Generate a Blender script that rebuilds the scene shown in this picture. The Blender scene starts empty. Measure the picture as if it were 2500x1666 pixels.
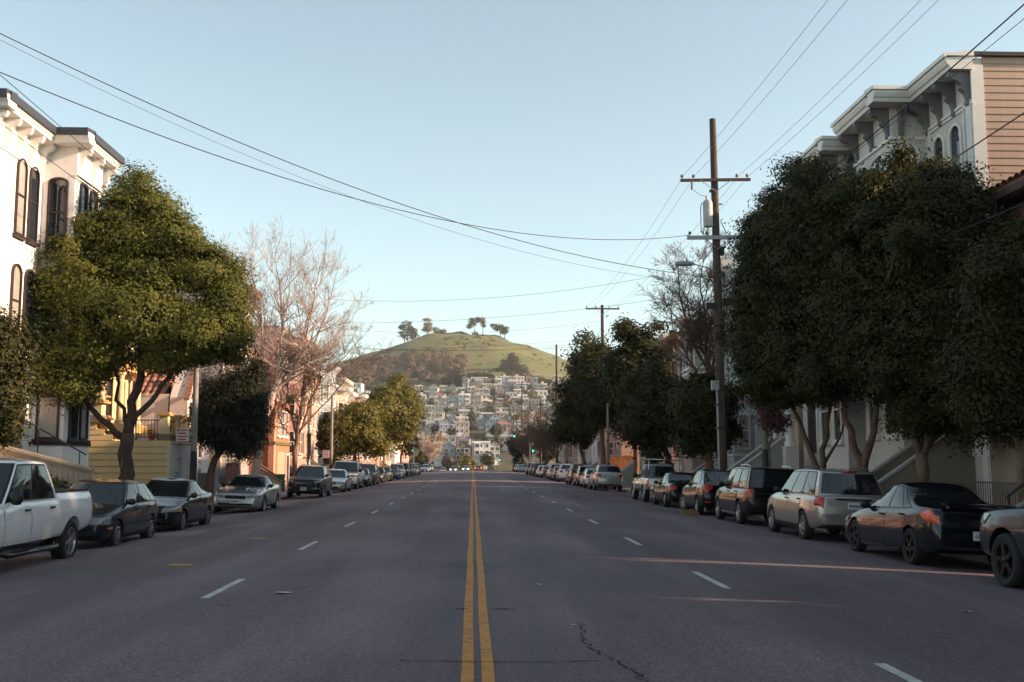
import bpy, bmesh, math, random
import numpy as np
from mathutils import Vector, Matrix
from mathutils.bvhtree import BVHTree
R = math.radians
rng = random.Random(7)
S = bpy.context.scene
COL = S.collection

# ------------------------------------------------------------------ camera
cd = bpy.data.cameras.new('camera'); cam = bpy.data.objects.new('camera', cd); COL.objects.link(cam)
cd.sensor_width = 36; cd.lens = 37.33; cd.clip_start = 0.1; cd.clip_end = 9000
cam.location = (-0.035, 0, 1.65); cam.rotation_euler = (R(90 + 6.5), 0, R(-2.087))
S.camera = cam
# ------------------------------------------------------------------ sky + sun
SUN_EL, SUN_BEHIND = 20.0, 8.0          # sun low on the right, very slightly behind the camera
w = bpy.data.worlds.new('World'); S.world = w; w.use_nodes = True
nt = w.node_tree; bg = nt.nodes['Background']
sk = nt.nodes.new('ShaderNodeTexSky'); sk.sky_type = 'NISHITA'; sk.sun_disc = False
sk.sun_elevation = R(SUN_EL); sk.sun_rotation = R(90 + SUN_BEHIND)
sk.air_density = 1.0; sk.dust_density = 0.5; sk.ozone_density = 2.0; sk.altitude = 30
hs = nt.nodes.new('ShaderNodeHueSaturation'); hs.inputs['Saturation'].default_value = 0.68; nt.links.new(sk.outputs[0], hs.inputs['Color'])
tn = nt.nodes.new('ShaderNodeVectorMath'); tn.operation = 'MULTIPLY'; tn.inputs[1].default_value = (0.965, 1.02, 0.895); nt.links.new(hs.outputs[0], tn.inputs[0])
nt.links.new(tn.outputs[0], bg.inputs[0]); bg.inputs[1].default_value = 0.115
sl = bpy.data.lights.new('sun', 'SUN'); so = bpy.data.objects.new('sun', sl); COL.objects.link(so)
sl.energy = 5.0; sl.angle = R(0.9); sl.color = (1.0, 0.70, 0.47)
sd = Vector((math.cos(R(SUN_EL)) * math.cos(R(SUN_BEHIND)), -math.cos(R(SUN_EL)) * math.sin(R(SUN_BEHIND)), math.sin(R(SUN_EL))))
so.rotation_euler = sd.to_track_quat('Z', 'Y').to_euler()
S.view_settings.view_transform = 'Standard'; S.view_settings.look = 'None'
S.view_settings.exposure = 1.2; S.view_settings.gamma = 1.0
S.render.engine = 'CYCLES'
S.cycles.max_bounces = 6; S.cycles.diffuse_bounces = 3; S.cycles.glossy_bounces = 3
S.cycles.transmission_bounces = 3; S.cycles.transparent_max_bounces = 6
S.cycles.caustics_reflective = False; S.cycles.caustics_refractive = False

# ------------------------------------------------------------------ helpers
def pchip(keys, t):
    if t <= keys[0][0]: return keys[0][1]
    if t >= keys[-1][0]: return keys[-1][1]
    n = len(keys)
    for i in range(n - 1):
        if t <= keys[i + 1][0]: break
    def sl_(j): return (keys[j + 1][1] - keys[j][1]) / (keys[j + 1][0] - keys[j][0])
    def dv(j):
        if j == 0: return sl_(0)
        if j == n - 1: return sl_(n - 2)
        a, b = sl_(j - 1), sl_(j)
        return 0 if a * b <= 0 else 2 * a * b / (a + b)
    h = keys[i + 1][0] - keys[i][0]; u = (t - keys[i][0]) / h
    return ((2*u**3 - 3*u*u + 1) * keys[i][1] + (u**3 - 2*u*u + u) * h * dv(i)
            + (3*u*u - 2*u**3) * keys[i + 1][1] + (u**3 - u*u) * h * dv(i + 1))

MATS = {}
def pm(name, col, rough=0.75, var=0.12, scale=2.5, bump=0.0, bscale=40, metal=0.0, coat=0.0, spec=0.4, emit=0, dirt=0.0):
    """procedural Principled material: base colour with two octaves of mottling, optional bump"""
    if name in MATS: return MATS[name]
    m = bpy.data.materials.new(name); m.use_nodes = True; MATS[name] = m
    t = m.node_tree; b = t.nodes['Principled BSDF']
    b.inputs['Roughness'].default_value = rough; b.inputs['Metallic'].default_value = metal
    b.inputs['Specular IOR Level'].default_value = spec
    b.inputs['Coat Weight'].default_value = coat; b.inputs['Coat Roughness'].default_value = 0.03
    c = (*col, 1)
    if var > 0:
        tc = t.nodes.new('ShaderNodeTexCoord'); n = t.nodes.new('ShaderNodeTexNoise')
        n.inputs['Scale'].default_value = scale; n.inputs['Detail'].default_value = 6; n.inputs['Roughness'].default_value = 0.65
        t.links.new(tc.outputs['Object'], n.inputs['Vector'])
        r = t.nodes.new('ShaderNodeMapRange'); r.inputs['From Min'].default_value = 0.3; r.inputs['From Max'].default_value = 0.7
        r.inputs['To Min'].default_value = 1 - var; r.inputs['To Max'].default_value = 1 + var * 0.6
        t.links.new(n.outputs['Fac'], r.inputs['Value'])
        mx = t.nodes.new('ShaderNodeVectorMath'); mx.operation = 'SCALE'; mx.inputs[0].default_value = col
        t.links.new(r.outputs[0], mx.inputs['Scale']); t.links.new(mx.outputs[0], b.inputs['Base Color'])
        if bump > 0:
            n2 = t.nodes.new('ShaderNodeTexNoise'); n2.inputs['Scale'].default_value = bscale; n2.inputs['Detail'].default_value = 4
            t.links.new(tc.outputs['Object'], n2.inputs['Vector'])
            bp = t.nodes.new('ShaderNodeBump'); bp.inputs['Strength'].default_value = bump; bp.inputs['Distance'].default_value = 0.02
            t.links.new(n2.outputs['Fac'], bp.inputs['Height']); t.links.new(bp.outputs[0], b.inputs['Normal'])
    else: b.inputs['Base Color'].default_value = c
    if emit:
        b.inputs['Emission Color'].default_value = c; b.inputs['Emission Strength'].default_value = emit
    return m

class MB:
    """collects faces of ONE mesh"""
    def __init__(s): s.v = []; s.f = []; s.m = []
    def add(s, vs, fs, mi=0):
        o = len(s.v); s.v += [tuple(p) for p in vs]; s.f += [tuple(i + o for i in f) for f in fs]; s.m += [mi] * len(fs); return s
    def box(s, x0, x1, y0, y1, z0, z1, mi=0):
        return s.add([(x0,y0,z0),(x1,y0,z0),(x1,y1,z0),(x0,y1,z0),(x0,y0,z1),(x1,y0,z1),(x1,y1,z1),(x0,y1,z1)],
                     [(0,3,2,1),(4,5,6,7),(0,1,5,4),(1,2,6,5),(2,3,7,6),(3,0,4,7)], mi)
    def prism(s, poly, a, b, axis='x', mi=0):
        """polygon in the two other axes, extruded from a to b along axis"""
        n = len(poly)
        def P(p, t): return {'x': (t, p[0], p[1]), 'y': (p[0], t, p[1]), 'z': (p[0], p[1], t)}[axis]
        vs = [P(p, a) for p in poly] + [P(p, b) for p in poly]
        fs = [tuple(range(n)), tuple(range(2*n - 1, n - 1, -1))] + [(i, i + n, (i + 1) % n + n, (i + 1) % n) for i in range(n)]
        return s.add(vs, fs, mi)
    def tube(s, pts, rs, n=6, mi=0, cap=True):
        pts = [Vector(p) for p in pts]; o = len(s.v); k = len(pts)
        if not hasattr(rs, '__len__'): rs = [rs] * k
        d0 = (pts[1] - pts[0]).normalized(); ref = Vector((0,0,1)) if abs(d0.z) < 0.9 else Vector((1,0,0))
        u = d0.cross(ref).normalized()
        for i, p in enumerate(pts):
            d = (pts[min(i + 1, k - 1)] - pts[max(i - 1, 0)]).normalized()
            u = (u - d * u.dot(d)).normalized(); w_ = d.cross(u)
            for j in range(n):
                a = 2 * math.pi * j / n; q = p + (u * math.cos(a) + w_ * math.sin(a)) * rs[i]; s.v.append((q.x, q.y, q.z))
        for i in range(k - 1):
            for j in range(n):
                s.f.append((o + i*n + j, o + i*n + (j+1) % n, o + (i+1)*n + (j+1) % n, o + (i+1)*n + j)); s.m.append(mi)
        if cap:
            s.f.append(tuple(o + j for j in range(n))[::-1]); s.m.append(mi)
            s.f.append(tuple(o + (k-1)*n + j for j in range(n))); s.m.append(mi)
        return s
    def lathe(s, prof, n=24, axis='z', mi=0, c=(0,0,0)):
        o = len(s.v); k = len(prof)
        for r, h in prof:
            for j in range(n):
                a = 2 * math.pi * j / n; x, y = r * math.cos(a), r * math.sin(a)
                p = {'z': (x, y, h), 'x': (h, x, y), 'y': (x, h, y)}[axis]
                s.v.append((p[0] + c[0], p[1] + c[1], p[2] + c[2]))
        for i in range(k - 1):
            for j in range(n):
                s.f.append((o + i*n + j, o + i*n + (j+1) % n, o + (i+1)*n + (j+1) % n, o + (i+1)*n + j)); s.m.append(mi)
        return s
    def grid(s, fn, nu, nv, mi=0):
        o = len(s.v)
        for i in range(nu + 1):
            for j in range(nv + 1): s.v.append(tuple(fn(i / nu, j / nv)))
        for i in range(nu):
            for j in range(nv):
                a = o + i * (nv + 1) + j; s.f.append((a, a + nv + 1, a + nv + 2, a + 1)); s.m.append(mi)
        return s
    def mesh(s, name, mats, smooth=False, sharp=None):
        me = bpy.data.meshes.new(name); me.from_pydata(s.v, [], s.f)
        for m in (mats if isinstance(mats, (list, tuple)) else [mats]): me.materials.append(m)
        if any(s.m): me.polygons.foreach_set('material_index', s.m)
        if smooth:
            me.polygons.foreach_set('use_smooth', [True] * len(s.f))
            if sharp: me.set_sharp_from_angle(angle=R(sharp))
        me.update(); return me
    def build(s, name, mats, parent=None, loc=(0,0,0), rot=0, smooth=False, sharp=None):
        return put(name, s.mesh(name, mats, smooth, sharp), parent, loc, rot)

def fixn(me):
    bm = bmesh.new(); bm.from_mesh(me); bmesh.ops.recalc_face_normals(bm, faces=bm.faces); bm.to_mesh(me); bm.free(); return me
def put(name, me, parent=None, loc=(0,0,0), rot=0):
    o = bpy.data.objects.new(name, me); COL.objects.link(o); o.location = loc
    o.rotation_euler = rot if hasattr(rot, '__len__') else (0, 0, rot)
    if parent is not None: o.parent = parent
    return o
def tag(o, label, cat, group=None):
    o['label'] = label; o['category'] = cat
    if group: o['group'] = group
    return o
def thing(name, label, cat, loc=(0,0,0), rot=0, group=None):
    return tag(put(name, None, None, loc, rot), label, cat, group)
def struct(o): o['kind'] = 'structure'; return o
def copy_tree(o, parent=None):
    c = o.copy(); COL.objects.link(c); c.parent = parent
    for ch in list(o.children): copy_tree(ch, c)
    return c
def np_mesh(name, V, Fq, mats, attr=None, smooth=False):
    """fast mesh of equal-sized polygons from numpy arrays; attr = one float for each face"""
    me = bpy.data.meshes.new(name); k = Fq.shape[1]
    me.vertices.add(len(V)); me.vertices.foreach_set('co', V.astype(np.float32).ravel())
    me.loops.add(Fq.size); me.loops.foreach_set('vertex_index', Fq.astype(np.int32).ravel())
    me.polygons.add(len(Fq)); me.polygons.foreach_set('loop_start', np.arange(0, Fq.size, k, dtype=np.int32))
    if smooth: me.polygons.foreach_set('use_smooth', [True] * len(Fq))
    for m in (mats if isinstance(mats, (list, tuple)) else [mats]): me.materials.append(m)
    if attr is not None:
        a = me.attributes.new('tint', 'FLOAT', 'FACE'); a.data.foreach_set('value', attr.astype(np.float32))
    me.update(calc_edges=True); return me
# ------------------------------------------------------------------ street levels and terrain
def gl(y):
    """long profile of the street: level, then over a crest and down"""
    if y < 215: return 0.0
    if y < 275: return -(y - 215) ** 2 / 3000
    return max(-1.2 - .04 * (y - 275), -7.4)
def rz(x, y): return gl(y) - .19 * (x / 8) ** 2
KERB, WALK = 9.9, 13.3
def wz(y): return gl(y) - .15                       # sidewalk level
HX = [(-1600, 15), (-900, 30), (-400, 62), (-200, 92), (-111, 119), (-84, 127), (-57, 136.5), (-36, 139), (-8, 139.5), (18, 138.5), (42, 133), (64, 126), (85, 117), (140, 98), (300, 64), (900, 30), (1600, 15)]
GY = [(400, 0), (440, .05), (525, .155), (575, .215), (645, .29), (705, .355), (755, .415), (810, .50), (900, .615), (980, .80), (1050, .945), (1095, 1.0), (1140, .98), (1400, .5), (2200, 0)]
def T(x, y):
    h = pchip(HX, x) * pchip(GY, y)
    if y > 780: h += (h/130) * (.7*math.sin(x*.19 + y*.05) + .5*math.sin(x*.07 - y*.13) + .5*math.sin(x*.31 + y*.23))
    return gl(y) + h + (h / 130) * (1.6 * math.sin(x * .045 + y * .02) + 1.1 * math.sin(x * .11 - y * .07)) * (1 - pchip(GY, y) * .4)

def nmix(name, c1, c2, s1, c3=None, s2=8.0, rough=.9, bump=0.0, bs=30, lo=.42, hi=.58, stretch=None, spec=.3):
    """two/three colours mixed by noise in object space"""
    m = bpy.data.materials.new(name); m.use_nodes = True; MATS[name] = m; t = m.node_tree; b = t.nodes['Principled BSDF']
    b.inputs['Roughness'].default_value = rough; b.inputs['Specular IOR Level'].default_value = spec
    tc = t.nodes.new('ShaderNodeTexCoord'); src = tc.outputs['Object']
    if stretch:
        mp = t.nodes.new('ShaderNodeMapping'); mp.inputs['Scale'].default_value = stretch; t.links.new(src, mp.inputs[0])
    def nz(sc, st=False, det=6):
        n = t.nodes.new('ShaderNodeTexNoise'); n.inputs['Scale'].default_value = sc; n.inputs['Detail'].default_value = det; n.inputs['Roughness'].default_value = .65
        t.links.new(mp.outputs[0] if st and stretch else src, n.inputs['Vector']); return n.outputs['Fac']
    def mixc(a, bcol, f, lo, hi):
        r = t.nodes.new('ShaderNodeMapRange'); r.inputs['From Min'].default_value = lo; r.inputs['From Max'].default_value = hi; t.links.new(f, r.inputs[0])
        x = t.nodes.new('ShaderNodeMix'); x.data_type = 'RGBA'; t.links.new(r.outputs[0], x.inputs[0])
        for i, c in ((6, a), (7, bcol)):
            if isinstance(c, tuple): x.inputs[i].default_value = (*c, 1)
            else: t.links.new(c, x.inputs[i])
        return x.outputs[2]
    out = mixc(c1, c2, nz(s1, True), lo, hi)
    if c3: out = mixc(out, c3, nz(s2), .50, .66)
    t.links.new(out, b.inputs['Base Color'])
    if bump:
        bp = t.nodes.new('ShaderNodeBump'); bp.inputs['Strength'].default_value = bump; bp.inputs['Distance'].default_value = .015
        t.links.new(nz(bs, det=3), bp.inputs['Height']); t.links.new(bp.outputs[0], b.inputs['Normal'])
    return m
asphalt = nmix('asphalt', (.146, .107, .118), (.12, .088, .098), .9, (.166, .122, .133), 55, rough=.78, bump=.55, bs=60, stretch=(1, .12, 1), spec=.35)
# speckle of pale stone in the asphalt
t = asphalt.node_tree; b = t.nodes['Principled BSDF']; src = b.inputs['Base Color'].links[0].from_socket
vz = t.nodes.new('ShaderNodeTexNoise'); vz.inputs['Scale'].default_value = 26; vz.inputs['Detail'].default_value = 8; vz.inputs['Roughness'].default_value = .8
tc = [n for n in t.nodes if n.type == 'TEX_COORD'][0]; t.links.new(tc.outputs['Object'], vz.inputs['Vector'])
mr = t.nodes.new('ShaderNodeMapRange'); mr.inputs['From Min'].default_value = .38; mr.inputs['From Max'].default_value = .64; mr.inputs['To Min'].default_value = .55; mr.inputs['To Max'].default_value = 1.45
t.links.new(vz.outputs['Fac'], mr.inputs[0]); sc_ = t.nodes.new('ShaderNodeVectorMath'); sc_.operation = 'SCALE'
t.links.new(src, sc_.inputs[0]); t.links.new(mr.outputs[0], sc_.inputs['Scale'])
def scaled(inp, sc, lo, hi, a, c, stretch=(1, 1, 1), det=5):
    mp = t.nodes.new('ShaderNodeMapping'); mp.inputs['Scale'].default_value = stretch; t.links.new(tc.outputs['Object'], mp.inputs[0])
    n = t.nodes.new('ShaderNodeTexNoise'); n.inputs['Scale'].default_value = sc; n.inputs['Detail'].default_value = det; t.links.new(mp.outputs[0], n.inputs['Vector'])
    m = t.nodes.new('ShaderNodeMapRange'); m.inputs['From Min'].default_value = lo; m.inputs['From Max'].default_value = hi; m.inputs['To Min'].default_value = a; m.inputs['To Max'].default_value = c; t.links.new(n.outputs['Fac'], m.inputs[0])
    s_ = t.nodes.new('ShaderNodeVectorMath'); s_.operation = 'SCALE'; t.links.new(inp, s_.inputs[0]); t.links.new(m.outputs[0], s_.inputs['Scale']); return s_.outputs[0]
c_ = scaled(sc_.outputs[0], 90, .3, .7, .35, 1.75, det=3)                     # aggregate
c_ = scaled(c_, .55, .35, .65, .72, 1.2, (1, .06, 1), 3)                       # long wheel tracks and oil drip lines
c_ = scaled(c_, .25, .4, .62, .8, 1.15, (1, .5, 1), 6)                         # broad stains
c_ = scaled(c_, 1.6, .24, .36, .72, 1.0, (1, .7, 1), 4)                        # separate dark spots
t.links.new(c_, b.inputs['Base Color'])

concrete = nmix('concrete', (.24, .225, .21), (.18, .17, .165), 1.3, (.28, .265, .25), 14, bump=.3, bs=50)
kerbm = nmix('kerb_concrete', (.27, .255, .24), (.2, .19, .18), 2.0, bump=.3)
# grass up on the hill, scrub and earth lower down
grass = nmix('hill_grass', (.09, .108, .03), (.125, .128, .042), .022, (.105, .082, .045), .06, bump=.4, bs=2)
earth = nmix('hill_scrub', (.075, .06, .04), (.05, .055, .025), .05, (.11, .085, .06), .3, bump=.4, bs=2)

ys = [-60, -20, 0, 60, 120, 180, 215] + list(range(225, 290, 8)) + list(range(300, 430, 20)) + list(range(430, 1200, 11)) + list(range(1220, 2300, 60)) + [2600, 3200]
xs = [-1600, -1000, -700] + list(range(-500, -160, 30)) + list(range(-160, 150, 8)) + list(range(160, 500, 30)) + [700, 1000, 1600]
V = []; F = []; tt = []
for y in ys:
    for x in xs: V.append((x, y, T(x, y) - (.5 if y < 440 else 0) - (12 if y > 2300 else 0)))
nx = len(xs)
for i in range(len(ys) - 1):
    for j in range(nx - 1): F.append((i*nx+j, i*nx+j+1, (i+1)*nx+j+1, (i+1)*nx+j))
me = bpy.data.meshes.new('ground'); me.from_pydata(V, [], F); me.materials.append(earth); me.materials.append(grass)
for p in me.polygons:
    c = p.center; lim = 800 + 14*math.sin(c.x*.07) + (70 if c.x < -40 else 0)
    p.material_index = 1 if (c.y > lim and c.y < 1300 and abs(c.x) < 420) else 0; p.use_smooth = True
struct(put('ground', me))

# road sheet with crown
mb = MB(); yy = [-20, 0, 8, 16, 30, 50, 80, 120, 170] + list(range(205, 290, 5)) + [300, 330, 360, 400, 432]; nxr = 20
for y in yy:
    for j in range(nxr + 1): x = -KERB + 2*KERB*j/nxr; mb.v.append((x, y, rz(x, y)))
for i in range(len(yy) - 1):
    for j in range(nxr): a = i*(nxr+1)+j; mb.f.append((a, a+1, a+nxr+2, a+nxr+1)); mb.m.append(0)
road = struct(mb.build('road', asphalt, smooth=True))
def ribbon(pts, hw, dz=.004, n=1):
    """strip lying on the road along (x, y) points"""
    q = MB(); k = len(pts)
    for i, (x, y) in enumerate(pts):
        a = Vector(pts[max(i-1, 0)]); b_ = Vector(pts[min(i+1, k-1)]); d = (b_ - a).normalized(); nn = Vector((-d.y, d.x)); h = hw[i] if hasattr(hw, '__len__') else hw
        for s_ in (-1, 1): q.v.append((x + nn.x*h*s_, y + nn.y*h*s_, rz(x + nn.x*h*s_, y) + dz))
    for i in range(k - 1): q.f.append((2*i, 2*i+1, 2*i+3, 2*i+2)); q.m.append(0)
    return q
def worn(name, c, wear, lo, hi, sc=9):
    """road paint worn through to the asphalt"""
    return nmix(name, c, tuple(v*.82 for v in c), 3.0, wear, sc, rough=.7, bump=.4, bs=60)
ypaint = worn('yellow_paint', (.56, .225, .035), (.24, .12, .055), .5, .66, 7)
wpaint = worn('white_paint', (.52, .5, .49), (.3, .28, .28), .5, .66, 8)
for x0 in (-.075, .085):
    o = ribbon([(x0 + .004*math.sin(y*.9), y) for y in [-5 + .5*k for k in range(60)] + [25 + 5*k for k in range(38)] + [215 + 5*k for k in range(12)]], .05).build('centre_line', ypaint, road)
for x, y0, dy in ((-3.36, 6.3, 7.3), (3.38, 6.85, 7.5)):
    for k in range(22): ribbon([(x, y0 + dy*k), (x, y0 + dy*k + 1.1), (x, y0 + dy*k + 2.2)], .055).build('lane_dash', wpaint, road)
crackm = pm('crack_dark', (.012, .011, .012), .95, var=.3)
def crack(pts, w0, seed, n=14):
    r_ = random.Random(seed); P = []
    for (a, b_) in zip(pts, pts[1:]):
        for k in range(n): u = k/n; P.append((a[0]+(b_[0]-a[0])*u + r_.gauss(0, .022), a[1]+(b_[1]-a[1])*u + r_.gauss(0, .022)))
    P.append(pts[-1]); ribbon(P, [w0*(.3+r_.random()) for _ in P], .006).build('crack', crackm, road)
crack([(-.66, 9.15), (.0, 9.05), (.7, 9.04), (1.15, 9.12)], .009, 1); crack([(1.15, 9.12), (1.3, 8.5), (1.2, 7.7), (1.4, 6.8)], .010, 2); crack([(1.15, 9.12), (1.05, 9.6), (.98, 10.3), (1.1, 11.2)], .009, 3)
crack([(-.27, 12.3), (-.08, 12.25)], .012, 4); crack([(.2, 12.3), (.42, 12.2)], .014, 5); crack([(-.25, 17.2), (-.05, 17.2)], .012, 6); crack([(.2, 17.3), (.5, 17.2)], .012, 7)
crack([(.3, 57), (3, 56.6), (6.5, 55)], .09, 8); crack([(-.1, 40), (.9, 40)], .02, 9)
# patched strips of newer asphalt
newasph = nmix('asphalt_patch', (.12, .092, .099), (.103, .079, .086), 1.2, (.138, .106, .113), 40, bump=.5, bs=60, rough=.75)
for (x0, x1, y0, y1) in ((4.3, 5.5, 26, 48), (-6.9, -5.9, 9, 30), (.5, 1.6, 62, 110), (-2.6, -1.5, 58, 150)):
    ribbon([((x0+x1)/2 + rng.gauss(0, .02), y0 + (y1-y0)*k/12) for k in range(13)], (x1-x0)/2, .002).build('asphalt_patch', newasph, road)
# round yellowish utility covers
coverm = pm('cover_paint', (.34, .2, .06), .7, var=.35, scale=14)
for x, y, r_, lab in ((-4.95, 18.35, .21, 'round tan painted utility cover in the road beside the navy hatchback'), (-4.9, 24.6, .22, 'round tan painted utility cover in the road beside the black coupe')):
    q = MB(); q.lathe([(r_, 0), (r_, .006), (r_*.86, .008), (r_*.84, .005), (.01, .006)], 24); o = q.build('utility_cover', coverm, loc=(x, y, rz(x, y)+.001)); tag(o, lab, 'utility cover', 'tan utility covers in the road')
# kerbs and sidewalks
for sx, nm in ((-1, 'left'), (1, 'right')):
    segs = [(-20, 172), (186, 290)]
    for a, b_ in segs:
        q = MB(); Y = [a] + [y for y in range(-10, 290, 10) if a < y < b_] + [b_]
        for y in Y:
            for x, z in ((KERB-.002, rz(KERB, y)-.15), (KERB, wz(y)-.012), (KERB+.02, wz(y)), (KERB+.16, wz(y)+.002), (KERB+.16, wz(y)-.3)): q.v.append((sx*x, y, z))
        for i in range(len(Y)-1):
            for j in range(4): p = i*5+j; q.f.append((p, p+1, p+6, p+5)); q.m.append(0)
        struct(fixn(q.mesh('kerb', kerbm)) and put('kerb', q.mesh('kerb', kerbm)))
        q = MB()
        for y in Y:
            for x in (KERB+.16, 22): q.v.append((sx*x, y, wz(y)-.02))
        for i in range(len(Y)-1): q.f.append((2*i, 2*i+1, 2*i+3, 2*i+2)); q.m.append(0)
        sw = struct(q.build('sidewalk', concrete))
        if a < 0:
            sl_me = MB().box(0, 1.66, 0, 2.38, -.05, .014).mesh('paving_slab', concrete)
            for k in range(26):
                for j in range(2):
                    put('paving_slab', sl_me, sw, (sx*(KERB+.17 + j*1.68) if sx > 0 else -(KERB+.17+j*1.68+1.66), 12 + k*2.4, wz(0)-.012 + rng.uniform(-.004, .004)))
# ------------------------------------------------------------------ cars
glass = pm('car_glass', (0.012, 0.014, 0.016), 0.03, var=0, spec=0.9)
clear = pm('lamp_clear', (0.2, 0.195, 0.19), 0.15, var=0.5, scale=22, coat=.6)
red = pm('lamp_red', (0.46, 0.022, 0.012), 0.25, var=0.35, scale=25, coat=.35)
orange = pm('lamp_orange', (0.68, 0.085, 0.02), 0.25, var=0.3, scale=25, coat=.3)
amber = pm('lamp_amber', (0.6, 0.2, 0.03), 0.2, var=0.2, scale=25, coat=1.0)
blk = pm('black_trim', (0.012, 0.012, 0.013), 0.45, var=0.2, scale=8)
seamm = pm('seam_dark', (0.004, 0.004, 0.004), 0.8, var=0)
rubber = pm('tyre_rubber', (0.018, 0.018, 0.019), 0.85, var=0.3, scale=12, bump=0.2)
alloy = pm('alloy', (0.42, 0.42, 0.43), 0.28, var=0.15, scale=14, metal=0.85)
darkalloy = pm('dark_alloy', (0.03, 0.03, 0.032), 0.3, var=0.15, scale=14, metal=0.6)
chrome = pm('chrome', (0.62, 0.62, 0.63), 0.12, var=0.08, metal=1.0)
platem = pm('plate_white', (0.62, 0.6, 0.58), 0.5, var=0.1, scale=10)
plateink = pm('plate_ink', (0.03, 0.05, 0.16), 0.5, var=0)
headlit = pm('headlight_lit', (1.0, 0.93, 0.8), 0.3, var=0, emit=5)
taillit = pm('taillight_lit', (1.0, 0.05, 0.02), 0.3, var=0, emit=3)
def paint(name, c, metal=0.35, rough=0.3):
    dk = max(c) < .06; return pm('paint_' + name, c, rough, var=0.07, scale=3.5, metal=metal, coat=.55 if dk else 1.0, spec=.25 if dk else .4)
P_ = dict(white=paint('white', (0.74, 0.73, 0.73), 0.0), navy=paint('navy', (0.012, 0.016, 0.03)), black=paint('black', (0.006, 0.006, 0.007), 0.1, 0.2),
    silver=paint('silver', (0.42, 0.41, 0.41), 0.75, 0.32), brown=paint('brownblack', (0.016, 0.012, 0.011)), champ=paint('champagne', (0.42, 0.37, 0.34), 0.7, 0.34),
    blueblk=paint('blueblack', (0.005, 0.006, 0.010), 0.0, 0.2), grey=paint('grey', (0.2, 0.2, 0.21), 0.6), f150=paint('slateblue', (0.014, 0.02, 0.03), 0.3),
    yellow=paint('yellow', (0.7, 0.4, 0.05), 0.0), rust=paint('rustred', (0.16, 0.045, 0.03), 0.3), dkgrey=paint('darkgrey', (0.05, 0.05, 0.055), 0.5),
    blue=paint('paleblue', (0.16, 0.21, 0.28), 0.5), tan=paint('tan', (0.3, 0.25, 0.2), 0.5))

SIDEQ = [(0, .90), (.05, .945), (.12, .97), (.25, .99), (.42, 1.0), (.55, .998), (.64, .992), (.68, .982), (.8, .968), (.9, .945), (.96, .92), (1, .885)]
def wheel_meshes(r, wd, style, rimmat):
    t = MB(); rr = r * .66 if style != 'cap' else r * .62
    t.lathe([(rr, wd*.5-.02), (rr+.02, wd*.5), (r*.88, wd*.5+.008), (r*.97, wd*.43), (r, wd*.28), (r, -wd*.28), (r*.97, -wd*.43), (r*.88, -wd*.5), (rr, -wd*.5+.02)], 32, 'x')
    rm = MB(); h = wd * .5
    rm.lathe([(rr, h-.02), (rr, h-.005), (rr*.955, h-.004), (rr*.93, h-.02), (rr*.9, h-.07)], 32, 'x', 0)
    rm.lathe([(rr*.92, h-.075), (0.01, h-.085)], 24, 'x', 1)                      # dark brake plate behind the spokes
    if style == 'cap':
        rm.lathe([(rr*.95, h-.01), (rr*.8, h+.004), (rr*.35, h+.016), (.005, h+.02)], 28, 'x', 0)
        for k in range(10):
            a = 2*math.pi*k/10; c, s_ = math.cos(a), math.sin(a)
            rm.tube([(h+.006, c*rr*.72-s_*.012, s_*rr*.72+c*.012), (h+.008, c*rr*.72+s_*.012, s_*rr*.72-c*.012)], .02, 6, 1)
    else:
        n = {'five': 5, 'six': 6, 'seven': 7}[style]
        for k in range(n):
            a = 2*math.pi*k/n; c, s_ = math.cos(a), math.sin(a); q = []
            for (rad, hw, x) in ((rr*.14, .05, h-.02), (rr*.55, .032, h-.012), (rr*.95, .045, h-.016)):
                q += [(x, c*rad - s_*hw, s_*rad + c*hw), (x, c*rad + s_*hw, s_*rad - c*hw), (x-.045, c*rad + s_*hw, s_*rad - c*hw), (x-.045, c*rad - s_*hw, s_*rad + c*hw)]
            f = []
            for i in (0, 4): f += [(i, i+1, i+5, i+4), (i+1, i+2, i+6, i+5), (i+3, i, i+4, i+7)]
            rm.add(q, f)
        rm.lathe([(rr*.2, h-.03), (rr*.19, h-.008), (rr*.1, h), (.004, h+.002)], 16, 'x', 0)
    return fixn(t.mesh('tyre', rubber, True, 40)), fixn(rm.mesh('rim', [rimmat, seamm], True, 35))

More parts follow.
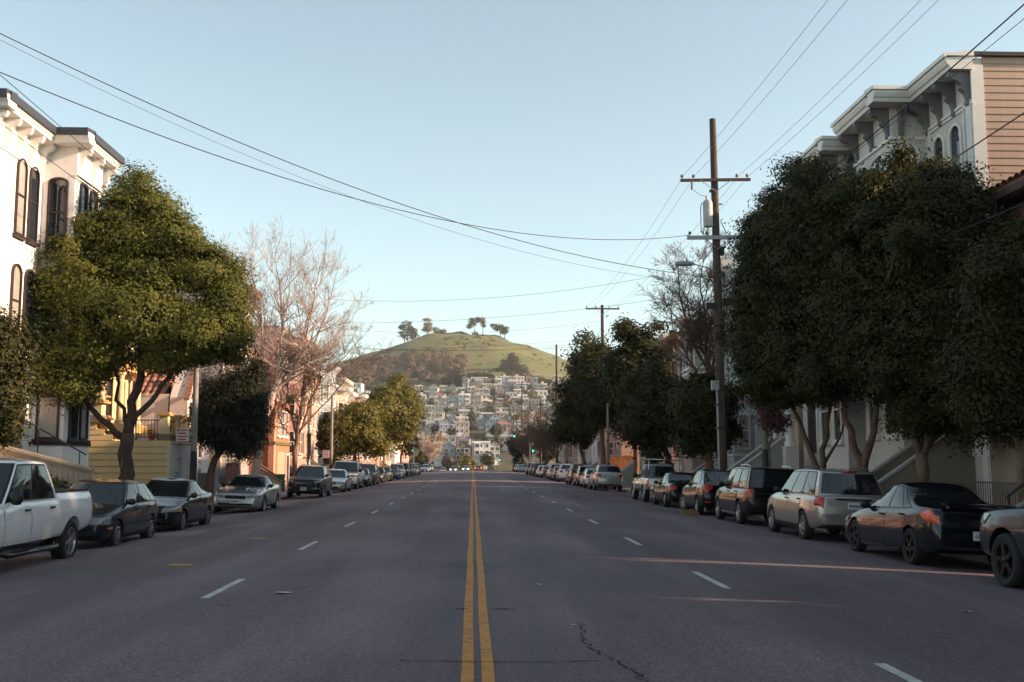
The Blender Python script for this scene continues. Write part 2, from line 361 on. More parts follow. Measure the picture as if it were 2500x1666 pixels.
class Car:
    def __init__(s, sp):
        s.sp = sp; s.L, s.W = sp['L'], sp['W']; s.r = sp['r']
        s.parts = []            # (name, mesh, parent index, local matrix, paintable)
        L = s.L
        s.plan = sp.get('plan') or [(0, .70), (.05, .80), (.16, .885), (.4, .95), (.85, .99), (1.3, 1), (L-1.3, 1), (L-.7, .98), (L-.3, .945), (L-.1, .90), (L-.03, .85), (L, .78)]
        s.make_body(); s.make_cabin(); s.make_parts()
    def sec(s, d):
        w_ = s.W / 2 * pchip(s.plan, d); zb = pchip(s.sp['bot'], d); zt = pchip(s.sp['top'], d); cr = s.sp.get('crown', .035)
        p = [(0, zb), (w_*.6, zb), (w_*.85, zb)] + [(w_*x, zb + q*(zt-zb)) for q, x in SIDEQ]
        p += [(w_*.78, zt+.3*cr), (w_*.55, zt+.7*cr), (w_*.28, zt+.93*cr), (0, zt+cr)]
        return p
    def make_body(s):
        L = s.L; ds = sorted(set([0, .015, .04, .08, .14, .22, .32, L, L-.015, L-.04, L-.08, L-.14, L-.22, L-.32] + [.42 + (L-.84)*i/34 for i in range(35)] + [d for d in s.sp.get('extra', [])]))
        mb = MB(); rings = []
        for d in ds:
            p = s.sec(d); y = L/2 - d; full = [(x, z) for x, z in p] + [(-x, z) for x, z in p[-2:0:-1]]
            rings.append(len(mb.v)); mb.v += [(x, y, z) for x, z in full]
        n = len(full)
        for a, b in zip(rings, rings[1:]):
            for j in range(n): mb.f.append((a+j, a+(j+1) % n, b+(j+1) % n, b+j)); mb.m.append(0)
        k = len(p)
        for a, flip in ((rings[0], 0), (rings[-1], 1)):
            for j in range(k - 1):
                q = [a+j, a+j+1, a+(n-j-1) % n, a+(n-j) % n]
                q = list(dict.fromkeys(q))
                if len(q) > 2: mb.f.append(tuple(q if not flip else q[::-1])); mb.m.append(0)
        me = fixn(mb.mesh('body', [blk, seamm], True))
        # wheel arches
        cut = MB(); ra = s.r + s.sp.get('arch', .055); wi = s.W/2 - .30
        for d in s.sp['axles']:
            for sx in (1, -1):
                x0, x1 = (wi, s.W/2+.2) if sx > 0 else (-s.W/2-.2, -wi); prof = []
                for j in range(28):
                    a = 2*math.pi*j/28; prof.append((L/2 - d + ra*math.cos(a)*1.02, s.r + ra*math.sin(a)))
                cut.prism(prof, x0, x1, 'x', 1)
        cme = fixn(cut.mesh('cut', [blk, seamm]))
        bo = put('tmp_body', me); co = put('tmp_cut', cme)
        md = bo.modifiers.new('b', 'BOOLEAN'); md.operation = 'DIFFERENCE'; md.object = co; md.solver = 'EXACT'
        dg = bpy.context.evaluated_depsgraph_get(); ev = bo.evaluated_get(dg)
        res = bpy.data.meshes.new_from_object(ev); bpy.data.objects.remove(bo); bpy.data.objects.remove(co)
        res.name = 'body'
        res.polygons.foreach_set('use_smooth', [True]*len(res.polygons)); res.set_sharp_from_angle(angle=R(38))
        s.bvh = BVHTree.FromPolygons([v.co for v in me.vertices], [tuple(p.vertices) for p in me.polygons])
        s.part('body', res, paint=True)
    # cabin surface --------------------------------------------------
    def gp(s, kind, t, h, off=0.0):
        """point on the cabin: kind front/side/rear, t along it, h 0 belt .. 1 roof"""
        def raw(t, h):
            g = s.sp['cab']; x_ = g['wb'] + (g['wr'] - g['wb']) * (h ** 1.25); df = g['d'][0] + (g['d'][1] - g['d'][0]) * h ** g.get('pf', 1.0)
            dr = g['d'][3] + (g['d'][2] - g['d'][3]) * h ** g.get('pr', 1.0); bf = g.get('bf', .17); br = g.get('br', .1)
            if kind == 'front': x = x_ * t * (1 - g.get('tf', .05)); d = df + bf * abs(t) ** 2.3
            elif kind == 'rear': x = x_ * t * (1 - g.get('tr', .06)); d = dr - br * abs(t) ** 2.3
            else: d = df + bf + (dr - br - df - bf) * t; x = x_ * (1 - g.get('tf', .05) * (1-t) ** 3 - g.get('tr', .06) * t ** 3)
            zb = pchip(s.sp['top'], d) - .02; dm = (g['d'][1] + g['d'][2]) / 2; hl = (g['d'][2] - g['d'][1]) / 2
            zr = g['zr'] - g.get('arch', .03) * min(abs((d - dm) / hl), 1.6) ** 2
            return Vector((x, s.L/2 - d, zb + (zr - zb) * h))
        p = raw(t, h)
        if off:
            e = .01; a = raw(t + e, h) - raw(t - e, h); b = raw(t, h + e) - raw(t, h - e); n = a.cross(b)
            if n.length > 1e-9:
                n.normalize()
                out = {'front': Vector((0, 1, .5)), 'rear': Vector((0, -1, .5)), 'side': Vector((1, 0, .1))}[kind]
                if n.dot(out) < 0: n = -n
                p = p + n * off
        return p
    def make_cabin(s):
        mb = MB(); hs = [0, .1, .25, .4, .55, .7, .82, .91, .96]; rows = []
        def loop(h):
            r_ = [s.gp('front', t/6, h) for t in range(0, 7)] + [s.gp('side', t/16, h) for t in range(1, 16)] + [s.gp('rear', t/6, h) for t in range(6, -1, -1)]
            return r_
        def put_row(half):
            rows.append(len(mb.v)); full = half + [Vector((-p.x, p.y, p.z)) for p in half[-2:0:-1]]; mb.v += [tuple(p) for p in full]; return len(full)
        for h in hs: n = put_row(loop(h))
        top = loop(1.0); cy = sum(p.y for p in top) / len(top); g = s.sp['cab']
        for k, dz in ((.965, -.004), (.88, .010), (.7, .022), (.45, .032), (.2, .036)):
            n = put_row([Vector((p.x*k, cy + (p.y-cy)*(1-(1-k)*.9), p.z + dz)) for p in top])
        for a, b in zip(rows, rows[1:]):
            for j in range(n): mb.f.append((a+j, a+(j+1) % n, b+(j+1) % n, b+j)); mb.m.append(0)
        half = n // 2; a = rows[-1]
        for j in range(half):
            q = list(dict.fromkeys([a+j, a+j+1, a+(n-j-1) % n, a+(n-j) % n]))
            if len(q) > 2: mb.f.append(tuple(q)); mb.m.append(0)
        s.part('roof', fixn(mb.mesh('roof', [blk], True, 50)), paint=True)
        # black surround, glass
        def patch(kind, t0, t1, h0, h1, off, sx=1, nt=8, nh=6, lean=0.0):
            q = MB()
            def f(u, v):
                h = h0 + (h1-h0)*v; t = t0 + (t1-t0)*u + lean*v*(1 if u > .5 else 0); p = s.gp(kind, t, h, off); return (p.x*sx, p.y, p.z)
            q.grid(f, nt, nh); return q
        s.part('windshield_trim', fixn(patch('front', -.97, .97, .02, .955, .003).mesh('trim', blk, True)))
        s.part('windshield', fixn(patch('front', -.92, .92, .06, .92, .006).mesh('windshield', glass, True)))
        g = s.sp['cab']
        if not g.get('norear'):
            s.part('rear_window', fixn(patch('rear', -.92, .92, g.get('rh0', .08), .90, .005).mesh('rear_window', glass, True)))
        for sx in (1, -1):
            s.part('window_trim', fixn(patch('side', g['win'][0][0]-.02, g['win'][-1][1]+.02, .035, .93, .003, sx, 20).mesh('window_trim', blk if not g.get('bodypillar') else blk, True)))
            for (a, b) in g['win']:
                q = MB()
                q.grid(lambda u, v, a=a, b=b: (lambda p: (p.x*sx, p.y, p.z))(s.gp('side', a + (b-a)*u, .075 + (.885-.075)*v, .0065)), 8, 6)
                s.part('side_window', fixn(q.mesh('side_window', glass, True)))
    # patches laid on the body ---------------------------------------
    def cast(s, ang, u, z, off):
        a = R(ang); dr = Vector((-math.cos(a), -math.sin(a), 0)); tv = Vector((-math.sin(a), math.cos(a), 0))   # ang 0: seen from +x, u along +y
        o = tv * u - dr * 6 + Vector((0, 0, z)); hit, nn, i, dist = s.bvh.ray_cast(o, dr)
        if hit is None: return None
        if nn.dot(dr) > 0: nn = -nn
        return hit + nn * off
    def patch(s, name, ang, poly, off, mat, nz=6, nu=8, sx=1, parent=0, depth=None):
        z0 = min(p[1] for p in poly); z1 = max(p[1] for p in poly); q = MB(); ok = True
        def span(z):
            xs = []
            for (a, b) in zip(poly, poly[1:] + poly[:1]):
                if abs(a[1]-b[1]) < 1e-9:
                    if abs(z-a[1]) < 1e-6: xs += [a[0], b[0]]
                elif min(a[1], b[1]) - 1e-6 <= z <= max(a[1], b[1]) + 1e-6: xs.append(a[0] + (b[0]-a[0])*(z-a[1])/(b[1]-a[1]))
            return min(xs), max(xs)
        last = [None]
        def f(u, v):
            z = z0 + (z1-z0)*v; a, b = span(z); p = s.cast(ang, a + (b-a)*u, z, off)
            if p is None: p = last[0] if last[0] is not None else Vector((0, 0, z))
            last[0] = p; return (p.x*sx, p.y, p.z)
        q.grid(f, nu, nz)
        return s.part(name, fixn(q.mesh(name, blk if mat == 'paint' else mat, True)), parent=parent, paint=(mat == 'paint'))
    def part(s, name, me, parent=0, mat=None, paint=False):
        if paint:
            me.materials.clear(); me.materials.append(blk)
            if name == 'body': me.materials.append(seamm)
        s.parts.append((name, me, parent, mat, paint)); return len(s.parts)
    def make_parts(s):
        sp = s.sp; L, W = s.L, s.W; Y = lambda d: L/2 - d
        for sx in (1, -1):
            for (d0, d1, z0, z1) in sp['doors']:
                zt = lambda d: pchip(sp['top'], d) - .035
                lean = .10 if d1 == sp['doors'][-1][1] else 0
                poly = [(Y(d1), z0+lean*1.5), (Y(d1)+lean, z0), (Y(d0), z0), (Y(d0), zt(d0)), (Y(d1), zt(d1))]
                e = .011
                big = [(Y(d1)-e, z0+lean*1.5-e), (Y(d1)+lean-e, z0-e), (Y(d0)+e, z0-e), (Y(d0)+e, zt(d0)), (Y(d1)-e, zt(d1))]
                s.patch('door_gap', 0, big, .002, seamm, 8, 8, sx)
                i = s.patch('door', 0, poly, .0045, 'paint', 8, 8, sx)
                hz = zt(d1) - sp.get('hdrop', .085); hd = d1 - .16
                h = MB(); p = s.cast(0, Y(hd), hz, 0)
                if p: 
                    h.box(-.004, .03, -.10, .10, -.018, .018); h.v = [(x*sx + p.x*sx, y + p.y, z*(1 if abs(y) < .09 else .8) + p.z) for x, y, z in h.v]
                    s.part('door_handle', fixn(h.mesh('door_handle', blk)), parent=i)
            if sp.get('strip'):
                z0, z1, d0, d1, m = sp['strip']; s.patch('side_moulding', 0, [(Y(d1), z0), (Y(d0), z0), (Y(d0), z1), (Y(d1), z1)], .012, m, 2, 14, sx)
            # mirrors
            g = sp['cab']; p = s.gp('side', .05, .12); m = MB(); r_ = sp.get('mir', (.10, .055, .075))
            m.lathe([(.01, -.98), (.6, -.8), (.95, -.3), (1, .2), (.9, .7), (.5, .97), (.01, 1)], 14, 'x')
            m.v = [((p.x + .12 + x*r_[0])*sx, p.y + y*r_[1], p.z + .03 + z*r_[2]) for x, y, z in m.v]
            m.tube([((p.x-.03)*sx, p.y, p.z-.02), ((p.x+.1)*sx, p.y, p.z+.0)], .025, 6)
            s.part('side_mirror', fixn(m.mesh('side_mirror', blk, True, 60)))
            # lamps
            for (nm, ang, poly, mt) in sp['lamps']:
                s.patch(nm, ang, poly, .012, mt, 5, 7, sx)
                
            s.patch('sill', 0, [(Y(sp['axles'][1]-s.r-.1), pchip(sp['bot'], 2)+.02), (Y(sp['axles'][0]+s.r+.1), pchip(sp['bot'], 2)+.02), (Y(sp['axles'][0]+s.r+.1), pchip(sp['bot'], 2)+.10), (Y(sp['axles'][1]-s.r-.1), pchip(sp['bot'], 2)+.10)], .014, sp.get('sill', blk), 2, 10, sx)
        for (nm, ang, poly, mt) in sp.get('mid', []): s.patch(nm, ang, poly, .010, mt, 4, 12)
        # rear plate
        for d, ang, mt, nm in ((L, -90, platem, 'rear_plate'), (0, 90, platem, 'front_plate')):
            z = sp['plate'][0 if d else 1]
            if not z: continue
            p = s.cast(ang, 0, z, .014); q = MB()
            if p:
                yy = p.y; sg = -1 if d else 1; q.box(-.155, .155, min(yy, yy+sg*.012), max(yy, yy+sg*.012), z-.077, z+.077)
                i = s.part(nm, q.mesh(nm, mt))
                if sp.get('ptext'): s.part('lettering', place_text(sp['ptext'], (0, yy+sg*.016, z-.03), .085, sg < 0), parent=i)
                else:                                             # too small to read in the photograph: dark character marks
                    c_ = MB()
                    for k in range(7): c_.box(-.125+k*.037, -.125+k*.037+.024, min(yy+sg*.013, yy+sg*.016), max(yy+sg*.013, yy+sg*.016), z-.032, z+.03)
                    s.part('lettering', c_.mesh('lettering', plateink), parent=i)
        if sp.get('rails'):
            for sx in (1, -1):
                a, b = sp['rails']; q = MB(); pts = []
                for k in range(9):
                    t = k/8; p = s.gp('side', a + (b-a)*t, .99); pts.append(((p.x-.06)*sx, p.y, p.z + (.015 if k in (0, 8) else .065)))
                q.tube(pts, .017, 6); s.part('roof_rail', q.mesh('roof_rail', sp.get('railm', blk), True))
        for fn in sp.get('fns', []): fn(s)
        s.wm = wheel_meshes(s.r, sp.get('tw', .21), sp.get('rim', 'five'), sp.get('rimm', alloy))
        s.built = False
    def place(s, name, label, x, y, rot, pnt, group, z=0.0, roll=0.0, steer=0.0):
        root = thing(name, label, 'pickup' if 'pickup' in name else 'van' if 'van' in name else 'car', (x, y, z), (0, roll, rot), group)
        objs = [root]
        for (nm, me, par, mat, isp) in s.parts:
            o = put(nm, me, objs[par] if par else root); objs.append(o)
            if isp: o.material_slots[0].link = 'OBJECT'; o.material_slots[0].material = pnt
        L = s.L
        for i, d in enumerate(s.sp['axles']):
            for sx in (1, -1):
                wo = put('wheel', None, root, (sx*(s.W/2 - s.sp.get('tw', .21)/2 - .015), L/2 - d, s.r), (0, 0, (0 if sx > 0 else math.pi) + (steer if i == 0 else 0)))
                put('tyre', s.wm[0], wo); put('rim', s.wm[1], wo, (0, 0, 0), (rng.random()*6, 0, 0))
        return root

def plate_text(t): return t
def place_text(t, loc, size, mirror, mat=None):
    """flat lettering mesh, facing -y (mirror True: seen from behind the car) or +y"""
    cu = bpy.data.curves.new('lettering', 'FONT'); cu.body = t; cu.size = size; cu.align_x = 'CENTER'; cu.extrude = .001
    o = bpy.data.objects.new('tmp', cu); COL.objects.link(o); me = bpy.data.meshes.new_from_object(o.evaluated_get(bpy.context.evaluated_depsgraph_get()))
    bpy.data.objects.remove(o); bpy.data.curves.remove(cu)
    M = Matrix.Translation(loc) @ Matrix.Rotation(0 if mirror else math.pi, 4, 'Z') @ Matrix.Rotation(math.pi/2, 4, 'X')
    me.transform(M); me.materials.clear(); me.materials.append(mat or plateink); return me
def lam(nm, ang, pts, mt, L):
    a = R(ang); return (nm, ang, [(-math.sin(a)*x + math.cos(a)*(L/2-d), z) for x, d, z in pts], mt)
def rect(nm, ang, x0, x1, z0, z1, mt, L): return (nm, ang, [(x0, z0), (x1, z0), (x1, z1), (x0, z1)], mt)
def bedliner(d0, d1, hw, z):
    def f(c):
        q = MB(); q.box(-hw, hw, c.L/2-d1, c.L/2-d0, z-.05, z); c.part('bed_liner', q.mesh('bed_liner', seamm))
    return f
def stepbar(c):
    for sx in (1, -1):
        q = MB(); x = (c.W/2 - .01)*sx; y0, y1 = c.L/2-c.sp['axles'][0]-.6, c.L/2-c.sp['axles'][1]+.6
        q.tube([(x*.93, y0, .42), (x, y0-.15, .36), (x, y1+.15, .36), (x*.93, y1, .42)], .045, 10)
        c.part('step_bar', q.mesh('step_bar', [pm('step_metal', (.05, .05, .055), .3, metal=.8)], True))
        for k in range(2):
            p = MB(); y = y0 - .7 - k*1.0; p.box(x-.045, x+.045, y-.3, y+.3, .398, .408); c.part('step_pad', p.mesh('step_pad', alloy if k else blk))
def scoop(c):
    q = MB(); q.prism([(c.L/2-.75, .83), (c.L/2-.78, .90), (c.L/2-1.35, .945), (c.L/2-1.35, .88)], -.22, .22, 'x', 0)
    i = c.part('hood_scoop', q.mesh('hood_scoop', [blk], True, 30), paint=True)
    p = MB(); p.box(-.19, .19, c.L/2-.765, c.L/2-.755, .845, .885); c.part('scoop_mouth', p.mesh('scoop_mouth', seamm), parent=i)
def rack(c):
    for y in (-.75, -2.05):
        q = MB()
        for sx in (1, -1): q.tube([(.78*sx, y, 1.08), (.74*sx, y, 1.98)], .024, 6)
        q.tube([(-.80, y, 1.98), (.80, y, 1.98)], .026, 6); c.part('rack_hoop', q.mesh('rack_hoop', chrome, True))
    for sx in (1, -1):
        q = MB(); q.tube([(.76*sx, .3, 1.98), (.76*sx, -2.1, 1.98)], .022, 6); c.part('rack_rail', q.mesh('rack_rail', chrome, True))
def flares(m):
    def f(c):
        for d in c.sp['axles']:
            for sx in (1, -1):
                q = MB(); ra = c.r + .075; pts = []
                for k in range(13):
                    a = R(-8 + 196*k/12); pts.append(((c.W/2 - .005)*sx, c.L/2 - d + ra*math.cos(a), c.r + ra*math.sin(a)))
                q.tube(pts, .038, 6); c.part('wheel_flare', q.mesh('wheel_flare', m, True))
    return f
def badge(txt, d, z, size, m):
    def f(c):
        for sx in (1,  -1):
            me = place_text(txt, (0, 0, 0), size, True, m); me.transform(Matrix.Rotation(R(90)*sx, 4, 'Z'))
            p = c.cast(0, c.L/2-d, z, .026); me.transform(Matrix.Translation((p.x*sx, p.y, p.z))); c.part('badge_lettering', me)
    return f
def spoiler(c):
    q = MB(); y = -c.L/2 + .1; z = pchip(c.sp['top'], c.L-.15)
    q.prism([(y-.08, z+.10), (y+.14, z+.115), (y+.14, z+.095), (y-.08, z+.075)], -.62, .62, 'x')
    for sx in (1, -1): q.box(.5*sx-.03, .5*sx+.03, y-.02, y+.1, z-.02, z+.09)
    c.part('spoiler', q.mesh('spoiler', [blk]), paint=True)
def wiper(c):
    p = c.gp('rear', .0, .16, .02); e = c.gp('rear', .55, .2, .03); q = MB(); q.tube([p, e], .012, 5); c.part('rear_wiper', q.mesh('rear_wiper', blk))
def brakelamp(c):
    q = MB(); a = c.gp('rear', -.25, .955, .012); b = c.gp('rear', .25, .955, .012); q.tube([a, b], .025, 6); c.part('brake_light', q.mesh('brake_light', red, True))
def antenna(c):
    p = c.gp('rear', 0, 1.0); q = MB(); q.tube([(0, p.y+.25, p.z), (.02, p.y-.05, p.z+.55)], [.008, .004], 5); c.part('antenna', q.mesh('antenna', blk))

def truck_spec(L=5.8, **k):
    sp = dict(L=L, W=2.03, r=.40, tw=.27, arch=.085, axles=(.98, 4.65), rim='five', crown=.02, extra=[3.93, 3.97],
        plan=[(0, .80), (.05, .88), (.2, .94), (.6, .985), (1, 1), (L-.25, 1), (L-.08, .985), (L-.02, .95), (L, .92)],
        top=[(0, .78), (.04, 1.0), (.2, 1.10), (1.0, 1.17), (1.6, 1.21), (2, 1.24), (3.92, 1.25), (3.98, 1.33), (L-.06, 1.33), (L, 1.30)],
        bot=[(0, .46), (.4, .42), (3, .46), (L-.5, .56), (L, .62)],
        cab=dict(d=(1.5, 2.3, 3.66, 3.96), zr=1.93, wb=.94, wr=.77, win=[(.03, .43), (.47, .93)], br=.03, arch=.02, tr=.01),
        doors=[(1.55, 2.62, .52, 0), (2.64, 3.75, .52, 0)], hdrop=.12, mir=(.12, .07, .13), plate=(.72, .62),
        lamps=[lam('headlight', 60, [(.95, .35, .9), (.6, .03, .9), (.6, .08, 1.06), (.97, .45, 1.06)], clear, L),
               lam('taillight', -30, [(1.0, L-.1, .92), (.93, L, .92), (.93, L, 1.29), (1.0, L-.09, 1.29)], red, L)],
        mid=[rect('grille', 90, -.6, .6, .72, 1.02, blk, L), rect('front_bumper', 90, -.85, .85, .5, .68, chrome, L), rect('rear_bumper', -90, -.9, .9, .62, .78, chrome, L)],
        fns=[bedliner(4.05, L-.08, .86, 1.362), stepbar])
    sp.update(k); return sp
L = 4.15
SPECS = {}
SPECS['truck'] = truck_spec(strip=(.60, .66, 1.5, 3.85, 'paint'))
SPECS['slate_truck'] = truck_spec(L=5.85, fns=[bedliner(4.05, 5.77, .86, 1.362), stepbar, badge('F150', 1.52, 1.06, .10, chrome)], rimm=darkalloy)
SPECS['hatch'] = dict(L=4.15, W=1.735, r=.31, axles=(.86, 3.37), rim='cap', top=[(0, .50), (.03, .6), (.12, .70), (.5, .80), (1.1, .91), (1.35, .94), (3.2, .97), (3.9, .96), (4.08, .9), (4.15, .7)],
    bot=[(0, .30), (.3, .2), (2, .2), (3.8, .25), (4.15, .36)], cab=dict(d=(1.18, 1.92, 3.45, 4.07), zr=1.44, wb=.80, wr=.60, win=[(.05, .43), (.465, .78), (.80, .92)]),
    doors=[(1.3, 2.3, .27, 0), (2.32, 3.2, .27, 0)], plate=(.65, None), strip=(.50, .545, 1.3, 3.1, blk),
    lamps=[lam('headlight', 62, [(.80, .42, .56), (.42, .04, .56), (.45, .10, .69), (.80, .5, .73)], clear, L), lam('indicator', 30, [(.85, .5, .46), (.8, .28, .46), (.8, .28, .50), (.85, .5, .5)], amber, L),
           lam('taillight', -45, [(.82, 3.85, .72), (.6, 4.12, .72), (.6, 4.1, .95), (.82, 3.82, .95)], red, L)],
    mid=[rect('grille', 90, -.38, .38, .56, .67, blk, L), rect('front_bumper', 90, -.62, .62, .33, .42, blk, L)], fns=[antenna])
L = 4.44
SPECS['coupe'] = dict(L=4.44, W=1.70, r=.30, axles=(.87, 3.49), rim='cap', top=[(0, .5), (.03, .6), (.12, .67), (.6, .77), (1.2, .89), (1.5, .92), (3.3, .97), (3.9, .99), (4.35, .95), (4.41, .85), (4.44, .65)],
    bot=[(0, .28), (.3, .19), (2, .19), (4, .24), (4.44, .36)], cab=dict(d=(1.22, 2.1, 3.0, 3.98), zr=1.39, wb=.78, wr=.56, win=[(.05, .52), (.55, .86)], pr=.9, arch=.05),
    doors=[(1.4, 2.75, .26, 0)], plate=(.7, None), strip=(.40, .43, 1.3, 3.1, 'paint'),
    lamps=[lam('headlight', 60, [(.80, .5, .56), (.42, .05, .54), (.45, .12, .68), (.80, .62, .72)], clear, L), lam('indicator', 40, [(.83, .62, .58), (.79, .47, .58), (.79, .48, .70), (.83, .64, .70)], amber, L),
           lam('taillight', -50, [(.80, 4.15, .72), (.5, 4.42, .72), (.5, 4.4, .92), (.80, 4.1, .92)], red, L)],
    mid=[rect('grille', 90, -.34, .34, .56, .64, blk, L), rect('front_bumper', 90, -.5, .5, .33, .42, blk, L)])
L = 4.65
SPECS['muscle'] = dict(L=4.65, W=1.86, r=.33, axles=(.93, 3.5), rim='five', top=[(0, .48), (.03, .6), (.1, .69), (.6, .79), (1.5, .92), (1.75, .94), (3.4, .98), (3.9, 1.0), (4.55, .97), (4.62, .85), (4.65, .6)],
    bot=[(0, .27), (.3, .18), (2, .2), (4.2, .25), (4.65, .36)], cab=dict(d=(1.55, 2.35, 3.0, 3.9), zr=1.35, wb=.83, wr=.58, win=[(.05, .58), (.64, .86)], arch=.04),
    doors=[(1.65, 2.95, .26, 0)], plate=(.6, .44),
    lamps=[lam('headlight', 68, [(.86, .36, .57), (.42, .03, .56), (.43, .09, .66), (.86, .45, .71)], clear, L), lam('taillight', -70, [(.86, 4.5, .7), (.45, 4.64, .7), (.45, 4.63, .9), (.86, 4.48, .9)], red, L)],
    mid=[rect('grille', 90, -.38, .38, .53, .64, seamm, L), rect('lower_intake', 90, -.62, .62, .30, .37, seamm, L)], fns=[scoop, badge('', 1, .7, .1, chrome)] if False else [scoop])
L = 4.7
SPECS['big_suv'] = dict(L=4.7, W=1.88, r=.36, axles=(.92, 3.62), rim='five', arch=.06, top=[(0, .6), (.03, .82), (.12, .95), (.5, 1.02), (1.1, 1.10), (1.4, 1.12), (3.2, 1.16), (4.4, 1.2), (4.62, 1.15), (4.7, .85)],
    bot=[(0, .34), (.3, .24), (2, .24), (4.2, .3), (4.7, .44)], cab=dict(d=(1.12, 2.0, 4.0, 4.55), zr=1.68, wb=.87, wr=.66, win=[(.04, .37), (.40, .70), (.73, .92)]),
    doors=[(1.3, 2.4, .36, 0), (2.42, 3.4, .36, 0)], plate=(.95, .5), sill=blk, rails=(.25, .85),
    lamps=[lam('headlight', 60, [(.86, .5, .86), (.5, .08, .80), (.5, .12, .92), (.86, .55, 1.0)], clear, L), lam('fog_light', 80, [(.8, .2, .5), (.6, .05, .5), (.6, .05, .58), (.8, .2, .58)], clear, L),
           lam('taillight', -50, [(.88, 4.4, .9), (.55, 4.66, .9), (.55, 4.62, 1.12), (.88, 4.3, 1.15)], red, L)],
    mid=[rect('grille', 90, -.5, .5, .62, .86, blk, L)] + [rect('grille_bar', 90, -.46, .46, z, z+.022, chrome, L) for z in (.66, .72, .78)] + [rect('lower_intake', 90, -.6, .6, .40, .47, seamm, L)])
L = 4.69
SPECS['box_suv'] = dict(L=4.69, W=1.83, r=.345, axles=(.92, 3.635), rim='six', arch=.06, top=[(0, .6), (.03, .78), (.12, .88), (.5, .97), (1.15, 1.05), (1.4, 1.06), (3.5, 1.08), (4.5, 1.08), (4.63, 1.05), (4.69, .85)],
    bot=[(0, .32), (.3, .24), (2, .24), (4.2, .3), (4.69, .42)], cab=dict(d=(1.18, 1.98, 4.28, 4.62), zr=1.69, wb=.85, wr=.67, win=[(.03, .34), (.37, .64), (.67, .92)], rh0=.12),
    doors=[(1.3, 2.4, .36, 0), (2.42, 3.4, .36, 0)], plate=(.86, .5), strip=(.56, .61, 1.25, 3.2, 'paint'), rails=(.2, .9),
    lamps=[lam('headlight', 60, [(.82, .45, .74), (.45, .06, .74), (.45, .12, .88), (.84, .5, .92)], clear, L), lam('taillight', -45, [(.88, 4.42, .80), (.68, 4.66, .78), (.66, 4.62, 1.06), (.86, 4.42, 1.10)], red, L)],
    mid=[rect('grille', 90, -.4, .4, .66, .84, blk, L), rect('plate_garnish', -90, -.42, .42, .985, 1.02, chrome, L), rect('rear_bumper', -90, -.75, .75, .44, .66, 'paint', L)], fns=[wiper, brakelamp])
L = 4.45
SPECS['square_suv'] = dict(L=4.45, W=1.81, r=.35, axles=(.88, 3.5), rim='five', arch=.06, top=[(0, .6), (.03, .82), (.12, .95), (.5, 1.0), (1.1, 1.06), (1.35, 1.07), (3.5, 1.09), (4.3, 1.1), (4.4, 1.05), (4.45, .85)],
    bot=[(0, .34), (.3, .26), (2, .26), (4.0, .32), (4.45, .44)], cab=dict(d=(1.15, 1.82, 4.16, 4.39), zr=1.71, wb=.85, wr=.70, win=[(.03, .33), (.36, .62), (.67, .93)], arch=.02),
    doors=[(1.25, 2.3, .38, 0), (2.32, 3.25, .38, 0)], plate=(.8, .5), sill=pm('grey_sill', (.22, .21, .21), .5), rails=(.3, .9), railm=chrome,
    lamps=[lam('headlight', 60, [(.82, .4, .8), (.5, .05, .8), (.5, .1, .95), (.84, .45, .95)], clear, L), lam('taillight', -45, [(.87, 4.22, .84), (.70, 4.42, .84), (.68, 4.4, 1.12), (.85, 4.2, 1.12)], red, L)],
    mid=[rect('grille', 90, -.4, .4, .66, .84, blk, L), rect('rear_trim', -90, -.6, .6, .93, .96, chrome, L)])
L = 4.3
SPECS['crossover'] = dict(L=4.3, W=1.77, r=.33, axles=(.85, 3.45), rim='seven', top=[(0, .52), (.03, .7), (.12, .82), (.5, .9), (1.1, 1.0), (1.3, 1.01), (3.2, 1.08), (4.0, 1.1), (4.22, 1.03), (4.3, .8)],
    bot=[(0, .3), (.3, .22), (2, .22), (4.0, .3), (4.3, .42)], cab=dict(d=(1.1, 1.9, 3.4, 4.2), zr=1.57, wb=.82, wr=.62, win=[(.05, .46), (.49, .84)], arch=.05, pr=1.1),
    doors=[(1.25, 2.3, .34, 0), (2.32, 3.2, .34, 0)], plate=(.7, .45),
    lamps=[lam('headlight', 60, [(.82, .5, .72), (.45, .06, .7), (.45, .12, .82), (.82, .55, .86)], clear, L), lam('taillight', -45, [(.84, 4.1, .95), (.66, 4.25, .78), (.5, 4.28, .95), (.5, 4.24, 1.05), (.86, 3.95, 1.05)], red, L),
           lam('reflector', -75, [(.75, 4.27, .45), (.55, 4.29, .45), (.55, 4.29, .5), (.75, 4.27, .5)], red, L)],
    mid=[rect('grille', 90, -.4, .4, .6, .76, blk, L)])
L = 4.8
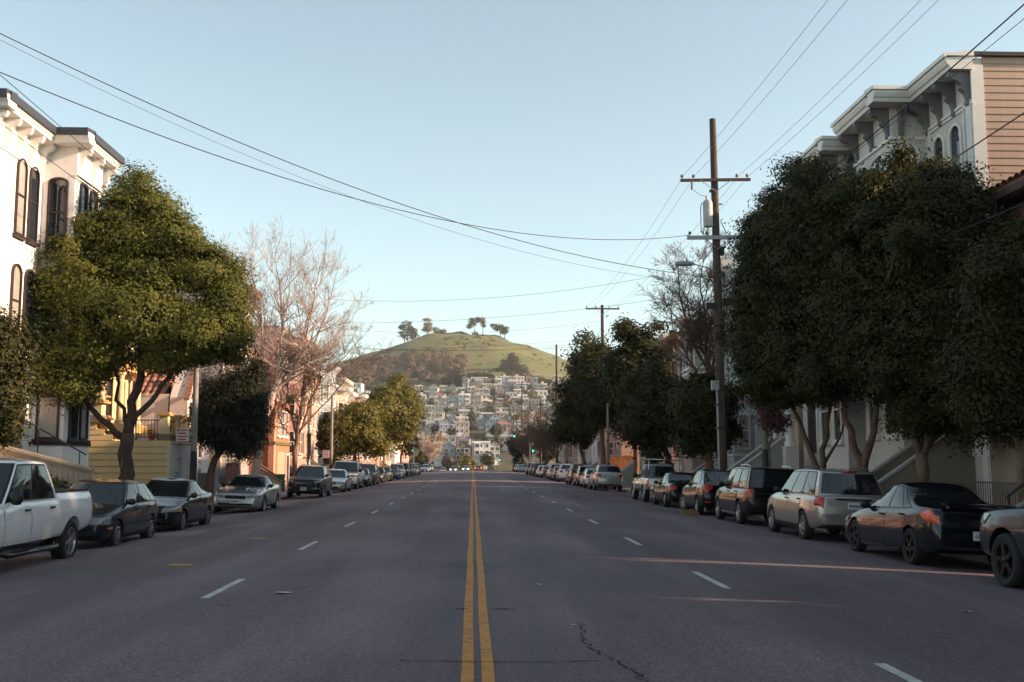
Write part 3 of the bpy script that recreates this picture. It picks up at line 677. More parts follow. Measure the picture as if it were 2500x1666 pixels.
SPECS['sedan'] = dict(L=4.8, W=1.79, r=.33, axles=(.98, 3.83), rim='five', rimm=darkalloy, top=[(0, .5), (.03, .6), (.12, .68), (.6, .78), (1.3, .91), (1.6, .94), (3.4, 1.0), (4.2, 1.05), (4.68, 1.03), (4.76, .9), (4.8, .65)],
    bot=[(0, .26), (.3, .18), (2, .18), (4.3, .25), (4.8, .36)], cab=dict(d=(1.3, 2.25, 3.2, 4.28), zr=1.45, wb=.83, wr=.60, win=[(.05, .46), (.49, .74), (.755, .86)], arch=.06, pr=.95),
    doors=[(1.5, 2.65, .26, 0), (2.67, 3.6, .26, 0)], plate=(.60, .4), sill=pm('sill_sheen', (.03, .03, .035), .18, coat=1, metal=.4),
    lamps=[lam('headlight', 62, [(.80, .6, .6), (.42, .06, .55), (.45, .12, .68), (.82, .7, .74)], clear, L), lam('taillight', -36, [(.88, 4.22, .93), (.84, 4.6, .775), (.70, 4.77, .76), (.70, 4.73, .92), (.79, 4.5, 1.02)], orange, L),
           lam('reverse_lamp', -38, [(.765, 4.66, .835), (.745, 4.70, .833), (.745, 4.70, .865), (.765, 4.655, .867)], clear, L)],
    mid=[rect('grille', 90, -.35, .35, .52, .64, seamm, L), rect('lower_intake', 90, -.5, .5, .28, .38, seamm, L)], fns=[spoiler], ptext='6ZUR7')
L = 4.5
SPECS['small_sedan'] = dict(L=4.5, W=1.70, r=.30, axles=(.88, 3.5), rim='cap', top=[(0, .5), (.03, .6), (.12, .67), (.6, .77), (1.2, .9), (1.5, .92), (3.3, .96), (3.9, .99), (4.4, .97), (4.46, .85), (4.5, .65)],
    bot=[(0, .28), (.3, .2), (2, .2), (4.1, .26), (4.5, .36)], cab=dict(d=(1.25, 2.0, 3.1, 3.85), zr=1.41, wb=.79, wr=.58, win=[(.05, .47), (.5, .82)], arch=.04),
    doors=[(1.4, 2.4, .27, 0), (2.42, 3.3, .27, 0)], plate=(.7, .42),
    lamps=[lam('headlight', 60, [(.78, .42, .56), (.42, .04, .55), (.42, .1, .68), (.78, .5, .72)], clear, L), lam('taillight', -50, [(.8, 4.3, .74), (.5, 4.48, .74), (.5, 4.46, .92), (.8, 4.25, .94)], red, L)],
    mid=[rect('grille', 90, -.35, .35, .56, .66, blk, L), rect('lower_intake', 90, -.5, .5, .3, .4, seamm, L)])
L = 5.2
SPECS['small_truck'] = truck_spec(L=5.2, W=1.80, r=.39, tw=.25, axles=(.85, 4.1), rim='five', extra=[3.38, 3.42],
    top=[(0, .75), (.04, .92), (.2, 1.02), (1.0, 1.09), (1.35, 1.12), (3.37, 1.15), (3.43, 1.12), (5.14, 1.12), (5.2, 1.1)], bot=[(0, .5), (.4, .46), (3, .5), (4.8, .56), (5.2, .62)],
    cab=dict(d=(1.3, 2.05, 3.2, 3.4), zr=1.76, wb=.83, wr=.67, win=[(.03, .62), (.66, .93)], br=.03, arch=.02, tr=.01), doors=[(1.4, 2.5, .56, 0)], plate=(.7, None),
    lamps=[lam('headlight', 60, [(.85, .35, .8), (.5, .03, .8), (.5, .08, .95), (.85, .4, .95)], clear, 5.2), lam('taillight', -30, [(.89, 5.1, .78), (.82, 5.2, .78), (.82, 5.2, 1.07), (.89, 5.1, 1.07)], orange, 5.2)],
    fns=[bedliner(3.5, 5.12, .74, 1.152), rack, flares(P_['champ'])])
CARS = {k: Car(v) for k, v in SPECS.items()}
# ------------------------------------------------------------------ houses along the street
pane_m = pm('window_pane', (.02, .026, .034), .04, var=.3, scale=.8, spec=.9)
pane_c = pm('window_pane_curtained', (.36, .35, .31), .25, var=.25, scale=2.2, coat=.8)
white_t = pm('white_trim', (.72, .69, .66), .55, var=.08, scale=3)
dark_t = pm('dark_trim', (.035, .022, .024), .5, var=.15)
navy_t = pm('slate_trim', (.04, .042, .055), .5, var=.15)
WM = {}
def outline(w, h, arch, n=10):
    hw = w/2
    if not arch: return [(-hw, 0), (hw, 0), (hw, h), (-hw, h)]
    rise = hw*arch; p = [(-hw, 0), (hw, 0)]
    for k in range(n+1):
        a = math.pi*k/n; p.append((hw*math.cos(a), h - rise + rise*math.sin(a)))
    return p
def window_mesh(w, h, arch, fr, cas=.09, dep=.07):
    if fr.name == 'dark_trim': cas = .062
    k = (round(w, 2), round(h, 2), arch, fr.name, cas)
    if k in WM: return WM[k]
    o = outline(w, h, arch); i = outline(w-2*cas, h-2*cas, arch); i = [(x, z+cas) for x, z in i]; n = len(o); q = MB()
    for j in range(n):
        a, b_ = o[j], o[(j+1) % n]; c, d = i[j], i[(j+1) % n]
        q.add([(a[0], -dep, a[1]), (b_[0], -dep, b_[1]), (d[0], -dep, d[1]), (c[0], -dep, c[1]), (a[0], .01, a[1]), (b_[0], .01, b_[1]), (d[0], .01, d[1]), (c[0], .01, c[1])], [(0,1,2,3), (4,5,1,0), (3,2,6,7)])
    z = h*.52; q.box(-w/2+cas, w/2-cas, -.04, .01, z-.03, z+.03)
    p = MB(); pi = [(x*1.02, z) for x, z in i]; p.add([(x, -.014, z) for x, z in pi], [tuple(range(len(pi)))])
    s_ = MB(); s_.box(-w/2-.06, w/2+.06, -dep-.07, .01, -.09, -.004)
    WM[k] = (fixn(q.mesh('window', fr)), p.mesh('pane', pane_m), s_.mesh('sill', fr), p.mesh('pane', pane_c)); return WM[k]
def window(par, x, y, z, w=1.0, h=2.0, rot=0, arch=0, fr=None, curtain=False, sill=True):
    m = window_mesh(w, h, arch, fr or white_t); o = put('window', m[0], par, (x, y, z), rot); put('pane', m[3 if curtain else 1], o)
    if sill: put('sill', m[2], o)
    return o
BR = {}
def bracket(par, x, y, z, h=.75, d=.5, w=.14, rot=0, mat=None):
    k = (h, d, w, mat.name)
    if k not in BR:
        pr = [(0, 0), (0, -h), (-.05, -h), (-.09, -h*.93), (-.08, -h*.8), (-.14, -h*.62), (-.24*d/.5, -h*.5), (-.2*d/.5, -h*.38), (-.3*d/.5, -h*.28), (-d*.85, -h*.24), (-d, -h*.14), (-d, 0)]
        BR[k] = fixn(MB().prism(pr, -w/2, w/2, 'x').mesh('bracket', mat))
    return put('bracket', BR[k], par, (x, y, z), rot)
def cornice(par, x0, x1, y, z, mat, proj=.6, top=None, fr=True, ends=(1, 1)):
    """moulded cornice along the facade between x0 and x1, wall plane at y, underside at z"""
    pr = [(y+.02, z), (y-proj*.82, z), (y-proj*.86, z+.10), (y-proj*.93, z+.13), (y-proj, z+.24), (y-proj, z+.32), (y+.02, z+.36)]
    q = MB(); q.prism(pr, x0 - .0, x1 + .0, 'x'); o = put('cornice', fixn(q.mesh('cornice', mat)), par)
    if top:
        lo = .2 if top.name == 'slate_trim' else .322; t_ = MB(); t_.prism([(y+.05, z+.362), (y-proj*.98, z+.362), (y-proj-.003, z+lo), (y-proj-.06, z+lo), (y-proj-.06, z+.43), (y+.05, z+.52)], x0-.04, x1+.04, 'x'); put('gutter', fixn(t_.mesh('gutter', top)), o)
    if fr:
        f = MB(); f.box(x0+.02, x1-.02, y-.045, y-.002, z-.95, z-.88); put('frieze_moulding', f.mesh('frieze_moulding', mat), o)
    return o
def cornice_side(par, h, y, ln, z, mat=None, top=None):
    """cornice along the flank of a bay that faces the viewer"""
    x0, x1 = (-ln, 0) if h.side == 'R' else (0, ln); q = MB()
    q.prism([(.02, z), (-.5, z), (-.53, z+.10), (-.57, z+.13), (-.62, z+.24), (-.62, z+.32), (.02, z+.36)], x0, x1, 'x'); o = put('cornice', fixn(q.mesh('cornice', mat or white_t)), par, (h.U(y), 0, 0), h.near())
    lo = .2 if top else .322; t_ = MB(); t_.prism([(.05, z+.362), (-.61, z+.362), (-.623, z+lo), (-.68, z+lo), (-.68, z+.43), (.05, z+.52)], x0-.04, x1, 'x'); put('gutter', fixn(t_.mesh('gutter', top or white_t)), o)
def stairs(par, x, w, y1, z1, n, mat, wallm, cap=None, rail=None):
    """flight from the sidewalk up to height z1 at facade y1, running out towards the street (-y)"""
    run = .28; ris = (z1 + .15)/n
    for k in range(n):
        put('step', MB().box(x, x+w, y1-(n-k)*run, y1-(n-k)*run+run+.03, -.3, -.15+(k+1)*ris).mesh('step', mat), par)
    y0 = y1 - n*run
    for xx in (x-.16, x+w):
        q = MB(); q.prism([(y1, -.3), (y1, z1+.55), (y1-.3, z1+.5), (y0-.2, .42), (y0-.25, -.3)], xx, xx+.16, 'x'); sw = put('stair_wall', fixn(q.mesh('stair_wall', wallm)), par)
        c = MB(); c.prism([(y1, z1+.552), (y1, z1+.63), (y1-.3, z1+.58), (y0-.25, .48), (y0-.25, .4), (y1-.3, z1+.502)], xx-.04, xx+.2, 'x'); put('coping', fixn(c.mesh('coping', cap or wallm)), sw)
        if rail:
            r_ = MB(); r_.tube([(xx+.08, y1-.3, z1+1.1), (xx+.08, y0, .95)], .022, 6)
            for t_ in (0.02, .35, .68, .98): yy_ = y1-.3 + (y0-y1+.3)*t_; zz = z1+.5 + (.42-z1-.5)*t_; r_.tube([(xx+.08, yy_, zz), (xx+.08, yy_, zz+.58)], .016, 5)
            put('handrail', r_.mesh('handrail', rail), sw)
def door(par, x, y, z, w=1.0, h=2.3, mat=None, rot=0, fr=None):
    o = put('door', MB().box(-w/2, w/2, -.03, .02, 0, h).mesh('door', mat), par, (x, y, z), rot)
    for zz, hh in ((.2, .7), (1.1, h-1.35)):
        for xx in (-.24, .24): put('door_panel', MB().box(xx*w-.16*w, xx*w+.16*w, -.045, -.028, zz, zz+hh).mesh('door_panel', mat), o)
    put('handle', MB().lathe([(.005, -.1), (.03, -.09), (.03, -.06), (.012, -.03)], 8, 'y', c=(w*.4, 0, 1.0)).mesh('handle', chrome), o)
    f = MB(); f.box(-w/2-.12, -w/2, -.07, .01, 0, h+.12).box(w/2, w/2+.12, -.07, .01, 0, h+.12).box(-w/2, w/2, -.07, .01, h, h+.12); put('door_frame', f.mesh('door_frame', fr or white_t), o); return o
def clapboards(par, x0, x1, y, z0, z1, pitch, mat, rot=0, dx=0, flip=False):
    """each lap board its own piece; boards face local -y; (x0..x1 along) then the set turned by rot about (dx, y)"""
    n = int((z1-z0)/pitch); me = MB().prism([(0, 0), (-.03, 0), (-.008, pitch*1.04), (0, pitch*1.04)], 0, x1-x0, 'x').mesh('clapboard', mat); fixn(me)
    for k in range(n): put('clapboard', me, par, (x0, y, z0 + k*pitch), rot)
class House:
    def __init__(s, name, label, side, y0, y1, X, group=None):
        s.side, s.y0, s.y1, s.X, s.W = side, y0, y1, X, y1-y0
        s.o = thing(name, label, 'house', (X, y0 if side == 'L' else y1, gl((y0+y1)/2)), R(90) if side == 'L' else R(-90), group)
    def U(s, y): return y - s.y0 if s.side == 'L' else s.y1 - y
    def span(s, a, b): u, v = s.U(a), s.U(b); return min(u, v), max(u, v)
    def near(s): return R(-90) if s.side == 'L' else R(90)          # rotation of things that face the camera (-y world)
    def nx(s): return 0 if s.side == 'L' else s.W                    # local x of the end wall that faces the camera
    def box(s, nm, ya, yb, d0, d1, z0, z1, mat, par=None):
        u, v = s.span(ya, yb); return put(nm, MB().box(u, v, d0, d1, z0, z1).mesh(nm, mat), par or s.o)

def rowhouse(name, label, side, y0, y1, X, H, wallm, trim, bay=True, floors=3, dep=11, base=2.2, corn=True, stair=True, seed=0, roofm=None, group='row houses lining the street', bracketsn=5, arch=.0, wfr=None):
    r_ = random.Random(seed); h = House(name, label, side, y0, y1, X, group); o = h.o; W = h.W; wfr = wfr or trim
    put('wall', MB().box(0.02, W-.02, 0, dep, -.6, H-.05).mesh('wall', wallm), o)
    put('roof', MB().box(0, W, .0, dep+.02, H-.046, H+.1).mesh('roof', roofm or pm('tar_roof', (.07, .065, .062), .9, scale=1)), o)
    fh = (H - base - 1.0)/floors; bw = min(2.9, W*.45); bx = W*.07 if seed % 2 else W*.93-bw; bd = .95 if bay else 0
    if bay:
        q = MB(); q.prism([(bx, 0.0), (bx+.35, -bd), (bx+bw-.35, -bd), (bx+bw, 0.0)], base*.35 if seed % 3 else -.5, H-.35, 'z'); b = put('bay', fixn(q.mesh('bay', wallm)), o)
        for k in range(floors):
            z = base + k*fh + .25; hh = fh*.62
            for xx in (bx+.35+(bw-.7)*.27, bx+.35+(bw-.7)*.73): window(o, xx, -bd, z, .72, hh, 0, arch, wfr, r_.random() < .3)
            a = math.atan2(bd, .35)
            window(o, bx+.175, -bd/2, z, .62, hh, -a, arch, wfr, r_.random() < .3, False); window(o, bx+bw-.175, -bd/2, z, .62, hh, a, arch, wfr, r_.random() < .3, False)
            s_ = MB(); s_.prism([(bx-.03, 0.0), (bx+.33, -bd-.05), (bx+bw-.33, -bd-.05), (bx+bw+.03, 0.0)], z-.32, z-.2, 'z'); put('belt_moulding', fixn(s_.mesh('belt_moulding', trim)), o)
    fx = [W*.93-.7 - i*1.35 for i in range(2)] if seed % 2 else [W*.07+.7 + i*1.35 for i in range(2)]
    if not bay: fx = [W*(i+.5)/3 for i in range(3)]
    for k in range(floors):
        z = base + k*fh + .25
        for i, xx in enumerate(fx):
            if k == 0 and i == 0 and stair: continue
            window(o, xx, 0, z, .85, fh*.62, 0, arch, wfr, r_.random() < .3)
    dx = fx[0]
    if stair:
        door(o, dx, 0, base*.62, 1.0, 2.3, pm('door_brown', (.09, .04, .025), .4, var=.2), 0, trim)
        stairs(o, dx-.6, 1.2, 0, base*.62, max(3, int(base*.62/.17)), pm('step_stone', (.2, .18, .17), .85, scale=2), wallm, trim)
        pr = MB(); pr.box(dx-.85, dx+.85, -.5, .02, base*.62+2.65, base*.62+2.85); put('door_hood', pr.mesh('door_hood', trim), o)
    if bay: put('garage_door', MB().box(bx+.2, bx+bw-.2, -.05, .02, -.15, base*.30+.0).mesh('garage_door', trim), o)
    if corn:
        if bay:
            l0, l1 = (bx-.1, bx+bw+.1); segs = [(0, l0, 0), (l0, l1, -bd), (l1, W, 0)]
        else: segs = [(0, W, 0)]
        for a, b_, yy in segs:
            if b_-a < .15: continue
            cornice(o, a, b_, yy, H-.36, trim, .5)
            n = max(2, int((b_-a)/.85))
            for i in range(n): bracket(o, a + (b_-a)*(i+.5)/n, yy, H-.36, .62, .42, .13, 0, trim)
    return h

# ---- L1 white house with dark-topped bracketed cornice
stucco_w = nmix('white_stucco', (.80, .755, .725), (.72, .67, .64), 1.3, (.82, .785, .755), 12, bump=.15, bs=80, stretch=(1, 1, .12), lo=.36, hi=.72)
h = House('bracketed_house', 'tall white house with dark roof edge, bracketed cornice and arched windows', 'L', 29.7, 35.75, -13.6); o = h.o
h.box('wall', 29.7, 35.75, 0, 12, -.6, 11.75, stucco_w)
h.box('roof', 29.7, 35.75, 0.05, 12, 11.76, 12.0, navy_t)
h.box('bay', 33.15, 35.4, -1.0, .05, .8, 11.75, stucco_w)
h.box('bay_base_moulding', 33.1, 35.45, -1.05, .04, 2.16, 2.26, dark_t)
for a, b_, y in ((29.3, 33.1, 0), (33.1, 35.85, -1.0)):
    u, v = h.span(a, b_); cornice(o, u, v, y, 11.55, white_t, .55, navy_t)
    n = 5 if y == 0 else 3
    for i in range(n): bracket(o, u+.25+(v-u-.45)*i/(n-1), y-.002, 11.55, .9, .42, .15, 0, white_t)
cornice_side(o, h, 33.15, 1.57, 11.547, white_t, navy_t); cornice_side(o, h, 29.7, .57, 11.544, white_t, navy_t)
e = MB(); e.prism([(-1.0, 10.55), (-1.0, 11.54), (-1.045, 11.54), (-1.045, 10.55)], h.U(33.15), h.U(35.4), 'x'); put('frieze_moulding', fixn(e.mesh('frieze_moulding', white_t)), o)
for z, hh, ar in ((8.35, 2.35, 1.0), (5.2, 2.3, 1.0)):
    for y in (31.55, 32.45): window(o, h.U(y), 0, z, .66, hh, 0, ar, dark_t, y < 32)
    window(o, h.U(33.15), -.5, z-.15, .62, hh, h.near(), .5, dark_t)
    for y in (33.85, 34.75): window(o, h.U(y), -1.0, z-.15, .62, hh, 0, .5, dark_t)
window(o, h.U(33.15), -.52, 2.35, .70, 2.5, h.near(), .3, dark_t, True)
for y in (33.85, 34.75): window(o, h.U(y), -1.0, 2.35, .66, 2.5, 0, .3, dark_t, y > 34)
h.box('entry_recess', 31.0, 32.5, -.02, .05, 1.6, 4.5, pm('entry_pinkbrown', (.28, .17, .14), .8))
h.box('entry_pilaster', 30.75, 31.0, -.08, .03, 1.4, 4.7, stucco_w); h.box('entry_pilaster', 32.5, 32.75, -.08, .03, 1.4, 4.7, stucco_w); h.box('entry_lintel', 30.6, 32.9, -.25, .04, 4.7, 4.95, white_t)
# ---- stair wall of board, with handrails, in front of the white house
tanb = pm('tan_board', (.33, .255, .19), .8, var=.2, scale=3)
sw = thing('stair_fence', 'tan board stair wall sloping down before the white house', 'stair wall', (-13.6, 30.7, -.15))
q = MB(); q.prism([(0, 0), (2.75, 0), (2.75, 1.55), (0, 2.25)], .03, .1, 'y'); put('backing', fixn(q.mesh('backing', tanb)), sw)
for k in range(18):
    x = .02 + k*.15; zt = 2.12 - .2545*x; put('board', fixn(MB().prism([(0, 0), (.142, 0), (.142, zt-.2545*.142), (0, zt)], 0, .028, 'y').mesh('board', tanb)), sw, (x, rng.uniform(-.004, .004), 0))
q = MB(); q.prism([(-.05, 2.27), (2.8, 1.545), (2.8, 1.625), (-.05, 2.35)], -.08, .2, 'y'); put('coping', fixn(q.mesh('coping', tanb)), sw)
iron = pm('black_iron', (.02, .02, .022), .5, var=.2)
hr = thing('stair_handrail', 'thin black handrail above the tan stair wall', 'handrail', (-13.6, 31.3, -.15))
q = MB(); q.tube([(-.2, 0, 3.25), (.15, 0, 3.25), (2.4, 0, 2.0)], .022, 6); put('rail', q.mesh('rail', iron), hr)
for x in (.2, 1.0, 2.2): put('post', MB().tube([(x, 0, .0), (x, 0, 3.22-.555*(x-.15))], .016, 6).mesh('post', iron), hr)
put('stair_body', fixn(MB().prism([(0, 0), (2.7, 0), (2.7, .6), (0, 1.7)], -.45, .6, 'y').mesh('stair_body', concrete)), hr)

# ---- L2 yellow house: lap-sided garage terrace in front
yel = pm('yellow_siding', (.66, .455, .225), .7, var=.10, scale=2); yelw = pm('cream_yellow', (.62, .5, .3), .7, var=.1)
ochre = pm('ochre_trim', (.5, .29, .11), .6, var=.15); greyw = pm('grey_white_wood', (.5, .47, .43), .75, var=.12)
h = House('yellow_house', 'yellow lap-sided house with garage terrace and ochre-capped posts', 'L', 42.45, 48.4, -12.0); o = h.o
h.box('garage', 42.45, 47.0, 0, 3.4, -.5, 2.38, greyw)
h.box('terrace_slab', 42.43, 47.0, -.04, 3.4, 2.38, 2.47, yelw)
put('upper_wall', fixn(MB().prism([(3.4, -.5), (1.75, -.5), (1.75, 2.35), (2.15, 2.5), (3.4, 3.35)], 0.0, .12, 'x').mesh('upper_wall', yel)), o)
for k in range(11):
    z = -.3+k*.255; d1 = 3.4 if z < 2.2 else 3.4; me = fixn(MB().prism([(0, 0), (-.04, 0), (-.018, .238), (0, .238)], 0, 3.4, 'x').mesh('clapboard', yel))
    put('clapboard', me, o, (-.002, 3.4, z), R(-90))
for k in range(4):
    z = 2.5+k*.22; ln = max(.25, 1.2-(z-2.5)*1.45); put('clapboard', fixn(MB().prism([(0, 0), (-.028, 0), (-.008, .226), (0, .226)], 0, ln, 'x').mesh('clapboard', yel)), o, (-.002, 3.4, z), R(-90))
put('corner_board', MB().box(-.04, .1, -.045, .1, -.5, 2.38).mesh('corner_board', yelw), o)
for k in range(9): put('front_board', fixn(MB().prism([(0, 0), (-.026, 0), (-.008, .27), (0, .27)], 0, 1.7, 'x').mesh('front_board', greyw)), o, (2.8, -.001, -.3+k*.26))
window(o, 1.15, -.002, .35, 1.15, 1.55, 0, 0, greyw, True); put('meter_box', MB().box(1.1, 1.32, -.1, -.03, 1.0, 1.25).mesh('meter_box', pm('meter_blue', (.2, .25, .35), .5)), o)
def capped_post(par, x, y, z, s_, h_, cap):
    p = put('terrace_post', MB().box(x-s_/2, x+s_/2, y-s_/2, y+s_/2, z, z+h_).mesh('terrace_post', yelw), par)
    put('post_foot', MB().box(x-s_*.58, x+s_*.58, y-s_*.58, y+s_*.58, z+.001, z+.28).mesh('post_foot', pm('brown_stone', (.2, .14, .1), .8)), p)
    put('post_cap', fixn(MB().box(x-s_*.8, x+s_*.8, y-s_*.8, y+s_*.8, z+h_+.002, z+h_+.09).box(x-s_*.66, x+s_*.66, y-s_*.66, y+s_*.66, z+h_+.092, z+h_+.14).mesh('post_cap', cap)), p)
for (x, y, s_, h_) in ((.2, 1.55, .32, .95), (.2, .25, .32, 1.0), (1.8, .25, .3, .95), (3.4, .25, .3, .95)): capped_post(o, x, y, 2.47, s_, h_, ochre)
for (a, b_) in (((.2, 1.4), (.2, .4)), ((.35, .25), (1.65, .25)), ((1.95, .25), (3.25, .25))):
    q = MB(); q.tube([(*a, 3.3), (*b_, 3.3)], .022, 6); q.tube([(*a, 2.62), (*b_, 2.62)], .018, 6)
    n = 8
    for k in range(n+1): u = k/n; p = (a[0]+(b_[0]-a[0])*u, a[1]+(b_[1]-a[1])*u); q.tube([(p[0]+.03*math.sin(k*2), p[1], 2.62), (p[0]-.03*math.sin(k*2), p[1], 3.3)], .011, 4)
    put('railing', q.mesh('railing', iron), o)
capped_post(o, .15, 2.9, 3.2, .5, .75, ochre)
h.box('wall', 42.7, 48.4, 3.4, 13, -.5, 9.3, yelw); h.box('roof', 42.5, 48.6, 3.2, 13, 9.3, 9.5, dark_t)
for y in (43.3, 45.6, 47.9): 
    u = h.U(y); put('porch_column', fixn(MB().lathe([(.2, 3.3), (.2, 3.4), (.15, 3.45), (.13, 5.2), (.15, 5.3), (.2, 5.35), (.2, 5.5)], 14, c=(u, 3.0, 0)).mesh('porch_column', yelw, True, 40)), o)
u, v = h.span(42.8, 48.3); put('porch_beam', MB().box(u, v, 2.75, 3.42, 5.5, 5.85).mesh('porch_beam', ochre), o); put('porch_floor', MB().box(u, v, 2.6, 3.42, 2.9, 3.25).mesh('porch_floor', ochre), o)
for y in (43.9, 45.2, 46.8): window(o, h.U(y), 3.4, 3.5, .9, 1.7, 0, 0, ochre); window(o, h.U(y), 3.4, 6.5, .9, 1.9, 0, 0, ochre)
for z in (5.95, 9.0): cornice(o, u, v, 3.4, z-.0, ochre if z > 6 else yelw, .45, fr=False)

# ---- L3 small Spanish house with red tile roof
pinkst = pm('pale_pink_stucco', (.66, .56, .53), .8, var=.08, scale=1.5); tile = pm('red_tile', (.28, .12, .085), .75, var=.35, scale=4)
def tile_roof(par, x0, x1, ylo, zlo, yhi, zhi, mat, tw=.26, nrow=5, loc=(0, 0, 0), rot=0):
    """pantiles: rows of half-round tiles, each its own piece, running up from the eave"""
    dy, dz = yhi-ylo, zhi-zlo; ln = math.hypot(dy, dz)/nrow; a = math.atan2(dz, dy)
    q = MB(); n = 5
    for i in range(n+1):
        t_ = math.pi*i/n; r0, r1 = tw*.5, tw*.43
        q.v += [(r0*math.cos(t_), 0, r0*math.sin(t_)*.75+.02), (r1*math.cos(t_), ln*1.12, r1*math.sin(t_)*.75)]
    for i in range(n): q.f.append((2*i, 2*i+2, 2*i+3, 2*i+1)); q.m.append(0)
    me = q.mesh('roof_tile', mat, True)
    base = put('roof_deck', fixn(MB().prism([(ylo, zlo-.08), (yhi, zhi-.08), (yhi, zhi-.002), (ylo, zlo-.002)], x0, x1, 'x').mesh('roof_deck', mat)), par, loc, rot)
    for c in range(int((x1-x0)/tw)):
        for r_ in range(nrow): put('roof_tile', me, base, (x0 + tw*(c+.5), ylo + dy*r_/nrow, zlo + dz*r_/nrow + rng.uniform(0, .012)), (a, 0, 0))
h = House('spanish_house', 'small pale pink stucco house with red barrel tile roof', 'L', 49.2, 57.0, -14.0); o = h.o
h.box('wall', 49.2, 57, 0, 10, -.5, 4.75, pinkst)
tile_roof(o, 1.9, 7.9, -.45, 4.65, 1.5, 6.1, tile, .3, 5)
tile_roof(o, -2.3, 0.0, -1.7, 0, .55, 1.55, tile, .33, 6, (1.75, .3, 4.55), R(-90))
h.box('parapet', 51, 57, 1.5, 10, 4.7, 6.0, pinkst)
q = MB(); q.prism([(-.1, -.5), (1.9, -.5), (1.9, 4.6), (.9, 5.9), (-.1, 4.6)], -.9, -.1, 'y'); put('entry_gable', fixn(q.mesh('entry_gable', pinkst)), o)
for sx in (-1, 1):
    q = MB(); q.prism([(.9, 5.93), (.9+sx*1.2, 4.45), (.9+sx*1.2, 4.55), (.9, 6.05)], -1.02, -.78, 'y'); put('gable_coping', fixn(q.mesh('gable_coping', tile)), o)
window(o, -.1, -.2, 2.2, .7, 1.5, h.near(), .6, pinkst); window(o, .9, -.9, 2.2, 1.0, 1.7, 0, 1.0, pinkst)
tile_roof(o, .25, 1.55, -1.35, 3.95, -.92, 4.3, tile, .26, 2)
put('chimney_pier', MB().box(2.0, 2.6, -.5, .1, -.5, 4.6).mesh('chimney_pier', pinkst), o)
for u in (3.8, 5.6): window(o, u, 0, 1.8, 1.1, 1.7, 0, .8, white_t)
for k in range(8): put('step', MB().box(.2, 1.6, -.9-(8-k)*.28, -.9-(7-k)*.28+.03, -.3, -.1+(k+1)*.18).mesh('step', concrete), o)

# ---- further houses on the left
tanst = pm('tan_grey_wall', (.36, .31, .28), .8, var=.12, scale=1.2); browntrim = pm('brown_cornice', (.22, .12, .07), .7, var=.2)
rowhouse('corniced_house', 'brown-corniced tan house behind the big bare street tree', 'L', 60, 67.2, -14.1, 11.7, tanst, browntrim, seed=3, arch=.3)
oran = pm('orange_stucco', (.46, .175, .1), .8, var=.12, scale=1.5); oranp = pm('salmon_trim', (.62, .30, .20), .8, var=.1)
h = House('orange_house', 'low burnt orange house beside the bare street trees', 'L', 67.6, 73.6, -12.6); o = h.o
h.box('wall', 67.6, 73.6, 0, 9, -.5, 5.5, oran)
q = MB(); q.prism([(-.02, 5.5), (9, 5.5), (4.2, 7.0)], 0, 6.0, 'x'); put('roof', fixn(q.mesh('roof', oranp)), o)
h.box('corner_pilaster', 67.55, 68.1, -.06, .3, -.5, 5.5, oranp); h.box('belt_moulding', 67.5, 73.7, -.12, .02, 2.75, 2.95, pm('olive_trim', (.14, .12, .05), .7))
for u in (1.6, 3.0, 4.4): window(o, u, 0, 3.3, .9, 1.7, 0, 0, white_t, u < 2)
h.box('garage_door', 69, 71.6, -.03, .02, -.15, 2.3, oranp); door(o, 5.1, 0, -.1, 1, 2.2, pm('door_brown', (.09, .04, .025), .4, var=.2))
cream = pm('cream_wall', (.55, .46, .38), .8, var=.1); salmon = pm('salmon_wall', (.5, .3, .23), .8, var=.1); paleb = pm('pale_blue_wall', (.42, .47, .5), .8, var=.1); sage = pm('sage_wall', (.36, .38, .3), .8, var=.1); rosew = pm('rose_wall', (.42, .25, .22), .8, var=.1)
LH = [(75.5, 81.9, 11.2, rosew, cream, 'rose brown bay-fronted house just past the orange house'), (82.3, 89, 11.0, cream, browntrim, 'cream bay-fronted house two doors past the orange house'), (89.3, 96, 9.6, salmon, white_t, 'salmon row house behind the second bare tree'),
      (96.4, 103, 10.4, paleb, white_t, 'pale blue row house behind the left lamp pole'), (103.4, 111, 9.2, cream, white_t, 'cream row house behind the first round green tree'), (111.4, 119, 10.5, sage, cream, 'sage green row house behind the round green trees'),
      (119.4, 127, 9.5, rosew, white_t, 'rose row house beyond the yellow parked car'), (127.4, 135, 10.2, tanst, white_t, 'tan row house beside the tall green tree'), (135.4, 144, 9.4, paleb, cream, 'blue grey row house past the tall green tree'),
      (144.4, 157, 10.0, salmon, cream, 'wide salmon row house before the corner signal'), (157.4, 170, 9.0, cream, browntrim, 'cream corner house beside the left traffic signal'), (190, 203, 8.2, white_t, white_t, 'white corner building across the side street on the left'), (203.4, 216, 7.4, salmon, white_t, 'far salmon house at the crest on the left')]
for i, (a, b_, H, wm, tr, lab) in enumerate(LH): rowhouse('row_house', lab, 'L', a, b_, -13.9, H, wm, tr, seed=i+20, bay=i % 3 != 2, base=2.0, group='row houses on the left side')

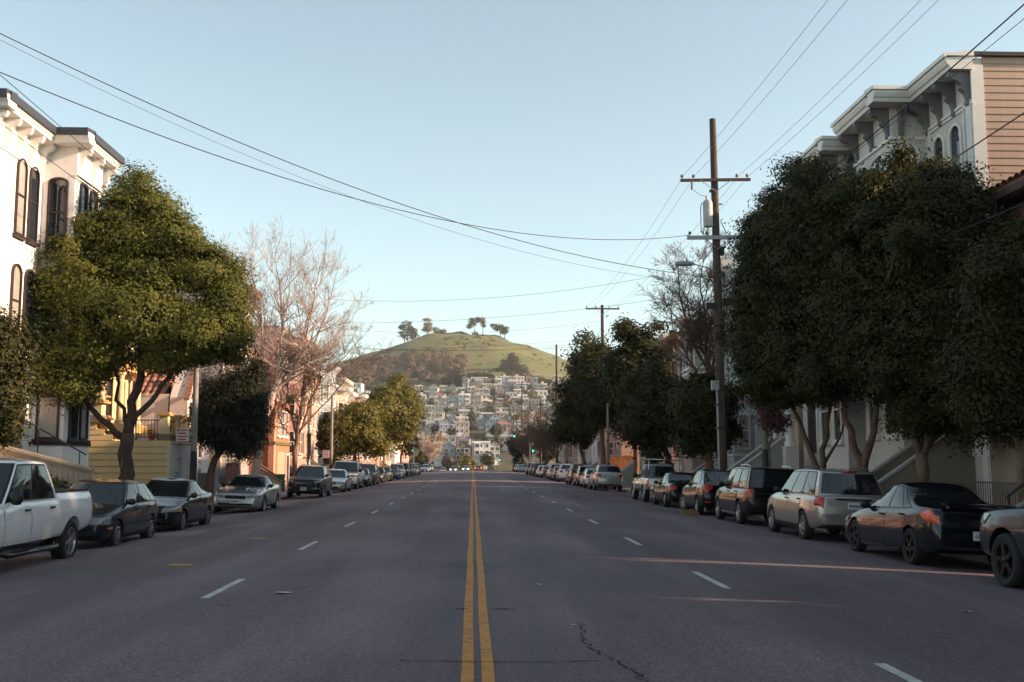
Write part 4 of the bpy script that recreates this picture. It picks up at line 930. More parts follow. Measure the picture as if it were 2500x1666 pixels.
# ---- right side
# R1 houses nearer than the frame, whose shadows lie over the road
mauve = pm('mauve_stucco', (.3, .25, .26), .8, var=.12); taupe = pm('taupe_stucco', (.3, .235, .19), .85, var=.15, scale=1.2)
rowhouse('row_house', 'grey row house on the right just outside the frame', 'R', -9.5, 10.1, 13.4, 12.5, pm('grey_wall', (.4, .39, .38), .8), white_t, seed=5, group='row houses on the right side')
rowhouse('row_house', 'taupe row house on the right next to the tile-roofed house', 'R', 11.8, 15.3, 13.4, 12.5, taupe, white_t, seed=6, group='row houses on the right side')
h = House('tile_roof_house', 'dark stucco house with red tile eaves at the right edge', 'R', 17.4, 26.3, 13.4); o = h.o
h.box('wall', 17.4, 26.3, 0, 11, -.5, 8.0, mauve)
tile_roof(o, 0.0, 8.9, -.62, 8.3, 4.2, 9.1, tile, .3, 9)
put('eave_board', fixn(MB().prism([(-.62, 8.05), (-.5, 8.0), (.02, 8.0), (.02, 8.4), (-.62, 8.22)], -.05, 8.95, 'x').mesh('eave_board', pm('eave_dark', (.12, .08, .07), .8))), o)
put('roof', fixn(MB().prism([(4.2, 9.0), (11, 8.4), (11, 8.0), (4.2, 8.0)], 0, 8.9, 'x').mesh('roof', tile)), o)
h.box('unseen_shade_block', 17.5, 26.2, 5.6, 11.5, -.5, 11.6, mauve); h.box('bay', 21.0, 25.6, -.8, .05, -.5, 5.2, taupe); h.box('bay_cap', 20.9, 25.7, -.95, .02, 5.2, 5.4, mauve)  # tall rear block is unseen, added to shade the white pickup opposite
for y in (22.0, 23.4, 24.8): window(o, h.U(y), -.8, 2.2, .9, 1.7, 0, 0, taupe)
for y in (24.6, 22.2, 19.4): 
    window(o, h.U(y), 0, 5.75, 1.0, 1.75, 0, .8, pm('greyviolet_trim', (.35, .32, .34), .7))
    q = MB(); q.prism([(-.05, 7.45), (-.45, 7.35), (-.4, 7.5), (-.05, 7.95)], h.U(y)-.8, h.U(y)+.8, 'x'); put('window_hood', fixn(q.mesh('window_hood', tile)), o)
for z in (5.5,): cornice(o, 0, 8.9, 0, z-.3, mauve, .15, fr=False)
stairs(o, h.U(20.4), 1.3, 0, 2.0, 11, concrete, taupe, pm('grey_coping', (.3, .27, .25), .8), iron); door(o, h.U(19.7), 0, 2.0, 1, 2.3, dark_t)

# R3 + R4: tall bracketed pair with tan lap siding on the end wall
palel = nmix('lilac_white_boards', (.6, .545, .51), (.55, .5, .47), .6, (.64, .585, .55), 10, bump=.1); greyb = pm('grey_bracket', (.17, .165, .175), .7, var=.15)
tansid = pm('tan_siding', (.47, .325, .25), .75, var=.16, scale=1.5)
h = House('bracketed_house', 'tall pale bracketed house with tan lap-sided end wall', 'R', 27.25, 33.55, 13.4); o = h.o
h.box('wall', 27.3, 33.55, 0, 14, -.6, 12.54, palel); h.box('roof', 27.6, 33.5, .1, 14, 12.545, 12.6, pm('tar_roof', (.07, .065, .062), .9))
h.box('roof_edge', 27.17, 27.32, .04, 14, 12.585, 12.69, dark_t)
fixb = fixn(MB().prism([(0, 0), (-.026, 0), (-.01, .196), (0, .196)], 0, 13.6, 'x').mesh('clapboard', tansid))
for k in range(61): put('clapboard', fixb, o, (h.W-.052, .32, .3+k*.2015), R(90))
put('corner_board', MB().box(h.W-.06, h.W-.006, -.02, .32, -.5, 12.35).mesh('corner_board', white_t), o); put('corner_board', MB().box(h.W-.36, h.W-.062, -.05, -.001, -.5, 11.4).mesh('corner_board', white_t), o)
h.box('bay', 30.35, 33.3, -1.0, .05, .6, 12.3, palel)
for a, b_, y in ((27.2, 30.3, 0), (30.3, 33.35, -1.0)):
    u, v = h.span(a, b_); cornice(o, u, v, y, 12.2, white_t, .72, white_t)
    n = 4 if y == 0 else 3
    for i in range(n): bracket(o, u+.25+(v-u-.5)*i/(n-1), y-.002, 12.2, .95, .58, .18, 0, greyb)
cornice_side(o, h, 30.35, 1.72, 12.197)
bracket(o, h.U(30.35)+.002, -.72, 12.2, .9, .4, .16, h.near(), greyb)
for z, hh in ((9.0, 2.05), (5.6, 2.2), (2.4, 2.3)):
    for y in (28.3, 29.35): window(o, h.U(y), 0, z, .78, hh, 0, 1.0, white_t, False)
    q = MB(); q.box(h.U(28.85)-1.15, h.U(28.85)-1.07, -.06, -.001, z-.1, z+hh+.3).box(h.U(28.85)+1.07, h.U(28.85)+1.15, -.06, -.001, z-.1, z+hh+.3).box(h.U(28.85)-1.15, h.U(28.85)+1.15, -.062, -.001, z+hh+.3, z+hh+.38); put('window_surround', q.mesh('window_surround', white_t), o)
    window(o, h.U(30.35), -.5, z, .6, hh, h.near(), 1.0, white_t, z < 3)
    for y in (31.2, 32.5): window(o, h.U(y), -1.0, z, .8, hh, 0, 1.0, white_t)
h.box('water_table', 27.2, 30.3, -.06, .02, 1.8, 2.0, white_t); h.box('belt_moulding', 30.3, 33.4, -1.06, .02, 11.2, 11.3, white_t)
stairs(o, h.U(29.6), 1.3, 0, 2.1, 12, concrete, taupe, pm('pale_coping', (.42, .38, .37), .8)); door(o, h.U(28.95), -.005, 2.1, 1, 2.2, dark_t)
h = House('bracketed_house', 'second pale bracketed house with porch columns behind the right trees', 'R', 33.85, 42.9, 13.4); o = h.o
h.box('wall', 33.85, 42.9, 0, 13, -.6, 12.0, palel); h.box('roof', 33.85, 42.9, .05, 13, 12.0, 12.25, pm('tar_roof', (.07, .065, .062), .9))
h.box('bay', 34.1, 37.0, -1.3, .05, .6, 11.95, palel)
for a, b_, y in ((34.0, 37.1, -1.3), (37.1, 42.9, 0)):
    u, v = h.span(a, b_); cornice(o, u, v, y, 11.85, white_t, .72, white_t); n = 3 if y else 6
    for i in range(n): bracket(o, u+.25+(v-u-.5)*i/(n-1), y-.002, 11.85, .95, .58, .18, 0, greyb)
cornice_side(o, h, 34.1, 2.02, 11.847); bracket(o, h.U(34.1)+.002, -1.0, 11.85, .9, .4, .16, h.near(), greyb)
for z in (8.7, 5.4, 2.3):
    for y in (34.9, 36.2): window(o, h.U(y), -1.3, z, .8, 2.1, 0, .8, white_t)
    for y in (38.2, 39.7): window(o, h.U(y), 0, z, .9, 2.1, 0, .8, white_t, z < 3)
stairs(o, h.U(42.3), 1.3, -1.2, 2.0, 11, concrete, pm('grey_stair', (.3, .29, .29), .8), pm('pale_coping', (.42, .38, .37), .8)); door(o, h.U(41.6), -.005, 2.0, 1.1, 2.3, dark_t)
for y in (42.6, 40.6):
    u = h.U(y); put('porch_pedestal', MB().box(u-.24, u+.24, -1.5, -1.02, -.3, 2.25).mesh('porch_pedestal', palel), o)
    put('porch_column', fixn(MB().lathe([(.21, 2.25), (.21, 2.4), (.16, 2.45), (.16, 3.2), (.2, 3.24), (.2, 3.34), (.155, 3.38), (.14, 4.9), (.2, 4.98), (.22, 5.2)], 16, c=(u, -1.26, 0)).mesh('porch_column', white_t, True, 40)), o)
u, v = h.span(40.2, 42.95); put('porch_roof', MB().box(u, v, -1.6, .02, 5.2, 5.55).mesh('porch_roof', white_t), o)
# R5 stucco building with ribbed parapet
salst = pm('salmon_stucco', (.5, .35, .28), .85, var=.1, scale=1.2)
h = House('ribbed_parapet_building', 'flat salmon stucco building with ribbed parapet behind the utility pole', 'R', 43.6, 49.9, 13.4); o = h.o
h.box('wall', 43.6, 49.9, 0, 13, -.5, 13.0, salst); h.box('roof', 43.7, 49.8, .1, 13, 13.0, 13.2, salst); h.box('parapet', 43.55, 49.95, -.1, .3, 12.9, 13.4, salst)
for k in range(6): h.box('parapet_rib', 43.55, 49.95, -.09, .02, 11.7+k*.2, 11.78+k*.2, salst)
for z in (8.8, 5.6, 2.4):
    for y in (44.8, 46.7, 48.7): window(o, h.U(y), 0, z, 1.2, 1.7, 0, 0, white_t)
door(o, h.U(47.7), 0, 0, 1, 2.2, dark_t)
RH = [(50.3, 57, 11.5, paleb, white_t, 'pale blue bay-windowed house beside the transformer pole', True), (57.4, 64, 10.2, tanst, white_t, 'tan row house behind the right bare tree', True), (64.4, 69.0, 9.5, cream, browntrim, 'cream row house behind the dark street trees', True), (72.4, 80, 10.5, rosew, white_t, 'rose row house behind the silver parked wagon', True),
      (80.4, 88, 9.8, sage, white_t, 'sage row house behind the second utility pole', False), (97, 104, 9.5, salmon, white_t, 'salmon row house beyond the painted fence', True), (104.4, 113, 10.2, tanst, cream, 'tan house past the dark street trees', True), (113.4, 124, 9.2, paleb, white_t, 'blue grey house beyond the white parked wagon', False),
      (124.4, 136, 9.9, cream, white_t, 'cream house by the third utility pole', True), (136.4, 150, 9.4, rosew, cream, 'rose house behind the purple bare tree', True), (150.4, 168, 9.0, tanst, white_t, 'tan corner house by the right traffic signal', False), (190, 212, 8, cream, white_t, 'cream building across the side street on the right', False)]
for i, (a, b_, H, wm, tr, lab, bay) in enumerate(RH): rowhouse('row_house', lab, 'R', a, b_, 13.5, H, wm, tr, seed=i+40, bay=bay, base=2.0, group='row houses on the right side', arch=.4 if i == 0 else 0)
# ------------------------------------------------------------------ trees
def leafmat(name, c1, c2, trans=.35, tc=None):
    m = bpy.data.materials.new(name); m.use_nodes = True; t = m.node_tree; t.nodes.clear()
    out = t.nodes.new('ShaderNodeOutputMaterial'); at = t.nodes.new('ShaderNodeAttribute'); at.attribute_name = 'tint'
    mx = t.nodes.new('ShaderNodeMix'); mx.data_type = 'RGBA'; mx.inputs[6].default_value = (*c1, 1); mx.inputs[7].default_value = (*c2, 1); t.links.new(at.outputs['Fac'], mx.inputs[0])
    d = t.nodes.new('ShaderNodeBsdfPrincipled'); d.inputs['Roughness'].default_value = .55; d.inputs['Specular IOR Level'].default_value = .18; t.links.new(mx.outputs[2], d.inputs['Base Color'])
    tr = t.nodes.new('ShaderNodeBsdfTranslucent'); hs = t.nodes.new('ShaderNodeVectorMath'); hs.operation = 'MULTIPLY'; hs.inputs[1].default_value = tc or (1.5, 1.35, .6); t.links.new(mx.outputs[2], hs.inputs[0]); t.links.new(hs.outputs[0], tr.inputs[0])
    ms = t.nodes.new('ShaderNodeMixShader'); ms.inputs[0].default_value = trans; t.links.new(d.outputs[0], ms.inputs[1]); t.links.new(tr.outputs[0], ms.inputs[2]); t.links.new(ms.outputs[0], out.inputs[0])
    return m
leaf_a = leafmat('leaf_ficus', (.05, .062, .013), (.14, .14, .027), .28)
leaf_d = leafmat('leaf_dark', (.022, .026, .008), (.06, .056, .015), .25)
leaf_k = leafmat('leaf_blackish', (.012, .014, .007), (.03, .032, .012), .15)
leaf_g = leafmat('leaf_round', (.055, .065, .016), (.2, .17, .04), .35)
leaf_p = leafmat('leaf_plum', (.10, .045, .05), (.2, .1, .1), .3, (1.2, 1.0, .9))
leaf_t = leafmat('twig_brown', (.085, .06, .042), (.165, .11, .075), .1, (1, 1, 1))
bark = nmix('bark', (.075, .05, .04), (.045, .032, .027), 6, (.11, .08, .065), 25, bump=.8, bs=35, stretch=(1, 1, .25))
bark_p = nmix('pale_bark', (.43, .325, .275), (.34, .25, .21), 5, (.5, .39, .33), 18, bump=.4, bs=30, stretch=(1, 1, .3))
bark_w = nmix('warm_bark', (.17, .10, .07), (.10, .06, .045), 5, (.24, .15, .1), 20, bump=.5, bs=30, stretch=(1, 1, .3))
def leaf_cloud(lobes, n, size, seed, clump=.28, npc=38, droop=.0, shell=.45, asp=.5):
    """leaf-sized folded quads gathered in clumps through the volume of the lobes (x, y, z, rx, ry, rz)"""
    g = np.random.default_rng(seed); lb = np.array(lobes, float); vol = lb[:, 3]*lb[:, 4]*lb[:, 5]; pr = vol**.72; pr /= pr.sum()
    nc = max(4, n // npc); li = g.choice(len(lb), nc, p=pr); d = g.normal(size=(nc, 3)); d /= np.linalg.norm(d, axis=1)[:, None]
    rad = shell + (1-shell) * g.random(nc)**.6; L_ = lb[li]; wob = 1 + .16*np.sin(d[:, 0]*5 + li) * np.cos(d[:, 2]*4 + li*2)
    cc = L_[:, :3] + d * L_[:, 3:] * (rad*wob)[:, None]; ct = g.random(nc); cs = clump*(.6 + .8*g.random(nc))
    ci = np.repeat(np.arange(nc), npc); N = len(ci); off = g.normal(size=(N, 3)) * cs[ci][:, None] * np.array([1, 1, .58]); p = cc[ci] + off
    p[:, 2] -= droop * np.abs(g.normal(size=N)) * cs[ci]
    nrm = d[ci]*1.0 + off/(cs[ci][:, None]+1e-6)*.22 + np.array([0, 0, .45]) + g.normal(size=(N, 3))*.32; nrm /= np.linalg.norm(nrm, axis=1)[:, None]
    a = g.normal(size=(N, 3)); a[:, 2] -= droop*1.5; a -= nrm * (a*nrm).sum(1)[:, None]; a /= np.linalg.norm(a, axis=1)[:, None]; b_ = np.cross(nrm, a)
    s_ = size*1.12*(.6 + .8*g.random(N))[:, None]; w_ = s_*asp*.66
    v0 = p - a*s_*.5 - b_*w_*.75; v1 = p + a*s_*.62; v2 = p - a*s_*.3 + b_*w_*1.15 - nrm*s_*.08        # one pointed, slightly tilted leaf face
    V = np.stack([v0, v1, v2], 1).reshape(-1, 3); F = np.arange(N*3).reshape(-1, 3)
    tint = np.clip(.55*ct[ci] + .45*g.random(N), 0, 1); return V, F, tint, cc
def limb(q, pts, r0, r1, n=8, seed=0, wig=.05):
    r_ = random.Random(seed); P = []; k = len(pts)
    for i in range(k-1):
        a, b_ = Vector(pts[i]), Vector(pts[i+1]); m = 4
        for j in range(m): P.append(a.lerp(b_, j/m) + Vector((r_.gauss(0, wig), r_.gauss(0, wig), r_.gauss(0, wig*.4))) * (0 if i+j == 0 else 1))
    P.append(Vector(pts[-1])); q.tube(P, [r0 + (r1-r0)*(i/(len(P)-1))**.8 for i in range(len(P))], n)
def leafy_tree(name, label, base, limbs, lobes, n, size, lm, bm, seed, cat='tree', group=None, clump=.28, droop=0, shell=.45, twigs=60, npc=38, asp=.5, r=.17):
    """limbs: list of (points, r0, r1) in local metres; lobes in local metres"""
    o = thing(name, label, cat, base, 0, group); q = MB()
    for i, (pts, r0, r1) in enumerate(limbs): limb(q, pts, r0, r1, 10 if r0 > .12 else 6, seed+i)
    q.tube([(limbs[0][0][0][0], limbs[0][0][0][1], -.25), limbs[0][0][0]], [limbs[0][1]*1.35, limbs[0][1]], 10)
    V, F, tint, cc = leaf_cloud(lobes, n, size, seed, clump, npc, droop, shell, asp)
    r_ = random.Random(seed); ends = [Vector(l[0][-1]) for l in limbs]
    for k in range(twigs):
        c = Vector(cc[r_.randrange(len(cc))]); e = min(ends, key=lambda p: (p-c).length); m = e.lerp(c, .5) + Vector((r_.gauss(0, .15), r_.gauss(0, .15), -.1)); q.tube([e, m, c], [.035, .02, .008], 4)
    put('trunk', q.mesh('trunk', bm, True), o); put('crown', np_mesh('crown', V, F, lm, tint), o); return o
def bare_tree(name, label, base, limbs, seed, bm, depth=4, ln=1.5, spread=.55, up=.35, rmin=.008, cat='tree', group=None, kids=(3, 4), wind=(0, 0, 0), shrink=.66):
    o = thing(name, label, cat, base, 0, group); q = MB(); tw = MB(); r_ = random.Random(seed)
    def grow(p, d, l, r, k):
        pts = [p]; n = 3; dd = d.copy()
        for i in range(n):
            dd = (dd + Vector((r_.gauss(0, .14), r_.gauss(0, .14), r_.gauss(0, .1) + up*.16))).normalized(); pts.append(pts[-1] + dd*l/n)
        mb = q if r > .03 else tw
        mb.tube(pts, [max(r*(1-.45*i/n), rmin*.7) for i in range(n+1)], 6 if r > .05 else 4 if r > .02 else 3, cap=False)
        if k <= 0: return
        for j in range(r_.randint(*kids)):
            t_ = r_.uniform(.35, 1.0); i = min(n-1, int(t_*n)); s_ = pts[i].lerp(pts[i+1], t_*n-i)
            nd = (dd + Vector((r_.gauss(0, 1), r_.gauss(0, 1), r_.gauss(0, .6)))*spread + Vector((0, 0, up*.5)) + Vector(wind)).normalized()
            grow(s_, nd, l*shrink*r_.uniform(.75, 1.25), max(r*.55, rmin), k-1)
        grow(pts[-1], dd, l*shrink*1.1, max(r*.6, rmin), k-1)
    for i, (pts, r0, r1) in enumerate(limbs):
        limb(q, pts, r0, r1, 9 if r0 > .1 else 6, seed+i, .04)
        P = [Vector(p) for p in pts]; tot = len(P)-1
        if i == 0: q.tube([(P[0].x, P[0].y, -.25), P[0]], [r0*1.3, r0], 9)
        for k in range(6 + 4*tot if i else 1):
            t_ = r_.uniform(.25, 1)*tot; a = min(tot-1, int(t_)); s_ = P[a].lerp(P[a+1], t_-a); d = (P[a+1]-P[a]).normalized(); rr = r0 + (r1-r0)*t_/tot
            grow(s_, (d*.6 + Vector((r_.gauss(0, 1), r_.gauss(0, 1), r_.gauss(0, .5)))*spread + Vector((0, 0, up)) + Vector(wind)).normalized(), ln*r_.uniform(.7, 1.2), min(rr*.6, .05), depth-1)
        grow(P[-1], (P[-1]-P[-2]).normalized(), ln*1.1, r1, depth)
    put('trunk', q.mesh('trunk', bm, True), o); put('twigs', tw.mesh('twigs', bm), o); return o

# left: the big clipped evergreen (trunk 34 m away)
k = 34/2440
def lp(px, py, k=k, x0=297): return ((px-x0)*k, 1.65+.15+(1062-py)*k)        # picture position at this tree's distance -> local x, z
def lim(ptsxy, dy, k, x0): return [( (px-x0)*k, dy*i/(len(ptsxy)-1), 1.8+(1062-py)*k) for i, (px, py) in enumerate(ptsxy)]
def lob(px, py, rx, rz, y, ry, k, x0): return ((px-x0)*k, y, 1.8+(1062-py)*k, rx*k*1.08, ry, rz*k*1.08)
K = 34/2440; X0 = 297
leafy_tree('street_tree', 'big dense evergreen street tree with forked trunk before the white house', (-10.95, 34, -.15),
    [([(0, 0, 0), (0, 0, 1.4), (.03, 0, 2.7)], .25, .2), (lim([(300, 1000), (312, 900), (318, 780), (325, 640), (330, 520)], .3, K, X0), .17, .05), (lim([(292, 1010), (225, 950), (175, 880), (130, 800)], -.3, K, X0), .12, .04),
     (lim([(310, 975), (360, 910), (420, 830), (470, 740)], -.2, K, X0), .11, .04), (lim([(300, 990), (268, 900), (250, 820)], .5, K, X0), .08, .03), (lim([(318, 800), (380, 700), (430, 610)], .6, K, X0), .07, .03), (lim([(318, 780), (240, 680), (190, 600)], -.4, K, X0), .07, .03)],
    [lob(302, 428, 44, 46, 0, .7, K, X0), lob(268, 478, 56, 46, 0, .9, K, X0), lob(338, 482, 56, 48, .1, .9, K, X0), lob(228, 535, 68, 46, .1, 1.2, K, X0), lob(385, 545, 64, 52, -.1, 1.2, K, X0), lob(300, 560, 95, 55, .2, 1.5, K, X0), lob(160, 600, 66, 48, -.1, 1.2, K, X0), lob(310, 615, 110, 48, .4, 1.5, K, X0), lob(455, 615, 56, 66, .0, 1.2, K, X0),
     lob(130, 680, 80, 50, -.2, 1.3, K, X0), lob(500, 690, 50, 60, .2, 1.0, K, X0), lob(300, 730, 140, 72, -.6, 1.5, K, X0), lob(120, 780, 95, 80, 0, 1.5, K, X0), lob(450, 770, 100, 72, -.2, 1.4, K, X0), lob(220, 820, 80, 60, -.2, 1.3, K, X0),
     lob(170, 890, 70, 45, -.4, .9, K, X0), lob(370, 820, 70, 45, 0, 1.1, K, X0), lob(60, 830, 65, 65, 0, 1, K, X0), lob(70, 740, 60, 50, .2, 1.0, K, X0), lob(20, 790, 50, 60, .3, .9, K, X0), lob(100, 870, 60, 45, -.2, .9, K, X0), lob(140, 830, 80, 60, -.3, 1.2, K, X0), lob(60, 700, 50, 45, 0, .9, K, X0), lob(200, 660, 80, 60, -.4, 1.2, K, X0), lob(510, 640, 40, 50, .1, .8, K, X0), lob(525, 785, 40, 55, 0, .9, K, X0)],
    250000, .085, leaf_a, bark, 11, clump=.2, shell=.55, twigs=120, npc=110)
K = 24.5/2440; X0 = -12
leafy_tree('street_tree', 'dark street tree at the left edge above the white pickup', (-10.95, 24.5, -.15), [([(0, 0, 0), (.05, 0, 2.2), (.1, 0, 3.4)], .14, .06), ([(.05, 0, 2.2), (.5, .2, 3.4)], .06, .03), ([(.05, 0, 2.2), (-.6, -.2, 3.6)], .06, .03)],
    [lob(-60, 790, 90, 90, 0, .9, K, X0), lob(-40, 860, 80, 120, 0, .9, K, X0), lob(15, 900, 55, 90, 0, .7, K, X0), lob(0, 800, 60, 70, 0, .8, K, X0), lob(30, 975, 28, 50, 0, .35, K, X0)], 26000, .085, leaf_d, bark, 12, clump=.15, twigs=40)
K = 44/2440; X0 = 490
leafy_tree('weeping_tree', 'dense dark weeping tree with slanting trunk beside the left pole', (-10.75, 44, -.15), [([(-.1, 0, 0), (.1, 0, 1.6), (.7, 0, 3.0)], .2, .1), ([(.5, 0, 2.6), (1.6, .2, 4.6)], .08, .03), ([(.3, 0, 2.2), (-.3, 0, 3.9)], .08, .03)],
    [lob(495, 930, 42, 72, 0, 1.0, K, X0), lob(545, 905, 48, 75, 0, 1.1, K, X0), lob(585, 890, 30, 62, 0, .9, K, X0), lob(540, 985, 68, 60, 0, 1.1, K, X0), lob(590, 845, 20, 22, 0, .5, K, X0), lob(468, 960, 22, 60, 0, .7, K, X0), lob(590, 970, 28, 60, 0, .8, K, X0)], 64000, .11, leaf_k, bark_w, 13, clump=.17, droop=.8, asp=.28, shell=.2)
# bare plane tree and its smaller neighbour
K = 54/2440; X0 = 585
bare_tree('bare_street_tree', 'tall bare spreading street tree with pale pinkish limbs', (-11.1, 54, -.15),
    [(lim([(585, 1140), (598, 1040), (612, 960), (628, 905)], 0, K, X0), .24, .17), (lim([(622, 930), (604, 840), (592, 740), (570, 640)], .6, K, X0), .12, .04), (lim([(615, 950), (640, 860), (650, 760), (640, 650)], -.5, K, X0), .12, .035),
     (lim([(625, 915), (665, 840), (700, 760), (715, 660)], .4, K, X0), .12, .035), (lim([(630, 900), (680, 850), (720, 800), (750, 720)], -.4, K, X0), .11, .03), (lim([(640, 890), (690, 860), (735, 830), (770, 780)], .5, K, X0), .07, .025), (lim([(598, 830), (560, 760), (540, 680)], .3, K, X0), .07, .025)],
    21, bark_p, depth=5, ln=1.0, spread=.7, up=.3, rmin=.0055, kids=(1, 3), shrink=.68)
K = 67/2440; X0 = 690
bare_tree('bare_street_tree', 'smaller bare tree with dark trunk before the orange house', (-11.1, 67, -.15),
    [(lim([(690, 1115), (690, 1040), (693, 1000)], 0, K, X0), .17, .13), (lim([(692, 1005), (672, 930), (665, 860)], .3, K, X0), .08, .03), (lim([(694, 1000), (720, 930), (745, 870), (790, 830)], -.3, K, X0), .08, .03), (lim([(694, 1000), (700, 920), (705, 850)], .3, K, X0), .08, .03), (lim([(690, 1020), (655, 970), (645, 930)], -.2, K, X0), .06, .02), (lim([(700, 990), (760, 920), (820, 850)], .2, K, X0), .06, .02)],
    22, bark_w, depth=5, ln=1.0, spread=.66, up=.25, rmin=.007, kids=(1, 3))
# round green trees further down the left side
def round_tree(label, X, y, px0, py0, px1, py1, n, seed, lm=None, bm=None, size=.2, tr=(0, 1060), name='street_tree', grp='green trees down the left side', lob_=None):
    K = y/2440; X0 = 1087 + X*2440/y; r_ = random.Random(seed); cx, cy = (px0+px1)/2, (py0+py1)/2; rx, ry = (px1-px0)/2, (py1-py0)/2; L_ = []
    for i in range(11):
        a = r_.uniform(0, 6.28); d = r_.uniform(.25, .68); L_.append(lob(cx+rx*d*math.cos(a), cy-ry*d*math.sin(a)*.9, rx*r_.uniform(.3, .48), ry*r_.uniform(.3, .46), r_.uniform(-.6, .6)*rx*K, rx*K*r_.uniform(.35, .6), K, X0))
    for i in range(16):
        a = r_.uniform(0, 6.28); d = r_.uniform(.7, .98); q_ = r_.uniform(.13, .24); L_.append(lob(cx+rx*d*math.cos(a), cy-ry*d*math.sin(a), rx*q_, ry*q_, r_.uniform(-.5, .5)*rx*K, rx*K*q_, K, X0))
    L_.append(lob(cx, cy, rx*.6, ry*.6, 0, rx*K*.7, K, X0)); zc = 1.8+(1062-cy)*K; dx = (cx-X0)*K
    return leafy_tree(name, label, (X, y, wz(y)), [([(0, 0, 0), (dx*.2, 0, zc*.35), (dx*.5, 0, zc*.55)], .22, .16), ([(dx*.5, 0, zc*.55), (dx+.6, .3, zc)], .12, .05), ([(dx*.5, 0, zc*.55), (dx-.8, -.3, zc)], .12, .05), ([(dx*.4, 0, zc*.5), (dx, .5, zc*1.1)], .1, .04)], L_, n, size, lm or leaf_g, bm or bark_w, seed, group=grp, clump=.16*rx*K*.5+.12, twigs=40, npc=30)
round_tree('broad round green tree beside the left lamp pole', -10.9, 98, 735, 925, 900, 1062, 26000, 31, size=.22)
round_tree('taller yellow green tree with pale trunk behind the round green tree', -10.9, 130, 838, 868, 962, 1025, 26000, 32, size=.26, bm=bark_p)
round_tree('dark green tree beside the left traffic signal', -10.9, 160, 905, 885, 968, 1050, 7000, 33, lm=leaf_d, size=.32)
round_tree('low dark green tree left of the round green tree', -11.6, 84, 735, 960, 780, 1060, 5000, 34, lm=leaf_d, size=.22)
round_tree('small green bush-like tree at the crest on the left', -11, 205, 948, 1040, 984, 1075, 3500, 35, lm=leaf_d, size=.3)
K = 225/2440; X0 = 995
bare_tree('bare_street_tree', 'pinkish bare tree near the crest on the left', (-9.6+.0, 222, wz(222)), [([(0, 0, 0), (.1, 0, 2.2)], .16, .12)] + [([(.1, 0, 2.0), (dx*.5, dy*.5, 3.6), (dx, dy, 5.2)], .07, .03) for dx, dy in ((-1.6, .5), (1.4, -.5), (.2, 1), (-.6, -1), (2.2, .6))], 23, bark_p, depth=3, ln=1.2, spread=.6, up=.3, rmin=.022, kids=(3, 4))
bare_tree('bare_street_tree', 'small pink bare tree before the pale blue gabled house', (-4.8-5.2, 236, wz(236)), [([(0, 0, 0), (.1, 0, 1.6)], .12, .1)] + [([(.1, 0, 1.4), (dx*.5, dy*.5, 2.5), (dx, dy, 3.6)], .06, .03) for dx, dy in ((-1.2, .5), (1.2, -.5), (.2, 1), (1.9, .6))], 24, bark_p, depth=3, ln=1.0, spread=.6, up=.3, rmin=.022, kids=(3, 4))

# right: the dark mass of street trees
def right_tree(label, X, y, lobes, n, seed, limbs, size=.088, lm=None, bm=None):
    K = y/2440; X0 = 1087 + X*2440/y; r_ = random.Random(seed); L_ = list(lobes)
    for (px, py, rx, rz_, dy, ry) in lobes:                       # smaller lobes pushed out of the big ones: a ragged, lumpy outline
        for j in range(3):
            a = r_.uniform(0, 6.28); f = r_.uniform(.75, 1.12); s_ = r_.uniform(.24, .42); L_.append((px + rx*f*math.cos(a), py - rz_*f*math.sin(a), max(16, rx*s_), max(16, rz_*s_), dy + r_.uniform(-1, 1)*ry, ry*s_))
    return leafy_tree('street_tree', label, (X, y, wz(y)), limbs, [lob(px, py, rx, rz_, dy, ry, K, X0) for (px, py, rx, rz_, dy, ry) in L_], n, size, lm or leaf_d, bm or bark_w, seed, group='dark street trees on the right', clump=.2, shell=.5, twigs=90, npc=100)
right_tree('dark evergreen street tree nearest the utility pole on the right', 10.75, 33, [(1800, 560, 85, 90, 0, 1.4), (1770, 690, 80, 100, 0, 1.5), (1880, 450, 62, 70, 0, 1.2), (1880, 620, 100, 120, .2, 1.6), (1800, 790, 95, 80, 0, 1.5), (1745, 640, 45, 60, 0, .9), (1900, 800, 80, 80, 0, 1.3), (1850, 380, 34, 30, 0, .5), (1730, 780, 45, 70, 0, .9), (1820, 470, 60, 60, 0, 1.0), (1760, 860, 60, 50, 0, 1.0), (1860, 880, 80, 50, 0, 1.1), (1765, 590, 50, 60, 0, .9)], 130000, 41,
    [([(0, 0, 0), (-.05, 0, 1.5)], .17, .15), ([(0, 0, 1.3), (-.5, .2, 3), (-1.2, .3, 5.2)], .11, .04), ([(0, 0, 1.3), (.3, -.2, 3), (.7, -.3, 6)], .11, .04), ([(0, 0, 1.4), (.9, .3, 2.8)], .07, .03)])
